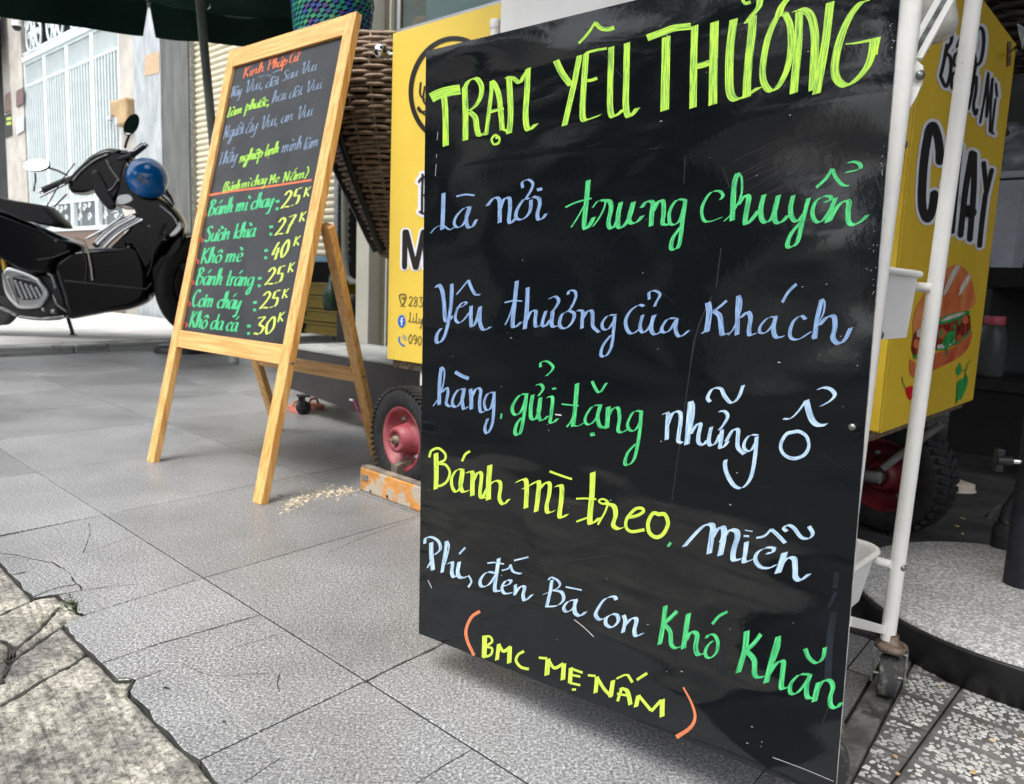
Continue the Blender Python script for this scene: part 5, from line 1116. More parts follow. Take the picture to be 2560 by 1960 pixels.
outline_text([(P2([(1440, 110), (1468, 400)]), 11), (P2([(1520, 180), (1462, 420)]), 11), (P2([(1458, 420), (1425, 680), (1398, 935)]), 12)], 'printed_letter', 'ink', 'white_print', sproj, 7, cart)
M['bun'] = mat('bun_print', (.55, .10, .03), .45, col2=(.72, .28, .10), vscale=16, stops=(.35, .65)); M['bun2'] = mat('lower_bun_print', (.50, .07, .03), .45, col2=(.62, .18, .07), vscale=22)
M['fill'] = mat('filling_print', (.10, .012, .01), .45, col2=(.38, .05, .02), vscale=45); M['leafp'] = mat('leaf_print', (.02, .22, .05), .45, col2=(.04, .36, .09), vscale=30); M['pale'] = mat('pale_print', (.60, .55, .50), .45, var=.15, vscale=30); M['redp'] = mat('chili_print', (.62, .01, .02), .35)
def flat(P, m_, z, name, mp_=P3):
    mb = MB(); Q = catmull(mp_(P)+[mp_(P)[0]], 4)[:-1]; mb.add([sproj(q, z) for q in Q], [list(range(len(Q)))]); return mb.build(name, M[m_], cart)
flat([(790, 540), (780, 640), (770, 800)], 'bun', .001, 'x') if False else None
flat([(730, 1700), (770, 1540), (860, 1400), (960, 1230), (1080, 1150), (1180, 1130), (1260, 1180), (1320, 1290), (1350, 1420), (1345, 1530), (1250, 1600), (1100, 1700), (900, 1900), (760, 2000), (735, 1850)], 'bun', .001, 'printed_bun', P2)
flat([(785, 430), (860, 470), (960, 400), (1100, 350), (1200, 310), (1330, 160), (1350, 230), (1300, 350), (1190, 440), (1000, 530), (900, 575), (835, 597), (785, 560)], 'bun2', .0011, 'printed_bun')
flat([(820, 200), (900, 130), (1050, 100), (1200, 60), (1320, 20), (1340, 100), (1330, 170), (1200, 290), (1050, 330), (900, 400), (830, 400), (800, 330)], 'fill', .0013, 'printed_filling')
flat([(1045, 110), (1060, 70), (1150, 20), (1300, -10), (1335, 5), (1250, 60), (1110, 105)], 'leafp', .0016, 'printed_cucumber'); flat([(1065, 85), (1150, 30), (1290, 0), (1240, 35), (1130, 75)], 'pale', .0018, 'printed_slice')
flat([(1030, 320), (1150, 290), (1280, 220), (1330, 160), (1335, 190), (1250, 270), (1140, 325), (1040, 350)], 'leafp', .0016, 'printed_leaf'); flat([(1035, 300), (1140, 280), (1200, 250), (1150, 310), (1040, 335)], 'pale', .0018, 'printed_slice')
flat([(1130, 180), (1200, 180), (1180, 280), (1140, 300), (1120, 410), (1110, 330), (1080, 280)], 'leafp', .002, 'printed_leaf'); flat([(850, 170), (890, 140), (890, 210), (850, 230)], 'pale', .0018, 'printed_slice'); flat([(820, 390), (900, 370), (930, 400), (830, 425)], 'leafp', .0018, 'printed_leaf')
for c_, r_ in (((1080, 200), (40, 50)), ((845, 290), (28, 45)), ((1235, 235), (28, 28)), ((1290, 70), (30, 40))):
    flat([(c_[0]+r_[0]*math.cos(t), c_[1]+r_[1]*math.sin(t)) for t in [k*.7854 for k in range(8)]], 'bun2', .0019, 'printed_meat')
for q in ([(1050, 190), (1075, 155), (1080, 200), (1050, 235)], [(1180, 110), (1195, 105), (1200, 160), (1185, 160)], [(1225, 95), (1250, 60), (1240, 120)]): flat(q, 'leafp', .0021, 'printed_herb')
for P in ([(1030, 1430), (1060, 1330), (1110, 1210), (1165, 1135), (1200, 1150), (1140, 1260), (1060, 1420)], [(1185, 1430), (1215, 1330), (1285, 1225), (1310, 1240), (1260, 1340), (1200, 1430)]): flat(P, 'pale', .0016, 'printed_cut', P2)
flat([(745, 700), (775, 680), (820, 690), (835, 760), (800, 800), (765, 780)], 'redp', .0012, 'printed_chili'); 
st_ = MB(); ribbon(st_, P3([(716, 590), (722, 640), (745, 700)]), 2, 'n', sproj, .0014); st_.build('printed_stem', M['leafp'], cart); st_ = MB(); ribbon(st_, P3([(1345, 438), (1310, 480), (1300, 530), (1255, 530)]), 1.8, 'n', sproj, .0014); ribbon(st_, P3([(1295, 520), (1280, 640), (1215, 800)]), 1.5, 'n', sproj, .0014); st_.build('printed_stem', M['leafp'], cart)
flat([(1240, 460), (1255, 500), (1252, 550), (1225, 580), (1205, 540), (1220, 500)], 'leafp', .0012, 'printed_leaf'); flat([(1215, 640), (1265, 610), (1285, 700), (1260, 790), (1230, 800), (1205, 840), (1210, 730)], 'leafp', .0012, 'printed_leaf'); flat([(1295, 560), (1315, 610), (1300, 700), (1280, 720), (1275, 620)], 'leafp', .0012, 'printed_leaf')
# pneumatic wheels
def cartwheel(c, R_, ax, rimmat, tw=.052, rim=.60, name='wheel', lug=False, phase=0):
    """ax = axle direction towards the viewer"""
    ax = ax.normalized(); side = ax.cross(Z).normalized(); up_ = side.cross(ax)
    e = empty.__call__ if False else None
    wo = bpy.data.objects.new(name, None); COL.objects.link(wo); wo.parent = cart; wo.location = c-wloc(cart); wo.empty_display_size = .05
    ty = MB(); pr = [(R_*rim, tw*.40), (R_*.70, tw*.5), (R_*.86, tw*.5), (R_*.955, tw*.42), (R_*.985, tw*.25), (R_*.985, -tw*.25), (R_*.955, -tw*.42), (R_*.86, -tw*.5), (R_*.70, -tw*.5), (R_*rim, -tw*.40)]
    ty.lathe(c, ax, pr, 48, sx=side)
    nl = 40 if lug else 56
    for k in range(nl):
        t = 2*math.pi*(k+.5*phase)/nl
        rd = side*math.cos(t)+up_*math.sin(t); tn = ax.cross(rd)
        for s in (-1, 1):
            if lug: ty.box(c+rd*(R_*.975)+ax*(s*tw*.27)+tn*(s*.003), (rd, ax+tn*.35*s, tn-ax*.35*s), (R_*.05, tw*.46, R_*.085), 0)
            else: ty.box(c+rd*(R_*.965)+ax*(s*tw*.33), (rd, ax+tn*.5*s, tn-ax*.5*s), (R_*.055, tw*.36, R_*.055), 0)
    for v in ty.v: pass
    o = ty.build('tyre', M['rubber'], wo)
    rm = MB(); rm.lathe(c, ax, [(R_*rim*1.02, tw*.42), (R_*rim*.97, tw*.43), (R_*rim*.90, tw*.34), (R_*rim*.84, tw*.12), (R_*rim*.62, tw*.05), (R_*rim*.52, tw*.07), (R_*rim*.46, tw*.28), (R_*rim*.40, tw*.62), (R_*rim*.26, tw*.66), (R_*rim*.24, tw*.50), (0, tw*.50)], 40, sx=side)
    rm.lathe(c, ax, [(R_*rim*1.02, -tw*.42), (R_*rim*.9, -tw*.3), (R_*rim*.6, -tw*.2), (0, -tw*.2)], 40, sx=side); rm.build('rim', rimmat, wo)
    for k in range(4):
        t = math.pi/4+k*math.pi/2+.2; rd = side*math.cos(t)+up_*math.sin(t); nb = MB(); nb.lathe(c+rd*(R_*rim*.66)+ax*tw*.05, ax, [(0, .007), (.0065, .006), (.008, 0)], 6); nb.build('wheel_nut', M['galv'], wo)
    hb = MB(); hb.lathe(c+ax*tw*.5, ax, [(R_*rim*.22, 0), (R_*rim*.21, .006), (R_*rim*.14, .006), (R_*rim*.13, .016), (R_*rim*.08, .018), (.003, .026), (0, .026)], 12); hb.build('axle_nut', M['rust'], wo)
    return wo
wc = PL(1030, 1090, E2, G(1030, 1225).dot(E2)+.0); Rw = .5*(PL(1030, 960, E2, wc.dot(E2))-PL(1030, 1221, E2, wc.dot(E2))).length
print('wheel', wc, Rw)
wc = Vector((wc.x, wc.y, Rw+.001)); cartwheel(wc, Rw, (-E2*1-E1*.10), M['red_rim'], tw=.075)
wb = G(2215, 1310); wcr = PL(2215, 1195, E2, 1.80); Rr = .128
vv = ray(2212, 1190); k_ = (Rr-HC)/vv.z; wcr = CAM+vv*k_; print('wheel2', wcr, AB(wcr))
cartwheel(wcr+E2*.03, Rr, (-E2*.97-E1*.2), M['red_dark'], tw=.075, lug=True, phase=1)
# underframe of the cart
uf = MB(); uf.wbox(aC0+.10, aC0+.13, bC+.02, bS1-.03, .24, zF0-.02); uf.wbox(aC1-.16, aC1-.13, bC+.02, bS1-.03, .24, zF0-.02); uf.build('underframe', M['white_metal'], cart)
M['grey_steel'] = mat('dusty_grey_steel', (.18, .18, .175), .6, var=.3, vscale=10)
tb = MB(); tb.tube([G(2165, 1200, .2)*1, G(2300, 1065, .26)] if False else [wcr-E2*.02+Z*.02, wcr+E1*.10-E2*.02+Z*.13], .008, 8); tb.build('strut', M['grey_steel'], cart)
for P_, r_ in (([wcr-E1*.05-E2*.03, wcr-E1*.05-E2*.02+Z*.18], .011), ([wcr-E1*.35-E2*.03-Z*.02, wcr-E2*.03], .013), ([wc+E1*.02+E2*.02, PL(1085, 905, E2, bC+.1)], .010)):
    tb = MB(); tb.tube(P_, r_, 8); tb.build('strut', M['grey_steel'], cart)
# drawbar skirt of the second (dark) cart behind
dk = empty('steel_trolley', (0, 0, 0), 'low dark steel trolley with a black castor behind the chalkboard', 'trolley'); dk.location = PL(800, 980, E2, 1.56)
def DK(x, y, o=0): return PL(x, y, E2, 1.56+o)
M['dark_board'] = mat('dirty_black_board', (.022, .022, .023), .5, col2=(.05, .045, .042), vscale=9, stops=(.3, .75), bump=.05, bscale=30)
mb = MB(); mb.prism([DK(700, 868), DK(1100, 935), DK(1100, 1105), DK(700, 962)], E2*.02); mb.build('skirt_panel', M['dark_board'], dk)
mb = MB(); q0 = DK(700, 866); q1 = DK(1100, 933); mb.prism([q0, q1, q1+E2*.35, q0+E2*.35], Z*.006); mb.build('top_plate', M['oldwood2'] if 'oldwood2' in M else M['kerb'], dk)
cq = G(758, 1036); mb = MB(); R_ = .026
axd = (E1*.9-E2*.4).normalized(); mb.lathe(Vector((cq.x, cq.y, R_))-axd*.012, axd, [(0, 0), (R_*.85, 0), (R_, .004), (R_, .020), (R_*.85, .024), (0, .024)], 24); mb.build('castor_wheel', M['rubber'], dk)
mb = MB(); sd_ = axd.cross(Z)
for s in (-1, 1): mb.box(Vector((cq.x, cq.y, .045))+axd*(s*.018)+sd_*.005, (axd, sd_, Z), (.003, .02, .045), 0, .001)
mb.box(Vector((cq.x, cq.y, .069)), (axd, sd_, Z), (.05, .045, .005), 0, .001); mb.build('castor_fork', M['black_steel'], dk)
# magenta string from the trolley down to the block
M['magenta'] = mat('magenta_string', (.42, .01, .16), .6)
s0, s1 = DK(883, 1001, -.02), G(932, 1108, .0); mb = MB(); mb.tube([s0, s0.lerp(s1, .5)+Vector((0.002, 0, -.003)), s1], .0016, 6); tag(mb.build('string', M['magenta'], None, loc=s1), 'bright magenta string tied from the dark trolley down to the ground', 'string')
mb = MB(); mb.box(s0-E1*.01, (E1, E2, Z), (.02, .006, .006), 0, .002); tag(mb.build('knot_tag', M['white_plastic'], None, loc=s0), 'small white knot where the magenta string is tied', 'knot')
# timber chock under the front wheel
blk = empty('wheel_chock', (0, 0, 0), 'old timber chock painted orange with peeling edges around the front cart wheel', 'wheel chock')
M['chock'] = mat('peeling_orange_paint', (.50, .22, .05), .7, var=.2, vscale=8, dirt=((.42, .38, .31), 30, .49), bump=.3, bscale=60)
M['oldwood'] = mat('weathered_timber', (.20, .165, .13), .85, streak=(1, 1, 1), var=.35, vscale=22, dirt=((.36, .31, .25), 16, .6), bump=.4, bscale=60)
g0, g1 = G(905, 1228), G(1062, 1286); cdir = (g1-g0).normalized(); cn = Vector((-cdir.y, cdir.x, 0)); 
if cn.y < 0: cn = -cn
blk.location = g0
hC = .058
mb = MB(); c = g0+cdir*.19+cn*.012+Z*(hC/2); mb.box(c, (cdir, cn, Z), (.40, .024, hC), 0, .004); mb.build('front_plank', M['chock'], blk)
mb = MB(); mb.box(g0+cdir*.19+cn*.012+Z*(hC+.0015), (cdir, cn, Z), (.396, .022, .003), 0, .001); mb.build('top_edge', M['oldwood'], blk)
mb = MB(); pe = g0+cdir*.052+cn*.095; mb.prism([pe-cn*.05, pe+cn*.055, pe+cn*.055+Z*.085, pe-cn*.05+Z*.07], cdir*.022); mb.build('rear_block', M['oldwood'], blk)
mb = MB(); mb.box(g0+cdir*.012-cn*.001+Z*.036, (cdir, cn, Z), (.024, .003, .012), 0, .001); mb.build('bracket', M['galv'], blk)
for s_, zz in ((.035, .008), (.10, .010), (.018, .036)):
    mb = MB(); mb.lathe(g0+cdir*s_-cn*.0008+Z*zz, -cn, [(.0035, 0), (.003, .001), (0, .0012)], 10); mb.build('nail', M['black_steel'], blk)
# wood shavings
M['shave'] = mat('wood_shavings', (.66, .55, .40), .8, var=.25, vscale=80)
mb = MB(); rs = random.Random(4)
def flake(c, s):
    a = rs.random()*6.28; d = Vector((math.cos(a), math.sin(a), rs.uniform(-.1, .35)))*s; q = Vector((-math.sin(a), math.cos(a), rs.uniform(-.2, .3)))*s*.28
    mb.add([c-q-d, c+q-d, c+q+d+Z*s*.2, c-q+d+Z*s*.1], [(0, 1, 2, 3)])
for k in range(520):
    t = rs.random(); x = 712+t*175+rs.gauss(0, 9); y = 1270-t*58+rs.gauss(0, 7)-8*math.sin(t*5)
    c = G(x, y, .0015); flake(c, rs.uniform(.0012, .0042))
for k in range(330):
    c = G(rs.gauss(800, 85), rs.gauss(1205, 48), .0012); flake(c, rs.uniform(.0007, .0022))
for k in range(90):
    c = G(rs.uniform(450, 1000), rs.uniform(960, 1330), .001); flake(c, rs.uniform(.0005, .0015))
mb.build('wood_shavings', M['shave'], kind='stuff', label='scattered pale wood shavings beside the front foot of the chalkboard', cat='shavings')
for (x, y, l, a_) in ((700, 1238, .010, .3), (780, 1231, .010, -.5), (872, 1237, .011, .1)):
    c = G(x, y, .002); d = E1*math.cos(a_)+E2*math.sin(a_); m2 = MB(); m2.box(c, (d, d.cross(Z), Z), (l, .004, .003), 0, .0008)
    tag(m2.build('wood_chip', M['oldwood'], None, loc=c), ('brown wood chip nearest the front foot of the chalkboard' if x == 700 else 'brown wood chip in the middle of the shavings' if x == 780 else 'brown wood chip nearest the orange timber chock'), 'wood chip', 'wood chips among the shavings')
# ================================================================ RIGHT SIDE: parasol base, shop
dc = Vector((.815, 1.098, 0)); RD, HD = .276, .068
disc = empty('parasol_stand', (dc.x, dc.y, 0), 'round terrazzo parasol base with black rubber band and black pole', 'parasol stand')
M['disc_top'] = mat('speckled_terrazzo', (.30, .30, .295), .75, col2=(.66, .66, .65), vscale=230, stops=(.46, .58), bump=.2, bscale=190, dirt=((.12, .12, .11), 9, .68))
mb = MB(); mb.lathe(dc, Z, [(0, HD), (RD*.5, HD), (RD-.008, HD), (RD-.003, HD-.003), (RD-.003, HD-.008), (RD-.03, .004), (0, .004)], 96); mb.build('concrete_disc', M['disc_top'], disc)
mb = MB(); mb.lathe(dc, Z, [(RD-.0015, HD-.006), (RD+.001, HD-.004), (RD+.002, HD-.01), (RD-.022, .001), (RD-.026, .001)], 96); 
M['band'] = mat('scuffed_black_band', (.012, .012, .013), .45, var=.5, vscale=18, dirt=((.11, .10, .09), 34, .66)); mb.build('rubber_band', M['band'], disc)
pp = G(2560, 1462, HD); pp = Vector((dc.x-.0, dc.y-.0, HD))
q = G(2506, 1452, HD); # left foot of pole on the disc
pr_ = .024; pp = q+ (Vector((q.y, -q.x, 0)).normalized())*pr_
M['navy_steel'] = mat('navy_black_steel', (.012, .013, .018), .5, var=.4, vscale=30, dirt=((.10, .09, .08), 120, .69))
mb = MB(); mb.tube([Vector((pp.x, pp.y, HD)), Vector((pp.x, pp.y, .42))], pr_, 28); mb.build('sleeve', M['navy_steel'], disc)
mb = MB(); mb.tube([Vector((pp.x, pp.y, .42)), Vector((pp.x, pp.y, 2.35))], .019, 20); mb.build('pole', M['navy_steel'], disc)
# clamp screw
kq = PL(2520, 1152, E2, pp.dot(E2)-.02)
cdirx = (Vector((pp.x, pp.y, kq.z))-kq).normalized()
mb = MB(); mb.tube([kq, kq+cdirx*.05], .0052, 12); mb.build('clamp_screw', M['chrome'], disc)
mb = MB(); mb.box(PL(2497, 1150, E2, pp.dot(E2)-.02), (cdirx, cdirx.cross(Z), Z), (.012, .014, .036), 0, .002); mb.tube([kq-cdirx*.015, kq+cdirx*.006], .007, 10); mb.build('clamp_knob', M['black_steel'], disc)
# green parasol canopy overhead (above the frame) - shades the right of the scene
M['green_cloth'] = mat('dark_green_cloth', (.006, .035, .026), .8, var=.25, vscale=3, bump=.25, bscale=5)
M['inner_cloth'] = M['green_cloth']
def canopy(name, c, Rc, zr, zt, n, ph, valance, parent, mt):
    mb = MB(); rimp = []
    for k in range(n):
        t = ph+2*math.pi*k/n; rimp.append(Vector((c.x+math.cos(t)*Rc, c.y+math.sin(t)*Rc, zr)))
    top = Vector((c.x, c.y, zt)); S = 6
    for k in range(n):
        a, b = rimp[k], rimp[(k+1) % n]; grid = []
        for i in range(S+1):
            r_ = i/S
            for j in range(S+1):
                p = top.lerp(a, r_).lerp(top.lerp(b, r_), j/S); p.z -= .05*math.sin(math.pi*j/S)*r_*(1-.5*r_)
                grid.append(p)
        mb.add(grid, [(i*(S+1)+j, i*(S+1)+j+1, (i+1)*(S+1)+j+1, (i+1)*(S+1)+j) for i in range(S) for j in range(S)], 0, True)
    mb.build('canopy_cloth', mt, parent)
    for k in range(n):
        a, b = rimp[k], rimp[(k+1) % n]; f = MB(); S = 16; vs = []
        out = ((a+b)/2-Vector((c.x, c.y, zr))).normalized()
        for j in range(S+1):
            t = j/S; p = a.lerp(b, .012+t*.976); sag = -.05*math.sin(math.pi*t)
            p0 = p+Z*(sag*.5); vlen = valance*(1-.10*math.sin(math.pi*t)); gap = .02*(1 if j in (0, S) else 0)
            wv = out*(.012*math.sin(t*math.pi*5+k)); vs += [p0, p0-Z*vlen*.5+wv*.5, p0-Z*vlen+wv]
        f.add(vs, [(j*3+q, j*3+q+1, j*3+q+4, j*3+q+3) for j in range(S) for q in range(2)], 0, True)
        f.build('valance', mt, parent)
    for k in range(n):
        r = MB(); r.tube([Vector((c.x, c.y, zt-.06)), rimp[k]-Z*.012], .006, 6); r.build('rib', M['galv'], parent)
canopy('canopy', Vector((pp.x, pp.y, 0)), 1.30, 1.98, 2.32, 8, .2, .16, disc, M['green_cloth'])

# left green parasol
corner = PL(372, 4, E2, 2.15)
uc_base = PL(560, 600, E2, 2.2); uc_base.z = 0
umb = empty('parasol', (uc_base.x, uc_base.y, 0), 'dark green market parasol with split valance over the left pavement', 'parasol')
def UP_(x, y): return PL(x, y, E2, 2.2)
print('parasol base', uc_base, AB(uc_base), 'corner', corner, AB(corner))
pq0, pq1 = UP_(532, 345), UP_(499, 0); bot = pq0+(pq0-pq1)*(pq0.z/(pq1.z-pq0.z)); topx = pq1
pd = (topx-bot).normalized(); apex = bot+pd*2.75
M['pole_grey'] = mat('grey_green_pole', (.30, .32, .29), .45, var=.12, vscale=4)
rP = .026
mb = MB(); mb.tube([bot, apex], rP*.95, 18); mb.build('pole', M['pole_grey'], umb)
mb = MB(); hk = UP_(520, 0); mb.tube([UP_(512, -6), UP_(514, 10), UP_(520, 22), UP_(526, 18), UP_(524, 0), UP_(518, -20)], .004, 6); mb.build('crank_hook', M['chrome'], umb)
mb = MB(); bb = G(458, 880); mb.lathe(Vector((bb.x, bb.y, 0)), Z, [(0, .045), (.14, .045), (.165, .03), (.17, 0)], 40); tag(mb.build('round_base', M['black_steel'], None, loc=Vector((bb.x, bb.y, 0))), 'low black round weight on the tiles behind the chalkboard', 'weight')
# canopy: rim corners seen in the photograph, others completed around the pole
zr = corner.z
def atz(x, y, z): 
    return G(x, y, z)
c1 = corner; ctr = Vector((apex.x-.1, apex.y+.1, 0)); 
r_c = (Vector((c1.x, c1.y, 0))-Vector((ctr.x, ctr.y, 0)))
print('rim', zr, 'ctr', ctr, 'r', r_c.length)
rc = r_c.length; t1 = math.atan2(r_c.y, r_c.x)
left = PL(0, -60, E2, corner.dot(E2)-.8); right = PL(900, -5, E2, corner.dot(E2)+.1)
rim = [c1]
e_l = (Vector((-1.0, -1.15, 0))).normalized()
sidel = 2.3
rA = c1+Vector((-.883, -.469, 0))*1.7; rA.z = zr
rB = c1+Vector((1.18, .05, 0)); rB.z = zr
rC = rB+Vector((.3, -1.9, 0)); rC.z = zr; rD = rA+Vector((.9, -1.3, 0)); rD.z = zr
rims = [c1, rB, rC, rD, rA]; cen = sum(rims, Vector())/5; apexc = Vector((cen.x, cen.y, zr+.42))
mb = MB()
for k in range(5):
    a, b = rims[k], rims[(k+1) % 5]; S = 8; grid = []
    for i in range(S+1):
        r_ = i/S
        for j in range(S+1):
            p = apexc.lerp(a, r_).lerp(apexc.lerp(b, r_), j/S); p.z -= .06*math.sin(math.pi*j/S)*r_; grid.append(p)
    mb.add(grid, [(i*(S+1)+j, i*(S+1)+j+1, (i+1)*(S+1)+j+1, (i+1)*(S+1)+j) for i in range(S) for j in range(S)], 0, True)
mb.build('canopy_cloth', M['green_cloth'], umb)
vdrop = (PL(368, 6, E2, corner.dot(E2)).z-PL(368, 96, E2, corner.dot(E2)).z)
for k in range(5):
    a, b = rims[k], rims[(k+1) % 5]; f = MB(); S = 24; vs = []; out = ((a+b)/2-cen); out.z = 0; out.normalize()
    for j in range(S+1):
        t = j/S; p = a.lerp(b, t); edge = min(t, 1-t)*(b-a).length; 
        p0 = p-Z*(.06*math.sin(math.pi*t)*.35)
        wv = out*(.02*math.sin(t*17+k)*min(1, edge*5)); dd = (b-a).normalized()*(.035 if t < .5 else -.035)*max(0, 1-edge/.05)
        vs += [p0, p0-Z*vdrop*.5+wv*.4+dd*.5, p0-Z*vdrop*(1-.0*edge)+wv+dd]
    f.add(vs, [(j*3+q, j*3+q+1, j*3+q+4, j*3+q+3) for j in range(S) for q in range(2)], 0, True); f.build('valance', M['green_cloth'], umb)
    r = MB(); r.tube([apexc-Z*.05, a-Z*.01], .008, 6); r.build('rib', M['pole_grey'], umb)
mb = MB(); mb.tube([c1+Z*.01, c1-Z*.035], .012, 8); mb.build('rib_tip', M['white_plastic'], umb)

# ---- shop interior on the right
M['shopwall'] = mat('dark_shop_wall', (.022, .024, .024), .7, var=.3, vscale=2); M['shelf_black'] = mat('black_shelf', (.010, .010, .011), .4, var=.3, vscale=8)
sw = MB(); sw.wbox(-4.2, 5.2, 5.2, 5.3, 0, 3.0); sw.build('shop_back_wall', M['shopwall'], kind='structure')
sw = MB(); sw.wbox(5.2, 5.3, 1.6, 5.3, 0, 3.0); sw.build('shop_side_wall', M['shopwall'], kind='structure')
sw = MB(); sw.wbox(-4.2, 5.3, 2.2, 5.3, 3.0, 3.1); sw.build('shop_ceiling', M['shopwall'], kind='structure')
bSh = 2.55
def SH(x, y, o=0): return PL(x, y, E2, bSh+o)
shf = empty('shelf_unit', (0, 0, 0), 'black shelving unit in the dark shop at the right', 'shelf'); shf.location = Vector((SH(2450, 955).x, SH(2450, 955).y, 0))
aS0 = SH(2380, 950).dot(E1); zl = SH(2450, 948).z; zu = SH(2480, 668).z
mb = MB(); mb.wbox(aS0, aS0+1.6, bSh, bSh+.4, zl-.03, zl, 0, .002); mb.build('shelf_board', M['shelf_black'], shf)
mb = MB(); mb.wbox(aS0, aS0+1.6, bSh, bSh+.4, zu-.055, zu, 0, .002); mb.build('shelf_board', M['shelf_black'], shf)
mb = MB(); mb.wbox(aS0, aS0+1.6, bSh+.4, bSh+.42, .02, zu+.9); mb.build('shelf_back', M['shopwall'], shf)
mb = MB(); mb.wbox(aS0, aS0+1.6, bSh+.02, bSh+.05, SH(2450, 1018).z*.3, zl-.032); mb.build('kick_panel', M['shelf_black'], shf)
jar = empty('glass_jar', SH(2470, 940, .10), 'clear glass jar with a pink lid on the lower black shelf', 'jar'); jl = jar.location; jl.z = zl+.001
M['jarglass'] = mat('jar_glass', (.30, .33, .32), .08, trans=.85, ior=1.2, alpha=1); M['pink'] = mat('pink_lid', (.42, .07, .10), .5, var=.15, vscale=20)
jw = .5*(PL(2438, 870, E2, bSh+.1)-PL(2513, 870, E2, bSh+.1)).length; jh = PL(2470, 806, E2, bSh+.1).z-PL(2470, 940, E2, bSh+.1).z
jc = Vector((jl.x, jl.y, zl+.001))
mb = MB(); mb.lathe(jc, Z, [(0, 0), (jw*.9, 0), (jw, jh*.08), (jw, jh*.72), (jw*.82, jh*.90), (jw*.66, jh), (jw*.62, jh), (jw*.78, jh*.9), (jw*.95, jh*.72), (jw*.95, jh*.08), (0, .003)], 32); mb.build('jar_body', M['jarglass'], jar)
mb = MB(); mb.lathe(jc+Z*jh*.98, Z, [(jw*.70, 0), (jw*.74, jh*.02), (jw*.74, jh*.14), (jw*.70, jh*.16), (0, jh*.16)], 32); mb.build('lid', M['pink'], jar)
mb = MB(); mb.lathe(jc+Z*.004, Z, [(0, 0), (jw*.88, 0), (jw*.9, jh*.35), (0, jh*.35)], 24); mb.build('jar_contents', mat('jar_contents', (.10, .10, .10), .6, var=.4, vscale=30), jar)
M['greybox'] = mat('pale_grey_box', (.36, .37, .42), .6, var=.12, vscale=7)
bx = empty('storage_box', (0, 0, 0), 'pale grey plastic bin standing on the upper black shelf', 'box'); b0p = SH(2475, 665, .05); b1p = SH(2530, 665, .05); zt_ = SH(2500, 455, .05).z
bx.location = b0p
mb = MB(); base = [W(AB(b0p)[0], AB(b0p)[1], zu+.001), W(AB(b1p)[0], AB(b1p)[1], zu+.001), W(AB(b1p)[0], AB(b1p)[1]+.16, zu+.001), W(AB(b0p)[0], AB(b0p)[1]+.16, zu+.001)]
cen_ = sum(base, Vector())/4; topq = [cen_+(p-cen_)*1.22+Z*(zt_-zu) for p in base]
mb.add(base+topq, [(3, 2, 1, 0), (4, 5, 6, 7), (0, 1, 5, 4), (1, 2, 6, 5), (2, 3, 7, 6), (3, 0, 4, 7)]); mb.build('bin_body', M['greybox'], bx)
mb = MB(); mb.add([p+Z*.0 for p in [cen_+(q-cen_)*1.03 for q in topq]]+[p+Z*.018 for p in [cen_+(q-cen_)*1.03 for q in topq]], [(3, 2, 1, 0), (4, 5, 6, 7), (0, 1, 5, 4), (1, 2, 6, 5), (2, 3, 7, 6), (3, 0, 4, 7)])
mb.build('bin_rim', M['greybox'], bx)
M['clearbag'] = mat('cloudy_bag', (.25, .27, .30), .3, trans=.4, var=.4, vscale=12, bump=.6, bscale=12)
mb = MB(); cb2 = SH(2535, 400, .12); mb.lathe(cb2, Z, [(0, -.09), (.07, -.07), (.085, 0), (.06, .05), (.02, .075), (.03, .10)], 14)
for v in mb.v: v += Vector((noise.noise(v*18), noise.noise(v*18+Vector((3, 1, 2))), noise.noise(v*14+Vector((8, 1, 2)))))*.03
tag(mb.build('plastic_bag', M['clearbag'], None, loc=cb2), 'crumpled clear plastic bag above the pale grey bin', 'plastic bag')
# cable hook stand at the right edge
mb = MB(); s_ = pp+Vector((.0, .0, 0)); hk = [PL(2555, 1218, E2, 1.60), PL(2520, 1270, E2, 1.60), PL(2508, 1300, E2, 1.60), PL(2516, 1312, E2, 1.60), PL(2535, 1318, E2, 1.60)]
mb.tube(hk, .0085, 10); o = tag(mb.build('stool_leg', M['black_steel'], None, loc=G(2515, 1330)), 'bent black tube stool behind the parasol pole at the right edge', 'stool')
mb = MB(); g_ = PL(2513, 1322, E2, 1.60); mb.lathe(Vector((g_.x, g_.y, 0)), Z, [(0, g_.z+.012), (.016, g_.z+.01), (.02, g_.z), (.022, .002), (0, .002)], 18); mb.build('rubber_foot', M['rubber'], o)
# beige shoe behind the rear cart wheel
M['shoe'] = mat('beige_shoe', (.50, .43, .35), .75, var=.15, vscale=16); sc_ = G(2388, 1228)
mb = MB(); dd = (E1*.8+E2*.35).normalized(); nn = Vector((-dd.y, dd.x, 0)); prof = []
for i in range(11):
    t = i/10; r_w = .030*math.sin(math.pi*min(1, .12+t*.88))**.5+.004; hh = .020+.042*(1-t)**1.1; prof.append((t, r_w, hh))
vs = []; K = 12
for t, rw, hh in prof:
    for k in range(K):
        a = math.pi*k/(K-1); vs.append(sc_-dd*.11+dd*(t*.155)+nn*(math.cos(a)*rw)+Z*(.004+math.sin(a)**.7*hh if math.sin(a) > 0 else .004))
mb.add(vs, [(i*K+k, i*K+k+1, (i+1)*K+k+1, (i+1)*K+k) for i in range(10) for k in range(K-1)], 0, True); mb.add(vs[-K:], [list(range(K))]); mb.add(vs[:K], [list(range(K))])
sh_ = mb.build('shoe', M['shoe'], None, 'worn beige shoe lying behind the rear wheel of the yellow cart', 'shoe', loc=sc_)
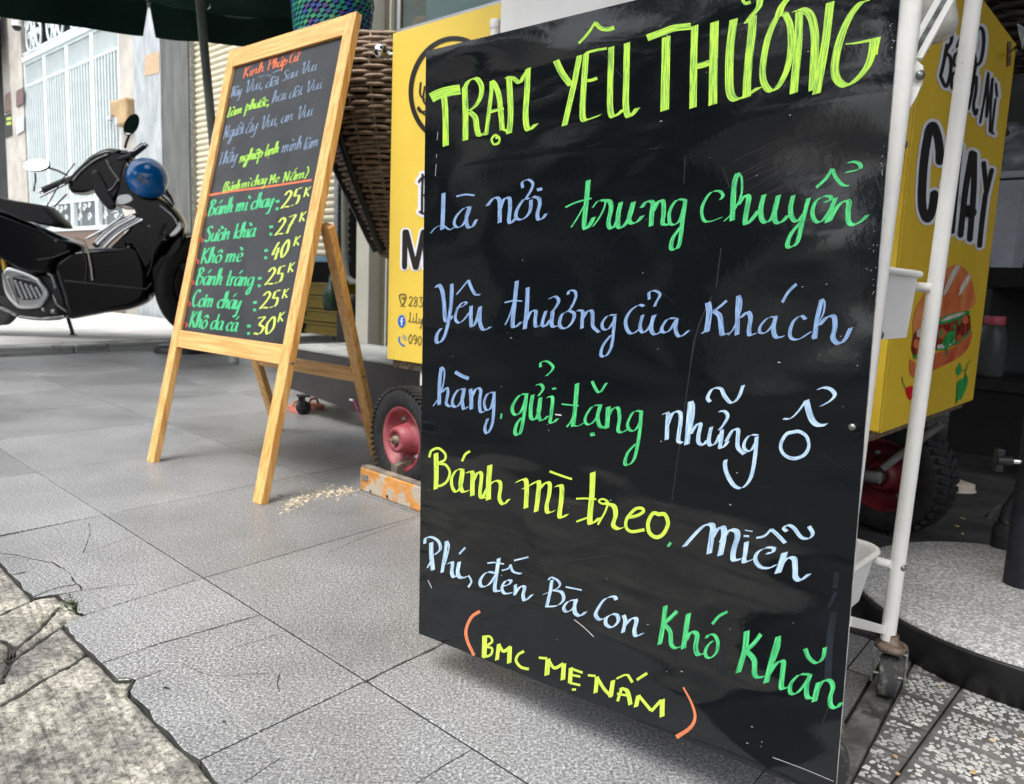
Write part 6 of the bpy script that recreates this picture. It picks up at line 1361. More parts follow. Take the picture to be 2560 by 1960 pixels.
mb = MB(); mb.add([sc_-dd*.11+dd*(t*.158)+nn*(s*(rw+.002))+Z*z_ for z_ in (.001, .007) for s in (1,) for t, rw, hh in prof]+[sc_-dd*.11+dd*(t*.158)+nn*(-(rw+.002))+Z*z_ for z_ in (.001, .007) for t, rw, hh in prof[::-1]],
    [list(range(11))+list(range(22, 33)), list(range(11, 22))+list(range(33, 44))]+[(i, i+1, 12+i, 11+i) for i in range(10)]+[(22+i, 23+i, 34+i, 33+i) for i in range(10)]); mb.build('sole', M['pale'], sh_)
# litter on the paving
M['leaf_o'] = mat('orange_leaf_scrap', (.50, .33, .16), .7, var=.25, vscale=90)
for (x, y, s, lb) in ((2244, 1936, .0032, 'orange scrap on the dark joint of the pebbled paving'), (2434, 1932, .0035, 'yellow scrap on the pebbles at the bottom right'), (2238, 1892, .003, 'pale scrap at the corner of a pebbled paver'), (2407, 1296, .006, 'upper brown leaf scrap on the dark paving behind the parasol base'), (2392, 1315, .005, 'lower brown leaf scrap on the dark paving behind the parasol base'), (2329, 1308, .005, 'pale scrap beside the tread of the rear cart wheel'), (2407, 1335, .004, 'small scrap at the back rim of the terrazzo disc'), (2520, 1346, .004, 'yellow scrap beside the foot of the black stool')):
    c = G(x, y, .004); m2 = MB(); pts = []
    for k in range(7): a = 6.283*k/7; r_ = s*random.uniform(.6, 1.15); pts.append(c+Vector((math.cos(a)*r_, math.sin(a)*r_, random.uniform(-.0005, .0015))))
    m2.prism(pts, Z*.0006); tag(m2.build('leaf_scrap', M['leaf_o'], None, loc=c), lb, 'leaf scrap', 'dry scraps on the paving')
# dark wicker and wires at the upper right
M['darkwick'] = mat('dark_cane', (.03, .018, .012), .7, var=.5, vscale=30)
hb_ = empty('hanging_clutter', PL(2540, 60, E2, 1.95), 'dark woven basket hanging at the back of the cart, upper right', 'basket')
c = PL(2575, 20, E2, 1.95)
for k in range(13):
    rr2 = .12-.0005*(k-6)**2; m2 = MB(); ring = [c+Z*(.11-k*.018)+(E1*math.cos(t)+E2*math.sin(t))*(rr2*(1-.03*k)+.003*math.sin(t*14+k*3.14)) for t in [6.2832*q/60 for q in range(60)]]; m2.tube(ring, .007, 6, closed=True); m2.build('strand', M['darkwick'], hb_)
m2 = MB()
for q in range(5): m2.tube([PL(2545+q*3, 60+q*2, E2, 1.85), PL(2550+q*2, 90, E2, 1.85), PL(2556, 110+q*3, E2, 1.85)], .0018, 6)
m2.build('wire', M['galv'], hb_)
m2 = MB(); m2.tube([SPn(2524, 104, .004), SPn(2522, 165, .004)], .0035, 8); m2.tube([SPn(2524, 132, .006), SPn(2538, 118, .03), SPn(2541, 128, .03)], .0018, 6); m2.build('hinge_pin', M['rust'], cart)
# ================================================================ HOUSE FRONTS
bW = 3.2
def WP(x, y, o=0): return PL(x, y, E2, bW-o)
def wa(x, y=400): return WP(x, y).dot(E1)
M['stone'] = mat('beige_stone', (.45, .425, .385), .7, var=.15, vscale=3, dirt=((.40, .36, .30), 4, .62)); M['marble'] = mat('grey_veined_marble', (.26, .29, .31), .35, streak=(1.5, 1.5, .45), col2=(.46, .49, .51), vscale=9, stops=(.35, .65))
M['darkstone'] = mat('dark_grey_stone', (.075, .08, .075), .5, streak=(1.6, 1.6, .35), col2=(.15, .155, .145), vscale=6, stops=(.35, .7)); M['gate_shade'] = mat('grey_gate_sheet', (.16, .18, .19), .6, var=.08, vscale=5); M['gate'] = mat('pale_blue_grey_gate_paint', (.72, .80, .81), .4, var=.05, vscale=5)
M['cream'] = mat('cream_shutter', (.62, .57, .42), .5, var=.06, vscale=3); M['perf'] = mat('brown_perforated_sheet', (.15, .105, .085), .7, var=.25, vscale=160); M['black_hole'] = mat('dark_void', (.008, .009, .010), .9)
g0, g1 = wa(66), wa(303); zb_ = .12
house = empty('house_front', W(g0, bW, 0), 'pale townhouse front with stone piers around the blue grey gate', 'house')
def wall(x0, x1, name, m_, o=0, z0=0.0, z1=3.6, par=house, dep=.25, y=400):
    mb = MB(); mb.wbox(wa(x0, y), wa(x1, y), bW-o, bW+dep, z0, z1, 0, .003); return mb.build(name, m_, par)
wall(-420, 33, 'wall', M['shopwall'], -.10); wall(12, 34, 'stone_edge', M['stone'], -.02); wall(35.0, 65, 'pier', M['stone'], .0); wall(304, 346, 'pier', M['stone'], 0)
wall(347, 413.4, 'marble_pier', M['marble'], .03); wall(414.5, 479, 'dark_pier', M['darkstone'], .02)
# everything above the gate and shutter
zt2_w = PL(155, -5, E2, bW+.04).z+.05
mb = MB(); mb.wbox(g0, g1, bW+.02, bW+.25, zt2_w+.02, 4.4); mb.build('lintel', M['stone'], house)
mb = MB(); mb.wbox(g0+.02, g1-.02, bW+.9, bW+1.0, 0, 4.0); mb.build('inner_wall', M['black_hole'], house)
mb = MB(); mb.wbox(wa(-420), wa(33), bW-.45, bW-.10, WP(15, 135).z, WP(15, 135).z+1.2); mb.build('dark_awning', mat('navy_awning', (.012, .016, .035), .7), house)
for k, (xx, yy, ww, hh_) in enumerate(((21, 255, 19, 46), (22, 312, 21, 56), (49, 243, 18, 40), (50, 311, 17, 40))):
    nm = ('brass_plaque', 'black_notice', 'brown_plaque', 'white_notice')[k]; o_ = .012 if k > 1 else -.01
    mts = (mat('bronze_plaque', (.16, .09, .06), .4, var=.3, vscale=20), mat('black_notice', (.02, .022, .018), .5), mat('maroon_plaque', (.13, .07, .07), .4, var=.2, vscale=20), mat('white_notice', (.66, .70, .76), .6))[k]
    q = [WP(xx-ww/2, yy-hh_/2+5, o_+.004), WP(xx+ww/2, yy-hh_/2-5, o_+.004), WP(xx+ww/2, yy+hh_/2-5, o_+.004), WP(xx-ww/2, yy+hh_/2+5, o_+.004)]
    mb = MB(); mb.prism(q, E2*.006); o = mb.build(nm, mts, house)
    if k == 1:
        l = MB(); [l.add([WP(xx-6, yy-18+r_, o_+.0055), WP(xx+6, yy-20+r_, o_+.0055), WP(xx+6, yy-13+r_, o_+.0055), WP(xx-6, yy-11+r_, o_+.0055)], [(0, 1, 2, 3)]) for r_ in (0, 12)]; l.build('printed_mark', M['limeY'], o)
q = [WP(363, 140, .034), WP(397, 128, .034), WP(397, 182, .034), WP(361, 190, .034)]
pq = MB(); pq.prism(q, E2*.003); M['oldsticker'] = mat('faded_orange_poster', (.55, .42, .30), .7, col2=(.48, .30, .17), vscale=34); pq.build('faded_poster', M['oldsticker'], house)
# security camera
camr = empty('security_camera', WP(42, 55, .10), 'white dome security camera high on the stone pier left of the gate', 'camera')
mb = MB(); mb.bar(WP(28, 42, .05), WP(50, 50, .14), .03, .03, Z, 0, .004); mb.tube([WP(22, 36, .08), WP(33, 52, .08)], .006, 8); mb.build('bracket', M['white_metal'], camr)
mb = MB(); c = WP(42, 66, .14); mb.lathe(c, Z, [(0, .05), (.045, .045), (.05, 0)], 20); mb.build('housing', M['white_metal'], camr)
mb = MB(); mb.lathe(c, Z, [(.048, 0), (.045, -.02), (.03, -.042), (0, -.05)], 20); mb.build('dome', M['black_steel'], camr)
# folding gate
gate = empty('gate', W(g0, bW, .2), 'pale blue grey folding steel gate with vertical bars and scrollwork above', 'gate')
def GP(x, y, o=.0): return PL(x, y, E2, bW+.04-o)
def ga(x, y=400): return GP(x, y).dot(E1)
zr_ = GP(155, 108).z; zt2 = GP(155, -5).z
gz0, gz1 = GP(150, 578).z, zr_-.03
print('gate z', gz0, gz1, zt2, g0, g1)
def gbox(a0, a1, z0, z1, b0=.03, b1=.055, name='bar', m_='gate', par=gate, bev=0):
    mb = MB(); mb.wbox(a0, a1, bW+b0, bW+b1, z0, z1, 0, bev); return mb.build(name, M[m_], par)
gbox(g0, g1, zr_-.03, zr_+.03, .0, .06, 'header_rail', bev=.004); gbox(g0, g1, zr_+.05, zr_+.075, .01, .05, 'header_rail')
gbox(g0, g1, zt2, zt2+.05, .0, .06, 'header_rail')
leaf = (g1-g0)/4
for k in range(4):
    a0, a1 = g0+leaf*k+.008, g0+leaf*(k+1)-.008
    lf = bpy.data.objects.new('gate_leaf', None); COL.objects.link(lf); lf.parent = gate; lf.location = W((a0+a1)/2, bW, gz0)-wloc(gate)
    gbox(a0, a0+.03, gz0, gz1, .015, .055, 'stile', par=lf); gbox(a1-.03, a1, gz0, gz1, .015, .055, 'stile', par=lf)
    gbox(a0+.03, a1-.03, gz1-.03, gz1, .02, .05, 'rail', par=lf); gbox(a0+.03, a1-.03, gz0, gz0+.04, .02, .05, 'rail', par=lf); zo = gz1-.28
    gbox(a0+.03, a1-.03, zo, zo+.018, .02, .05, 'rail', par=lf); gbox(a0+.03, a1-.03, gz0+.30, gz0+.32, .02, .05, 'rail', par=lf)
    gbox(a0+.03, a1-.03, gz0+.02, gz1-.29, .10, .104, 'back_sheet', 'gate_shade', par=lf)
    nb = 8
    for q in range(nb):
        c = a0+.03+(a1-a0-.06)*(q+.5)/nb; gbox(c-.009, c+.009, gz0+.32, zo, .022, .045, 'bar', par=lf)
    sc2 = MB()
    for q in range(14):
        c = a0+.03+(a1-a0-.06)*(q+.5)/14; sc2.wbox(c-.0045, c+.0045, bW+.03, bW+.045, zo+.02, gz1-.032)
        sc2.tube([W(c+.011*math.cos(t), bW+.036, gz1-.055+.014*math.sin(t)) for t in [6.28*u/8 for u in range(8)]], .003, 5, closed=True)
    sc2.build('spindle_row', M['gate'], lf, kind='stuff')
    for (u, v, r_) in ((.3, .10, .05), (.7, .10, .05), (.5, .20, .05), (.3, .22, .035), (.7, .22, .035)):
        orn = MB(); cx_, cz_ = a0+(a1-a0)*u, gz0+.03+v; orn.tube([W(cx_+r_*math.cos(t)*(1-t/9), bW+.02, cz_+r_*math.sin(t)*(1-t/9)) for t in [.35*w_ for w_ in range(22)]], .006, 6); orn.build('scroll_ornament', M['gate'], lf)
tb_ = MB(); tb_.wbox(g0, g1, bW+.12, bW+.13, zr_, zt2+.05); tb_.build('transom_dark_sheet', M['black_hole'], gate)  # added black sheet standing for the unlit depth behind the scrollwork
for k in range(4):
    cx_ = g0+(g1-g0)*(k+.5)/4; h_ = zt2-zr_-.08; orn = MB()
    for s in (-1, 1):
        pts = []
        for w_ in range(30):
            t = .32*w_; rr3 = .15*(1-w_/34); pts.append(W(cx_+s*(.15-rr3*math.cos(t)*.9)*1.0, bW+.03, zr_+.08+h_*.35+rr3*math.sin(t)*1.5))
        orn.tube(pts, .014, 6)
        orn.tube([W(cx_+s*.0, bW+.03, zr_+.07), W(cx_+s*.07, bW+.03, zr_+.07+h_*.5), W(cx_+s*.02, bW+.03, zt2)], .014, 6)
        orn.tube([W(cx_+s*(.20+.07*math.cos(.4*u_)*(1-u_/20)), bW+.03, zr_+.08+h_*.75+.09*math.sin(.4*u_)*(1-u_/20)) for u_ in range(18)], .012, 6)
    orn.build('scrollwork', M['gate'], gate)
perf = MB(); perf.wbox(g0, g1, bW+.03, bW+.06, LZ, gz0-.005); perf.build('perforated_panel', M['perf'], gate)
lk = MB(); c = GP(284, 297); lk.box(c-E2*.03, (E1, E2, Z), (.06, .05, .05), 0, .008); lk.build('lock', M['chrome'], gate)
# meter boxes
M['tan'] = mat('tan_meter_box', (.42, .30, .16), .6, var=.15, vscale=6)
for (x0, y0, x1, y1, o_, lab) in ((290, 250, 308, 288, .06, 'rounded tan meter box on the left of the pair beside the gate'), (309, 246, 338, 318, .09, 'larger tan meter box with a small label beside the gate')):
    p, q = WP(x0, y1, 0), WP(x1, y0, 0); mt_ = MB(); mt_.wbox(AB(p)[0], AB(q)[0], bW-o_, bW, q.z-(.15 if x0 == 290 else .24), q.z, 0, .02)
    o = tag(mt_.build('meter_box', M['tan'], None, loc=W(AB(p)[0], bW, q.z-.3)), lab, 'meter box')
    if x0 == 309: st = MB(); st.box(W(AB(p)[0]+.05, bW-o_-.001, q.z-.2), (E1, E2, Z), (.05, .002, .07)); st.build('sticker', mat('pale_sticker', (.5, .55, .75), .5), o)
# cream roller shutter: every slat
sh = empty('roller_shutter', W(wa(482), bW, 0), 'cream roller shutter half lowered over a dark shop opening', 'roller shutter')
s0, s1 = wa(481), wa(862); zbt = WP(815, 640).z; k = 0; z = zbt; 
slat = None
while z < 3.0:
    mb = MB(); curve = [(-.000, .0), (-.014, .012), (-.017, .026), (-.012, .040), (0, .0475)]
    vs = []
    for a_ in (s0, s1):
        vs += [W(a_, bW+.05+b_, z+h_) for b_, h_ in curve]
    if slat is None:
        mb.add(vs, [(i, i+1, 5+i+1, 5+i) for i in range(4)], 0, True); slat = mb.build('slat', M['cream'], sh); 
        ztop0 = z
    else:
        c2 = slat.copy(); COL.objects.link(c2); c2.parent = sh; c2.location = Vector(slat.location)+Z*(z-ztop0)
    z += .048; k += 1
br = MB(); br.wbox(s0, s1, bW+.03, bW+.06, zbt-.04, zbt-.001, 0, .003); br.build('bottom_bar', mat('blue_grey_bar', (.10, .20, .27), .5), sh)
wall(479.6, 481, 'shutter_guide', M['galv'], .01, par=sh)
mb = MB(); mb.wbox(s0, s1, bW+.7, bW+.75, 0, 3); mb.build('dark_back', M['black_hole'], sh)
mb = MB(); mb.wbox(s0, s1, bW+.02, bW+.7, -.002, .004); mb.build('sill', M['oldpave'], sh)
rl = MB(); rl.wbox(wa(848), wa(858), bW-.04, bW+.04, .9 if False else zbt-.2, 3.2, 0, .002); rl.build('guide_rail', M['galv'], sh)
tpipe = MB(); tpipe.tube([WP(863, -60, .10), WP(862, 480, .10), WP(862, 650, .10), WP(866, 690, .10), WP(882, 706, .10), WP(905, 706, .10)], .022, 12); tag(tpipe.build('drain_pipe', mat('cream_pvc', (.42, .41, .34), .5, var=.1, vscale=6), None, loc=W(wa(862), bW-.1, .5)), 'cream plastic drain pipe bending at its foot beside the shutter', 'pipe')
# cream column and dark bay beside it
M['creamcol'] = mat('cream_column_paint', (.38, .375, .32), .55, var=.08, vscale=3); M['olive'] = mat('brown_olive_panel', (.095, .085, .06), .5, var=.15, vscale=4)
bCol = 2.05
def CP(x, y=400): return PL(x, y, E2, bCol).dot(E1)
col = empty('square_column', W(CP(910), bCol, 0), 'square cream metal column beside the yellow cart', 'column')
mb = MB(); mb.wbox(CP(893), CP(925), bCol, bCol+.09, 0, 3.2, 0, .003); mb.build('shaft', M['creamcol'], col)
mb = MB(); mb.wbox(CP(886), CP(934), bCol-.01, bCol+.10, 0, .05, 0, .003); mb.build('plinth', M['creamcol'], col)
bay = empty('dark_door', W(CP(950), bCol+.02, 0), 'dark olive brown metal door behind the wicker basket', 'door')
mb = MB(); mb.wbox(CP(927), CP(1400), bCol+.06, bCol+.10, 0, 3.2, 0, .002); mb.build('door_panel', M['olive'], bay)
mb = MB(); mb.wbox(CP(946), CP(950), bCol+.045, bCol+.0595, 0, 3.2); mb.wbox(CP(966), CP(970), bCol+.045, bCol+.0595, 0, 3.2); mb.build('door_rib', M['creamcol'], bay)
# yellow crates and dark goods under the shutter
M['ycrate'] = mat('yellow_plastic', (.17, .12, .008), .4, var=.1, vscale=10)
def stack_on(x0, x1, y0, y1, b_, n):
    out = []; pz0 = PL((x0+x1)/2, y1, E2, b_).z; pz1 = PL((x0+x1)/2, y0, E2, b_).z; a0 = PL(x0, (y0+y1)/2, E2, b_).dot(E1); a1 = PL(x1, (y0+y1)/2, E2, b_).dot(E1)
    h = (pz1-max(pz0, 0))/n
    for k in range(n):
        m2 = MB(); z0_ = max(pz0, 0)+h*k; m2.wbox(a0, a1, b_, b_+.22, z0_+.004, z0_+h*.35); m2.wbox(a0+.006, a1-.006, b_+.006, b_+.214, z0_+h*.35, z0_+h*.8); m2.wbox(a0-.004, a1+.004, b_-.004, b_+.224, z0_+h*.8, z0_+h-.002)
        tag(m2.build('crate', M['ycrate'], None, loc=W(a0, b_, z0_)), ('yellow plastic crate, bottom one of the stack behind the chalkboard', 'yellow plastic crate, second from the bottom behind the chalkboard', 'yellow plastic crate, third from the bottom behind the chalkboard', 'yellow plastic crate, topmost of the stack behind the chalkboard')[k], 'crate', 'yellow crates under the shutter')
stack_on(762, 845, 706, 838, 2.45, 4)
M['darkgreen'] = mat('dark_green_bottle', (.01, .03, .015), .3)
m2 = MB(); c = PL(828, 745, E2, 2.2); m2.lathe(c, Z, [(0, -.06), (.035, -.06), (.04, 0), (.03, .05), (.012, .08), (.012, .11), (0, .11)], 18); tag(m2.build('bottle', M['darkgreen'], None, loc=c), 'dark green bottle in the top yellow crate', 'bottle')
m2 = MB(); q = PL(868, 760, E2, 2.3); m2.wbox(AB(q)[0]-.1, AB(q)[0]+.05, 2.3, 2.5, 0, .42, 0, .02); tag(m2.build('black_case', M['black_steel'], None, loc=W(AB(q)[0], 2.3, 0)), 'tall black equipment case standing beside the cream column', 'case')
# pink sandals on the floor
M['pinkfoam'] = mat('pink_foam', (.50, .17, .12), .7, var=.15, vscale=20)
for (x, y, lab) in ((742, 1028, 'pink rubber sandal on the floor left of the black castor'), (784, 1020, 'pink rubber sandal on the floor right of the black castor')):
    c = G(x, y); m2 = MB(); pts = []
    for k in range(16): a = 6.283*k/16; pts.append(c+E1*(math.cos(a)*.06)+E2*(math.sin(a)*.026*(1+.2*math.cos(a))))
    m2.prism([p+Z*.001 for p in pts], Z*.016); o = tag(m2.build('sandal', M['pinkfoam'], None, loc=c), lab, 'sandal')
    st = MB(); st.tube([c-E2*.024+Z*.014, c-E2*.012+Z*.036, c+E2*.012+Z*.036, c+E2*.024+Z*.014], .005, 6); st.build('strap', M['pinkfoam'], o)
# ---- wicker baskets
M['cane'] = mat('brown_cane', (.13, .08, .05), .5, col2=(.34, .245, .16), vscale=30, stops=(.3, .7), bump=.2, bscale=90); M['cane_dark'] = mat('black_cane', (.02, .018, .018), .4, var=.3, vscale=30)
bBk = 1.45
def KP_(x, y): return PL(x, y, E2, bBk)
bask = empty('wicker_basket', KP_(985, 300), 'brown wicker basket with dark straps hanging beside the yellow cart', 'basket')
kc_ = KP_(1000, 300); k0 = AB(kc_)
prof_px = [(98, 864), (140, 864), (200, 858), (260, 862), (330, 876), (400, 893), (470, 912), (540, 934), (600, 952), (655, 972)]
def radius_at(y):
    for (ya, xa), (yb, xb) in zip(prof_px, prof_px[1:]):
        if ya <= y <= yb: x = xa+(xb-xa)*(y-ya)/(yb-ya); return (KP_(1000, y)-KP_(x, y)).length
    return .02
ys = [152+i*10.6 for i in range(47)]; NR = 72; NS = 24
for i, y in enumerate(ys):
    r_ = radius_at(y); zc = KP_(1000, y).z
    if r_ < .012: continue
    ring = [W(k0[0]+math.cos(t)*r_+0, k0[1]+.02+math.sin(t)*r_, zc+.003*math.sin(t*3+i))+(E1*math.cos(t)+E2*math.sin(t))*(.0035*(1 if (q//2+i) % 2 else -1)) for q, t in enumerate([6.2832*q/NR for q in range(NR)])]
    m2 = MB(); m2.tube(ring, .0056, 6, closed=True); m2.build('strand', M['cane'] if i % 9 else M['cane'], bask)
for s in range(NS):
    t = 6.2832*s/NS; m2 = MB(); dark = s in (15, 16, 18)
    m2.tube([W(k0[0]+math.cos(t)*(radius_at(y)+(.007 if dark else 0)), k0[1]+.02+math.sin(t)*(radius_at(y)+(.007 if dark else 0)), KP_(1000, y).z) for y in ys[::3]], .013 if dark else .004, 6); m2.build('stake' if not dark else 'strap', M['cane_dark'] if dark else M['cane'], bask)
m2 = MB(); m2.lathe(W(k0[0], k0[1]+.02, 0), Z, [(radius_at(y)*.93, KP_(1000, y).z) for y in ys[1:-1:3]], 36); m2.build('lining', M['cane_dark'], bask)
kn_ = empty('door_knob', KP_(953, 127), 'round chrome bell knob in front of the wicker basket', 'knob')
m2 = MB(); c = PL(951, 128, E2, 1.22); m2.lathe(c, -E2+E1*.3, [(0, .018), (.012, .014), (.0175, .002), (.0165, -.008), (.009, -.012), (.006, -.03), (.010, -.032), (0, -.034)], 28); m2.build('knob', M['chrome'], kn_)
m2 = MB(); m2.tube([c+E2*.03, c+E2*.05+E1*.05], .004, 8); m2.build('stem', M['chrome'], kn_)
# bright woven bag above the chalkboard
bag = empty('woven_bag', PL(810, 20, E2, 1.62), 'woven plastic bag in teal, blue and green above the chalkboard', 'woven bag')
cb3 = PL(832, 10, E2, 1.62); a_c, b_c, z_c = AB(cb3)
mts = [mat('weave_'+n_, c_, .4) for n_, c_ in (('teal', (.01, .16, .13)), ('blue', (.02, .05, .22)), ('green', (.04, .24, .10)), ('purple', (.06, .03, .14)), ('pink', (.5, .05, .10)), ('yellow', (.6, .42, .02)))]
def BR_(z): 
    h = z-z_c; return max(.02, .135-.55*max(0, h)**1.3-.1*max(0, -h))
m2 = MB(); m2.lathe(W(a_c, b_c, 0), Z, [(BR_(z_c+h)*.96, z_c+h) for h in (-.16, -.1, -.04, .0, .04, .08, .12, .18)], 36); m2.build('bag_lining', M['black_steel'], bag)
rb = random.Random(9); rows_ = 20
for i in range(rows_):
    zc = z_c-.14+i*.0155
    ncol = 40; R_ = BR_(zc)
    for q in range(ncol):
        t = 6.2832*(q+(.5 if i % 2 else 0))/ncol; c = W(a_c+math.cos(t)*R_, b_c+math.sin(t)*R_, zc); nrm = E1*math.cos(t)+E2*math.sin(t); tn = Z.cross(nrm)
        if nrm.dot(CAM-c) < -.02: continue
        k_ = rb.choice([0, 0, 1, 2, 0, 3, 1]); k_ = 4 if (abs(math.cos(t)+.93) < .05 or math.cos(t) < -.93) else k_; k_ = 5 if (zc > z_c+.10 and math.cos(t) > .6) else k_
        s_ = MB(); d1 = (tn+Z*.55).normalized(); d2 = (Z-tn*.35).normalized(); s_.box(c+nrm*.001, (d1, d2, nrm), (.0175, .0125, .003), 0, .0)
        s_.build('weave_strip', mts[k_], bag)
# ================================================================ MOTOR SCOOTER (side view, nose to the right)
KS = G(182, 838, LZ+.012); SD = Vector((.95, .31, 0)).normalized(); SN = Vector((SD.y, -SD.x, 0)); SO = KS.dot(SN)
if SN.dot(CAM-KS) < 0: SN = -SN; 
SO = KS.dot(SN)
sk = empty('motor_scooter', (KS.x, KS.y, LZ+.01), 'black parked motor scooter with a blue helmet hanging from the handlebar', 'motor scooter')
def S3(x, y, o=0.0): return PL(x*.30948, 380+y*.30948, SN, SO+o)
def S1(x, y, o=0.0): return PL(x*.2917, y*.2917, SN, SO+o)
M['gloss_black'] = mat('gloss_black_bodywork', (.0018, .0018, .003), .2, spec=.3, coat=.12, coat_r=.05); M['matte_black'] = mat('black_vinyl_seat', (.012, .012, .014), .5, bump=.05, bscale=50)
M['dark_plastic'] = mat('dark_grey_plastic', (.03, .03, .032), .55, var=.2, vscale=10); M['silver'] = mat('silver_trim', (.55, .56, .58), .25, metal=.9); M['mirror'] = mat('mirror_glass', (.9, .9, .9), .02, metal=1)
def slab(pts, o, hw, name, m_, parent=sk, fn_=S3, lay=None):
    P = catmull([tuple(p) for p in pts]+[tuple(pts[0])], 3)[:-1]
    mb = MB(); kw = {'layers': lay or ((-1, .8), (-.85, .91), (-.5, .98), (0, 1), (.5, .98), (.85, .91), (1, .8))}
    mb.pillow([fn_(x, y, o) for x, y in P], SN*hw, **kw); return mb.build(name, M[m_] if isinstance(m_, str) else m_, parent)
slab([(-700, 330), (-300, 330), (0, 362), (130, 395), (350, 430), (430, 450), (500, 520), (575, 600), (540, 622), (400, 600), (250, 565), (0, 475), (-300, 420), (-700, 400)], 0, .15, 'seat', 'matte_black')
slab([(-800, 400), (-300, 425), (0, 480), (250, 570), (450, 650), (570, 705), (700, 765), (640, 850), (540, 880), (470, 1000), (300, 1000), (120, 920), (0, 840), (-300, 760), (-800, 560)], 0, .17, 'rear_fairing', 'gloss_black')
slab([(430, 900), (560, 800), (720, 775), (880, 765), (1020, 760), (1130, 720), (1210, 800), (1255, 990), (1245, 1160), (1190, 1225), (1050, 1275), (860, 1300), (700, 1330), (560, 1340), (520, 1200), (470, 1050)], 0, .16, 'floor_tunnel', 'gloss_black')
slab([(930, 430), (960, 300), (1000, 120), (1060, 60), (1130, 180), (1170, 310), (1270, 345), (1400, 430), (1480, 520), (1508, 610), (1440, 700), (1350, 800), (1260, 960), (1210, 1000), (1110, 820), (1020, 770), (1090, 640), (1120, 510), (1060, 440)], 0, .17, 'front_shield', 'gloss_black')
slab([(560, 240), (620, 170), (680, 95), (760, 25), (880, -25), (990, -15), (1075, 0), (1090, 60), (1050, 200), (1010, 330), (940, 440), (880, 450), (840, 330), (780, 320), (700, 345), (600, 340), (565, 300)], 0.02, .09, 'handlebar_cowl', 'gloss_black')
slab([(735, 165), (780, 140), (830, 210), (880, 320), (940, 435), (900, 470), (850, 440), (770, 335), (760, 260)], .12, .02, 'inner_panel', 'dark_plastic')
slab([(640, 120), (760, 40), (980, -20), (850, 60), (700, 140), (560, 250), (520, 255)], .10, .01, 'visor', 'dark_plastic')
slab([(745, 745), (820, 640), (920, 570), (1040, 510), (1120, 490), (1128, 520), (1060, 600), (960, 680), (880, 730), (780, 775)], .165, .008, 'foot_trim', 'dark_plastic')
for dx, dy, w_ in ((0, 0, .010), (22, 14, .014), (50, 26, .007), (78, 36, .012)):
    mb = MB(); mb.tube([S3(x+dx, y+dy, .178) for x, y in catmull([(765, 735), (850, 650), (950, 575), (1075, 510)], 3)], w_, 6); mb.build('trim_strip', M['chrome'] if dx != 50 else M['silver'], sk)
for P_, r_ in (([(590, 230), (660, 150), (760, 70), (870, 20)], .005), ([(860, 60), (900, 140), (980, 250)], .008), ([(800, 330), (900, 300), (960, 210)], .005), ([(1080, 120), (1040, 240), (1010, 330)], .006)):
    mb = MB(); mb.tube([S3(x, y, .13) for x, y in catmull(P_, 3)], r_, 6); mb.build('cowl_edge', M['galv'], sk)
for P_, r_ in (([(0, 1255), (80, 1290), (130, 1320)], .012), ([(330, 940), (420, 1000), (450, 1100)], .010), ([(430, 1150), (460, 1230), (540, 1290)], .009), ([(240, 930), (260, 880), (350, 850)], .008), ([(150, 1330), (330, 1350), (520, 1330)], .010)):
    mb = MB(); mb.tube([S3(x, y, .13) for x, y in P_], r_, 6); mb.build('engine_pipe', M['galv'], sk)
for x_, y_, r_ in ((430, 1290, .016), (350, 1275, .012), (1205, 600, .010), (1040, 765, .010), (1330, 650, .008), (1330, 705, .008), (455, 712, .009)):
    mb = MB(); mb.lathe(S3(x_, y_, .168), SN, [(0, .008), (r_*.8, .007), (r_, 0), (r_, -.02)], 12); mb.build('bolt_head', M['galv'], sk)
slab([(930, 425), (960, 350), (1040, 335), (1082, 380), (1050, 410), (980, 430)], .165, .006, 'pocket_trim', 'silver')
slab([(-500, 1010), (-200, 1080), (0, 1200), (60, 1260), (160, 1330), (330, 1362), (540, 1338), (560, 1200), (480, 1050), (400, 940), (200, 850), (0, 840), (-500, 800)], -.02, .12, 'engine', 'dark_plastic')
slab([(-500, 1210), (-100, 1250), (60, 1270), (140, 1310), (90, 1380), (0, 1400), (-500, 1400)], .04, .05, 'exhaust', 'dark_plastic')
slab([(-500, 560), (0, 600), (400, 740), (560, 800), (900, 800), (1120, 620), (1230, 520), (1330, 640), (1250, 900), (1200, 1100), (1000, 1220), (560, 1280), (100, 1240), (-500, 1150)], 0, .10, 'under_frame', 'dark_plastic')
for P in ([(1130, 560), (1230, 700), (1225, 900), (1190, 1000)], [(1290, 430), (1400, 520), (1440, 600)], [(300, 870), (430, 850), (560, 800)], [(660, 780), (700, 900), (690, 1050)]):
    mb = MB(); mb.tube([S3(x, y, .168) for x, y in catmull(P, 4)], .0045, 6); mb.build('glint_line', M['silver'] if len(P) == 3 and P[0][0] > 1000 else M['dark_plastic'], sk)  # thin tubes laid over the fairings as drawn-in glints
slab([(1220, 960), (1340, 800), (1440, 700), (1500, 640), (1490, 740), (1400, 850), (1330, 960), (1290, 1100), (1255, 1160), (1235, 1060)], .03, .10, 'lower_cowl', 'gloss_black')
slab([(1370, 560), (1440, 560), (1480, 600), (1440, 660), (1380, 690), (1350, 640)], .15, .012, 'headlight', M['steel'])
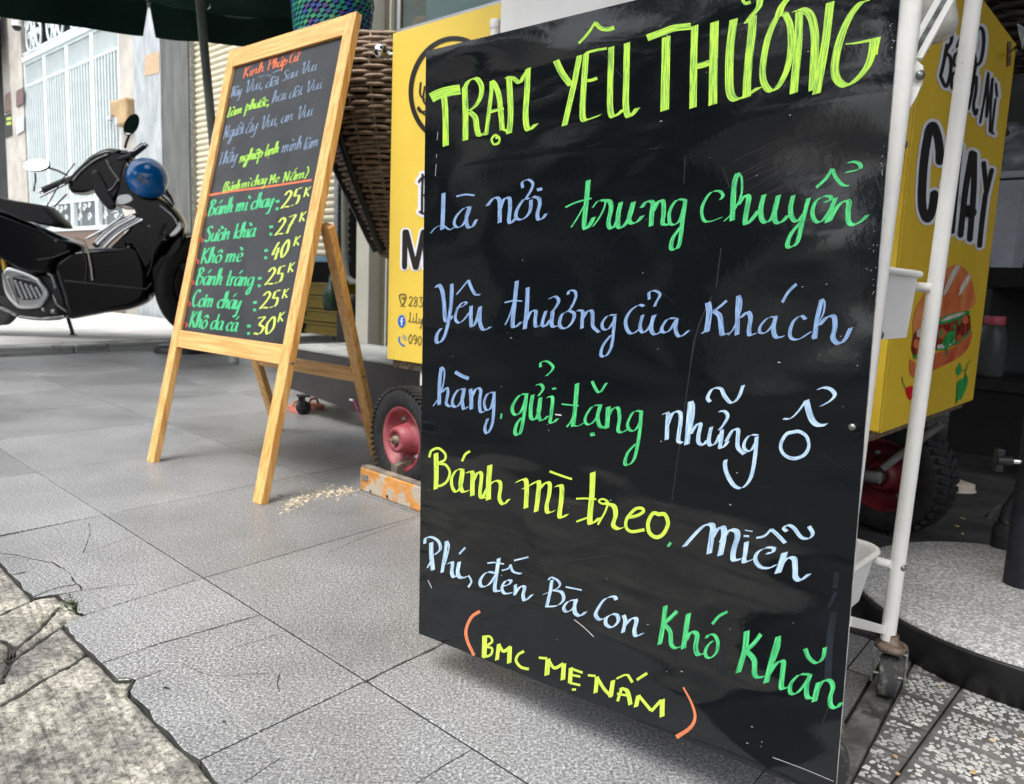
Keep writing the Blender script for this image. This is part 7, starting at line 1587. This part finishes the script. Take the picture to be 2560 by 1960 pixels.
# radiator cover with slats
g_o = .13
slab([(10, 990), (60, 930), (160, 945), (290, 1000), (350, 1060), (405, 1135), (370, 1205), (320, 1260), (170, 1268), (110, 1235), (40, 1140)], g_o, .012, 'radiator_cover', M['steel'])
slab([(100, 1010), (180, 1000), (280, 1050), (330, 1110), (330, 1180), (180, 1195), (130, 1140)], g_o+.013, .003, 'cover_recess', 'matte_black')
for k in range(5):
    mb = MB(); mb.bar(S3(120+k*42, 1035+k*14, g_o+.018), S3(185+k*38, 1190-k*3, g_o+.018), .014, .006, SD, 0, .001); mb.build('slat', M['silver'], sk)
mb = MB(); mb.bar(S3(110, 1000, g_o+.02), S3(290, 1045, g_o+.02), .012, .008, Z, 0, .002); mb.bar(S3(300, 1020, g_o+.02), S3(375, 1130, g_o+.02), .01, .008, Z, 0, .002); mb.bar(S3(60, 1010, g_o+.02), S3(150, 1230, g_o+.02), .014, .008, SD, 0, .002); mb.build('cover_trim', M['chrome'], sk)
mb = MB(); mb.bar(S3(110, 805, .14), S3(225, 905, .14), .035, .012, Z, 0, .003); mb.build('foot_peg', M['galv'], sk)
mb = MB(); mb.tube([S3(30, 850, .12), S3(30, 900, .12), S3(45, 960, .12)], .014, 8); mb.build('brake_line', mat('amber_part', (.5, .30, .03), .4), sk)
# highlights lines of trim
for nm, P, r_ in (('trim_line', [(520, 1040), (850, 1075), (1180, 1108), (1225, 1060)], .006), ('trim_line', [(290, 600), (400, 680), (460, 712)], .004), ('trim_line', [(0, 470), (250, 575), (560, 710)], .004)):
    mb = MB(); mb.tube([S3(x, y, .175) for x, y in P], r_, 6); mb.build(nm, M['dark_plastic'], sk)
mb = MB(); mb.tube([S3(1290, 340, .15), S3(1400, 440, .14)], .007, 6); mb.tube([S3(1330, 300, .1), S3(1405, 425, .1)], .006, 6); mb.build('shield_edge', M['dark_plastic'], sk)
mb = MB(); mb.bar(S3(1340, 575, .165), S3(1275, 700, .165), .03, .01, SD, 0, .003); mb.build('turn_signal', M['dark_plastic'], sk)
mb = MB(); mb.tube([S3(700, 700, .19), S3(850, 620, .19), S3(960, 540, .19), S3(1000, 500, .19)], .008, 8); mb.build('crash_rail', M['chrome'], sk)
mb = MB(); mb.tube([S3(900, 500, .16), S3(930, 480, .17), S3(990, 490, .17), S3(1000, 540, .16)], .006, 8); mb.build('cable_hook', M['chrome'], sk)
mb = MB(); mb.tube([S3(610, 690, .19), S3(680, 720, .19), S3(712, 800, .19), S3(735, 920, .19), S3(748, 1035, .19)], .006, 8); mb.build('hanging_strap', mat('pale_strap', (.42, .38, .32), .6), sk)
mb = MB(); mb.bar(S3(545, 1325, -.1), S3(592, 1480, -.1), .022, .012, SD, 0, .003); mb.bar(S3(560, 1480, -.1), S3(625, 1485, -.1), .02, .008, Z, 0, .003); mb.build('kickstand', M['dark_plastic'], sk)
# handlebars, grips, levers
mb = MB(); mb.tube([S1(360, 1630, -.22), S1(560, 1545, -.12), S1(760, 1460, 0), S1(1120, 1330, .14)], .014, 8); mb.build('handlebar', M['dark_plastic'], sk)
for P, o in ((((1120, 1335), (1235, 1245)), .17), (((365, 1635), (555, 1552)), -.16)):
    mb = MB(); a, b = S1(*P[0], o), S1(*P[1], o); mb.tube([a, b], .021, 14); mb.build('grip', M['matte_black'], sk)
    e = b if P[0][0] > 1000 else a; dd = (b-a).normalized()*(1 if P[0][0] > 1000 else -1); mb = MB(); mb.tube([e, e+dd*.02], .019, 12); mb.build('bar_end', M['chrome'], sk)
mb = MB(); mb.tube([S1(600, 1560, -.1), S1(480, 1620, -.12), S1(340, 1690, -.14)], .008, 6); mb.build('brake_lever', M['chrome'], sk); mb = MB(); mb.tube([S1(1100, 1300, .14), S1(1150, 1290, .2), S1(1225, 1240, .22)], .006, 6); mb.build('brake_lever', M['chrome'], sk)
def mirror(c, rx, ry, ang, o, nm):
    P = []; 
    for k in range(20):
        t = 6.2832*k/20; x, y = math.cos(t)*rx, math.sin(t)*ry; P.append((c[0]+x*math.cos(ang)-y*math.sin(ang), c[1]+x*math.sin(ang)+y*math.cos(ang)))
    mb = MB(); Q = [S1(x, y, o) for x, y in P]; mb.pillow(Q, SN*.014, ((-1, .75), (-.6, .95), (.6, 1), (1, .97))); ob_ = mb.build('mirror', M['gloss_black'], sk)
    cn_ = sum(Q, Vector())/len(Q); g = MB(); g.add([cn_+(q-cn_)*.93+SN*((.040 if nm == 'l' else .020)-(q.z-cn_.z)*(.5 if nm == 'l' else .05)) for q in Q], [list(range(20))]); g.build('mirror_glass', M['mirror'], ob_)
mirror((326, 1420), 112, 55, -.06, -.16, 'l'); mirror((1128, 1070), 60, 100, .45, .17, 'r')
mb = MB(); mb.tube([S1(420, 1440, -.16), S1(500, 1465, -.12), S1(570, 1500, -.08)], .007, 8); mb.tube([S1(300, 1480, -.16), S1(305, 1540, -.16), S1(290, 1640, -.16)], .005, 6); mb.tube([S1(1108, 1155, .17), S1(1085, 1215, .15), S1(1072, 1265, .12)], .008, 8); mb.build('mirror_stem', M['dark_plastic'], sk)
mb = MB(); mb.tube([S1(640, 1400, .06), S1(520, 1560, -.0), S1(440, 1700, .0), S1(380, 1800, 0)], .004, 6); mb.tube([S3(540, 340, .1), S3(480, 400, .1), S3(440, 440, .1)], .005, 6); mb.build('cable', M['dark_plastic'], sk)
# wheels
def swheel(c, R_, ax, nm):
    wo = bpy.data.objects.new('wheel', None); COL.objects.link(wo); wo.parent = sk; wo.location = c-wloc(sk); ax = ax.normalized()
    t = MB(); t.lathe(c, ax, [(R_*.72, .035), (R_*.85, .052), (R_*.96, .045), (R_, .02), (R_, -.02), (R_*.96, -.045), (R_*.85, -.052), (R_*.72, -.035)], 48)
    t.build('tyre', M['rubber'], wo); r = MB(); r.lathe(c, ax, [(R_*.73, .036), (R_*.68, .03), (R_*.66, 0), (R_*.68, -.03), (R_*.73, -.036)], 40); r.lathe(c, ax, [(0, .04), (.04, .04), (.05, .02), (.05, -.02), (0, -.04)], 20)
    sd3 = ax.orthogonal().normalized(); up3 = ax.cross(sd3)
    for k in range(5):
        a = 6.2832*k/5+.3; d = sd3*math.cos(a)+up3*math.sin(a); r.bar(c+d*.04, c+d*R_*.68, .03, .02, ax)
    r.lathe(c, ax, [(0, .012), (R_*.60, .012), (R_*.66, 0), (R_*.60, -.012), (0, -.012)], 32)
    r.build('rim', mat('brown_grey_alloy', (.035, .032, .028), .4, metal=.6), wo)
gz = LZ+.012
fc = S3(1640, 1085, -.06); Rf = (S3(1640, 1085, -.06).z-gz)*.99; swheel(Vector((fc.x, fc.y, gz+Rf)), Rf, (SN*.8+SD*.6), 'f')
rcx = S3(-290, 1085); swheel(Vector((rcx.x, rcx.y, gz+Rf)), Rf, SN, 'r')
mb = MB(); arc = []
for k in range(9):
    a = math.radians(35+k*14); arc.append(Vector((fc.x, fc.y, gz+Rf))+(SD*.8-SN*.6)*math.cos(a)*(Rf+.03)+Z*math.sin(a)*(Rf+.03))
sdv = (SN*.8+SD*.6).normalized()*.055; vs = [p+sdv for p in arc]+[p-sdv for p in arc]; mb.add(vs+[v-Z*.008 for v in vs], [(k, k+1, 9+k+1, 9+k) for k in range(8)]+[(18+k, 19+k, 28+k, 27+k) for k in range(8)], 0, True); mb.build('front_mudguard', M['gloss_black'], sk)
mb = MB(); mb.tube([S3(1330, 780, .06), Vector((fc.x, fc.y, gz+Rf))+SN*.09], .022, 10); mb.tube([S3(1330, 780, -.06), Vector((fc.x, fc.y, gz+Rf))-SN*.09], .022, 10); mb.build('fork', M['dark_plastic'], sk)
# blue helmet hanging at the near grip
hc_ = S3(1190, 192, .24); hr = (S3(1015, 190, .24)-S3(1365, 190, .24)).length/2
M['helmet'] = mat('blue_helmet_shell', (.002, .14, .46), .2, coat=.6, var=.1, vscale=4)
hel = empty('helmet', hc_, 'shiny blue half helmet hanging from the scooter handlebar', 'helmet')
hax = (UP*.85+SN*.5-SD*.12).normalized(); hax = (SN*.75+Z*.35+SD*.1).normalized()
mb = MB(); mb.lathe(hc_-hax*.03, hax, [(hr*.97, -hr*.28), (hr, -.1*hr), (hr, .05*hr)]+[(hr*math.cos(math.radians(a)), hr*.05+hr*.95*math.sin(math.radians(a))) for a in range(12, 91, 13)]+[(0, hr)], 40); mb.build('shell', M['helmet'], hel)
mb = MB(); mb.lathe(hc_-hax*.03, hax, [(hr*.98, -hr*.30), (hr*1.015, -hr*.26), (hr*.99, -hr*.2)], 40); mb.lathe(hc_-hax*.03, hax, [(hr*.92, -hr*.28), (hr*.85, .1*hr), (hr*.5, hr*.6), (0, hr*.8)], 30); mb.build('lining', M['matte_black'], hel)
def hproj(p, z):
    d = ray(p[0], p[1]); o = CAM-(hc_-hax*.03+hax*.05*hr); b_ = o.dot(d); a_ = d.dot(d); disc_ = b_*b_-a_*(o.dot(o)-(hr*.98)**2)
    k = (-b_-math.sqrt(max(disc_, 0)))/a_; return CAM+d*k+(-d.normalized())*(z+.004)
mb = MB(); 
for P in ([(345, 455), (349, 436)], [(352, 436), (354, 452)], [(356, 462), (362, 445)], [(364, 458), (370, 450)]): ribbon(mb, P, 3.0, 'n', hproj, .002)
mb.build('helmet_mark', mat('gold_mark', (.30, .24, .12), .4), hel)
mb = MB(); mb.tube([S3(1330, 290, .2), S3(1380, 360, .16), S3(1405, 425, .15)], .006, 6); mb.tube([S3(1300, 310, .2), S3(1370, 370, .16)], .005, 6); mb.build('strap', M['dark_plastic'], hel)

# ================================================================ ACROSS THE STREET (seen only as reflections)
M['facade_far'] = mat('street_facade', (.50, .47, .43), .8, var=.3, vscale=1); M['facade_win'] = mat('dark_windows', (.012, .012, .014), .3); M['foliage'] = mat('street_tree_leaves', (.03, .06, .02), .8, var=.4, vscale=4); M['bark'] = mat('bark', (.09, .07, .05), .9)
for k, (a0, a1, h_, b_) in enumerate(((-16, -11.2, 3.0, -7.5), (-10, -7.2, 4.6, -7), (-6.2, -3.0, 2.7, -7.4), (-1.6, 4, 4.0, -7))):
    e = empty('street_house', W(a0, b_, 0), ('tall plain house at the far left across the street', 'low wide house across the street left of the tallest', 'tallest narrow house across the street', 'right-hand house across the street')[k], 'house', 'houses across the street')
    mb = MB(); mb.wbox(a0, a1, b_-4, b_, -.02, h_); mb.build('wall', M['facade_far'], e)
    for i in range(3):
        for j in range(1):
            w_ = (a1-a0)/3; mb = MB(); mb.wbox(a0+w_*(i+.2), a0+w_*(i+.8), b_+.01, b_+.05, .05+j*2.6, 2.2+j*2.6); mb.build('window', M['facade_win'], e)
    mb = MB(); mb.wbox(a0, a1, b_+.02, b_+1.2, 2.75, 2.85); mb.build('awning', M['green_cloth'], e)
for k, (a_, b_, h_) in enumerate(((-7.2, -4.5, 3.0), (-2.6, -4.8, 3.4))):
    e = empty('street_tree', W(a_, b_, 0), ('left street tree across the road', 'right street tree across the road')[k], 'tree')
    mb = MB(); mb.tube([W(a_, b_, -.02), W(a_+.1, b_, h_*.5), W(a_-.1, b_+.1, h_*.8)], [.14, .11, .05], 10); mb.build('trunk', M['bark'], e)
    mb = MB(); rr_ = random.Random(k)
    for q in range(2600):
        d = Vector((rr_.gauss(0, 1), rr_.gauss(0, 1), rr_.gauss(0, .7))).normalized()*(rr_.random()**.5)*1.6; c = W(a_, b_, h_*.85)+d; s_ = rr_.uniform(.05, .12)
        u_ = Vector((rr_.gauss(0, 1), rr_.gauss(0, 1), rr_.gauss(0, 1))).normalized()*s_; v_ = u_.orthogonal().normalized()*s_*.6; mb.add([c-u_, c-v_, c+u_, c+v_], [(0, 1, 2, 3)])
    mb.build('crown', M['foliage'], e)
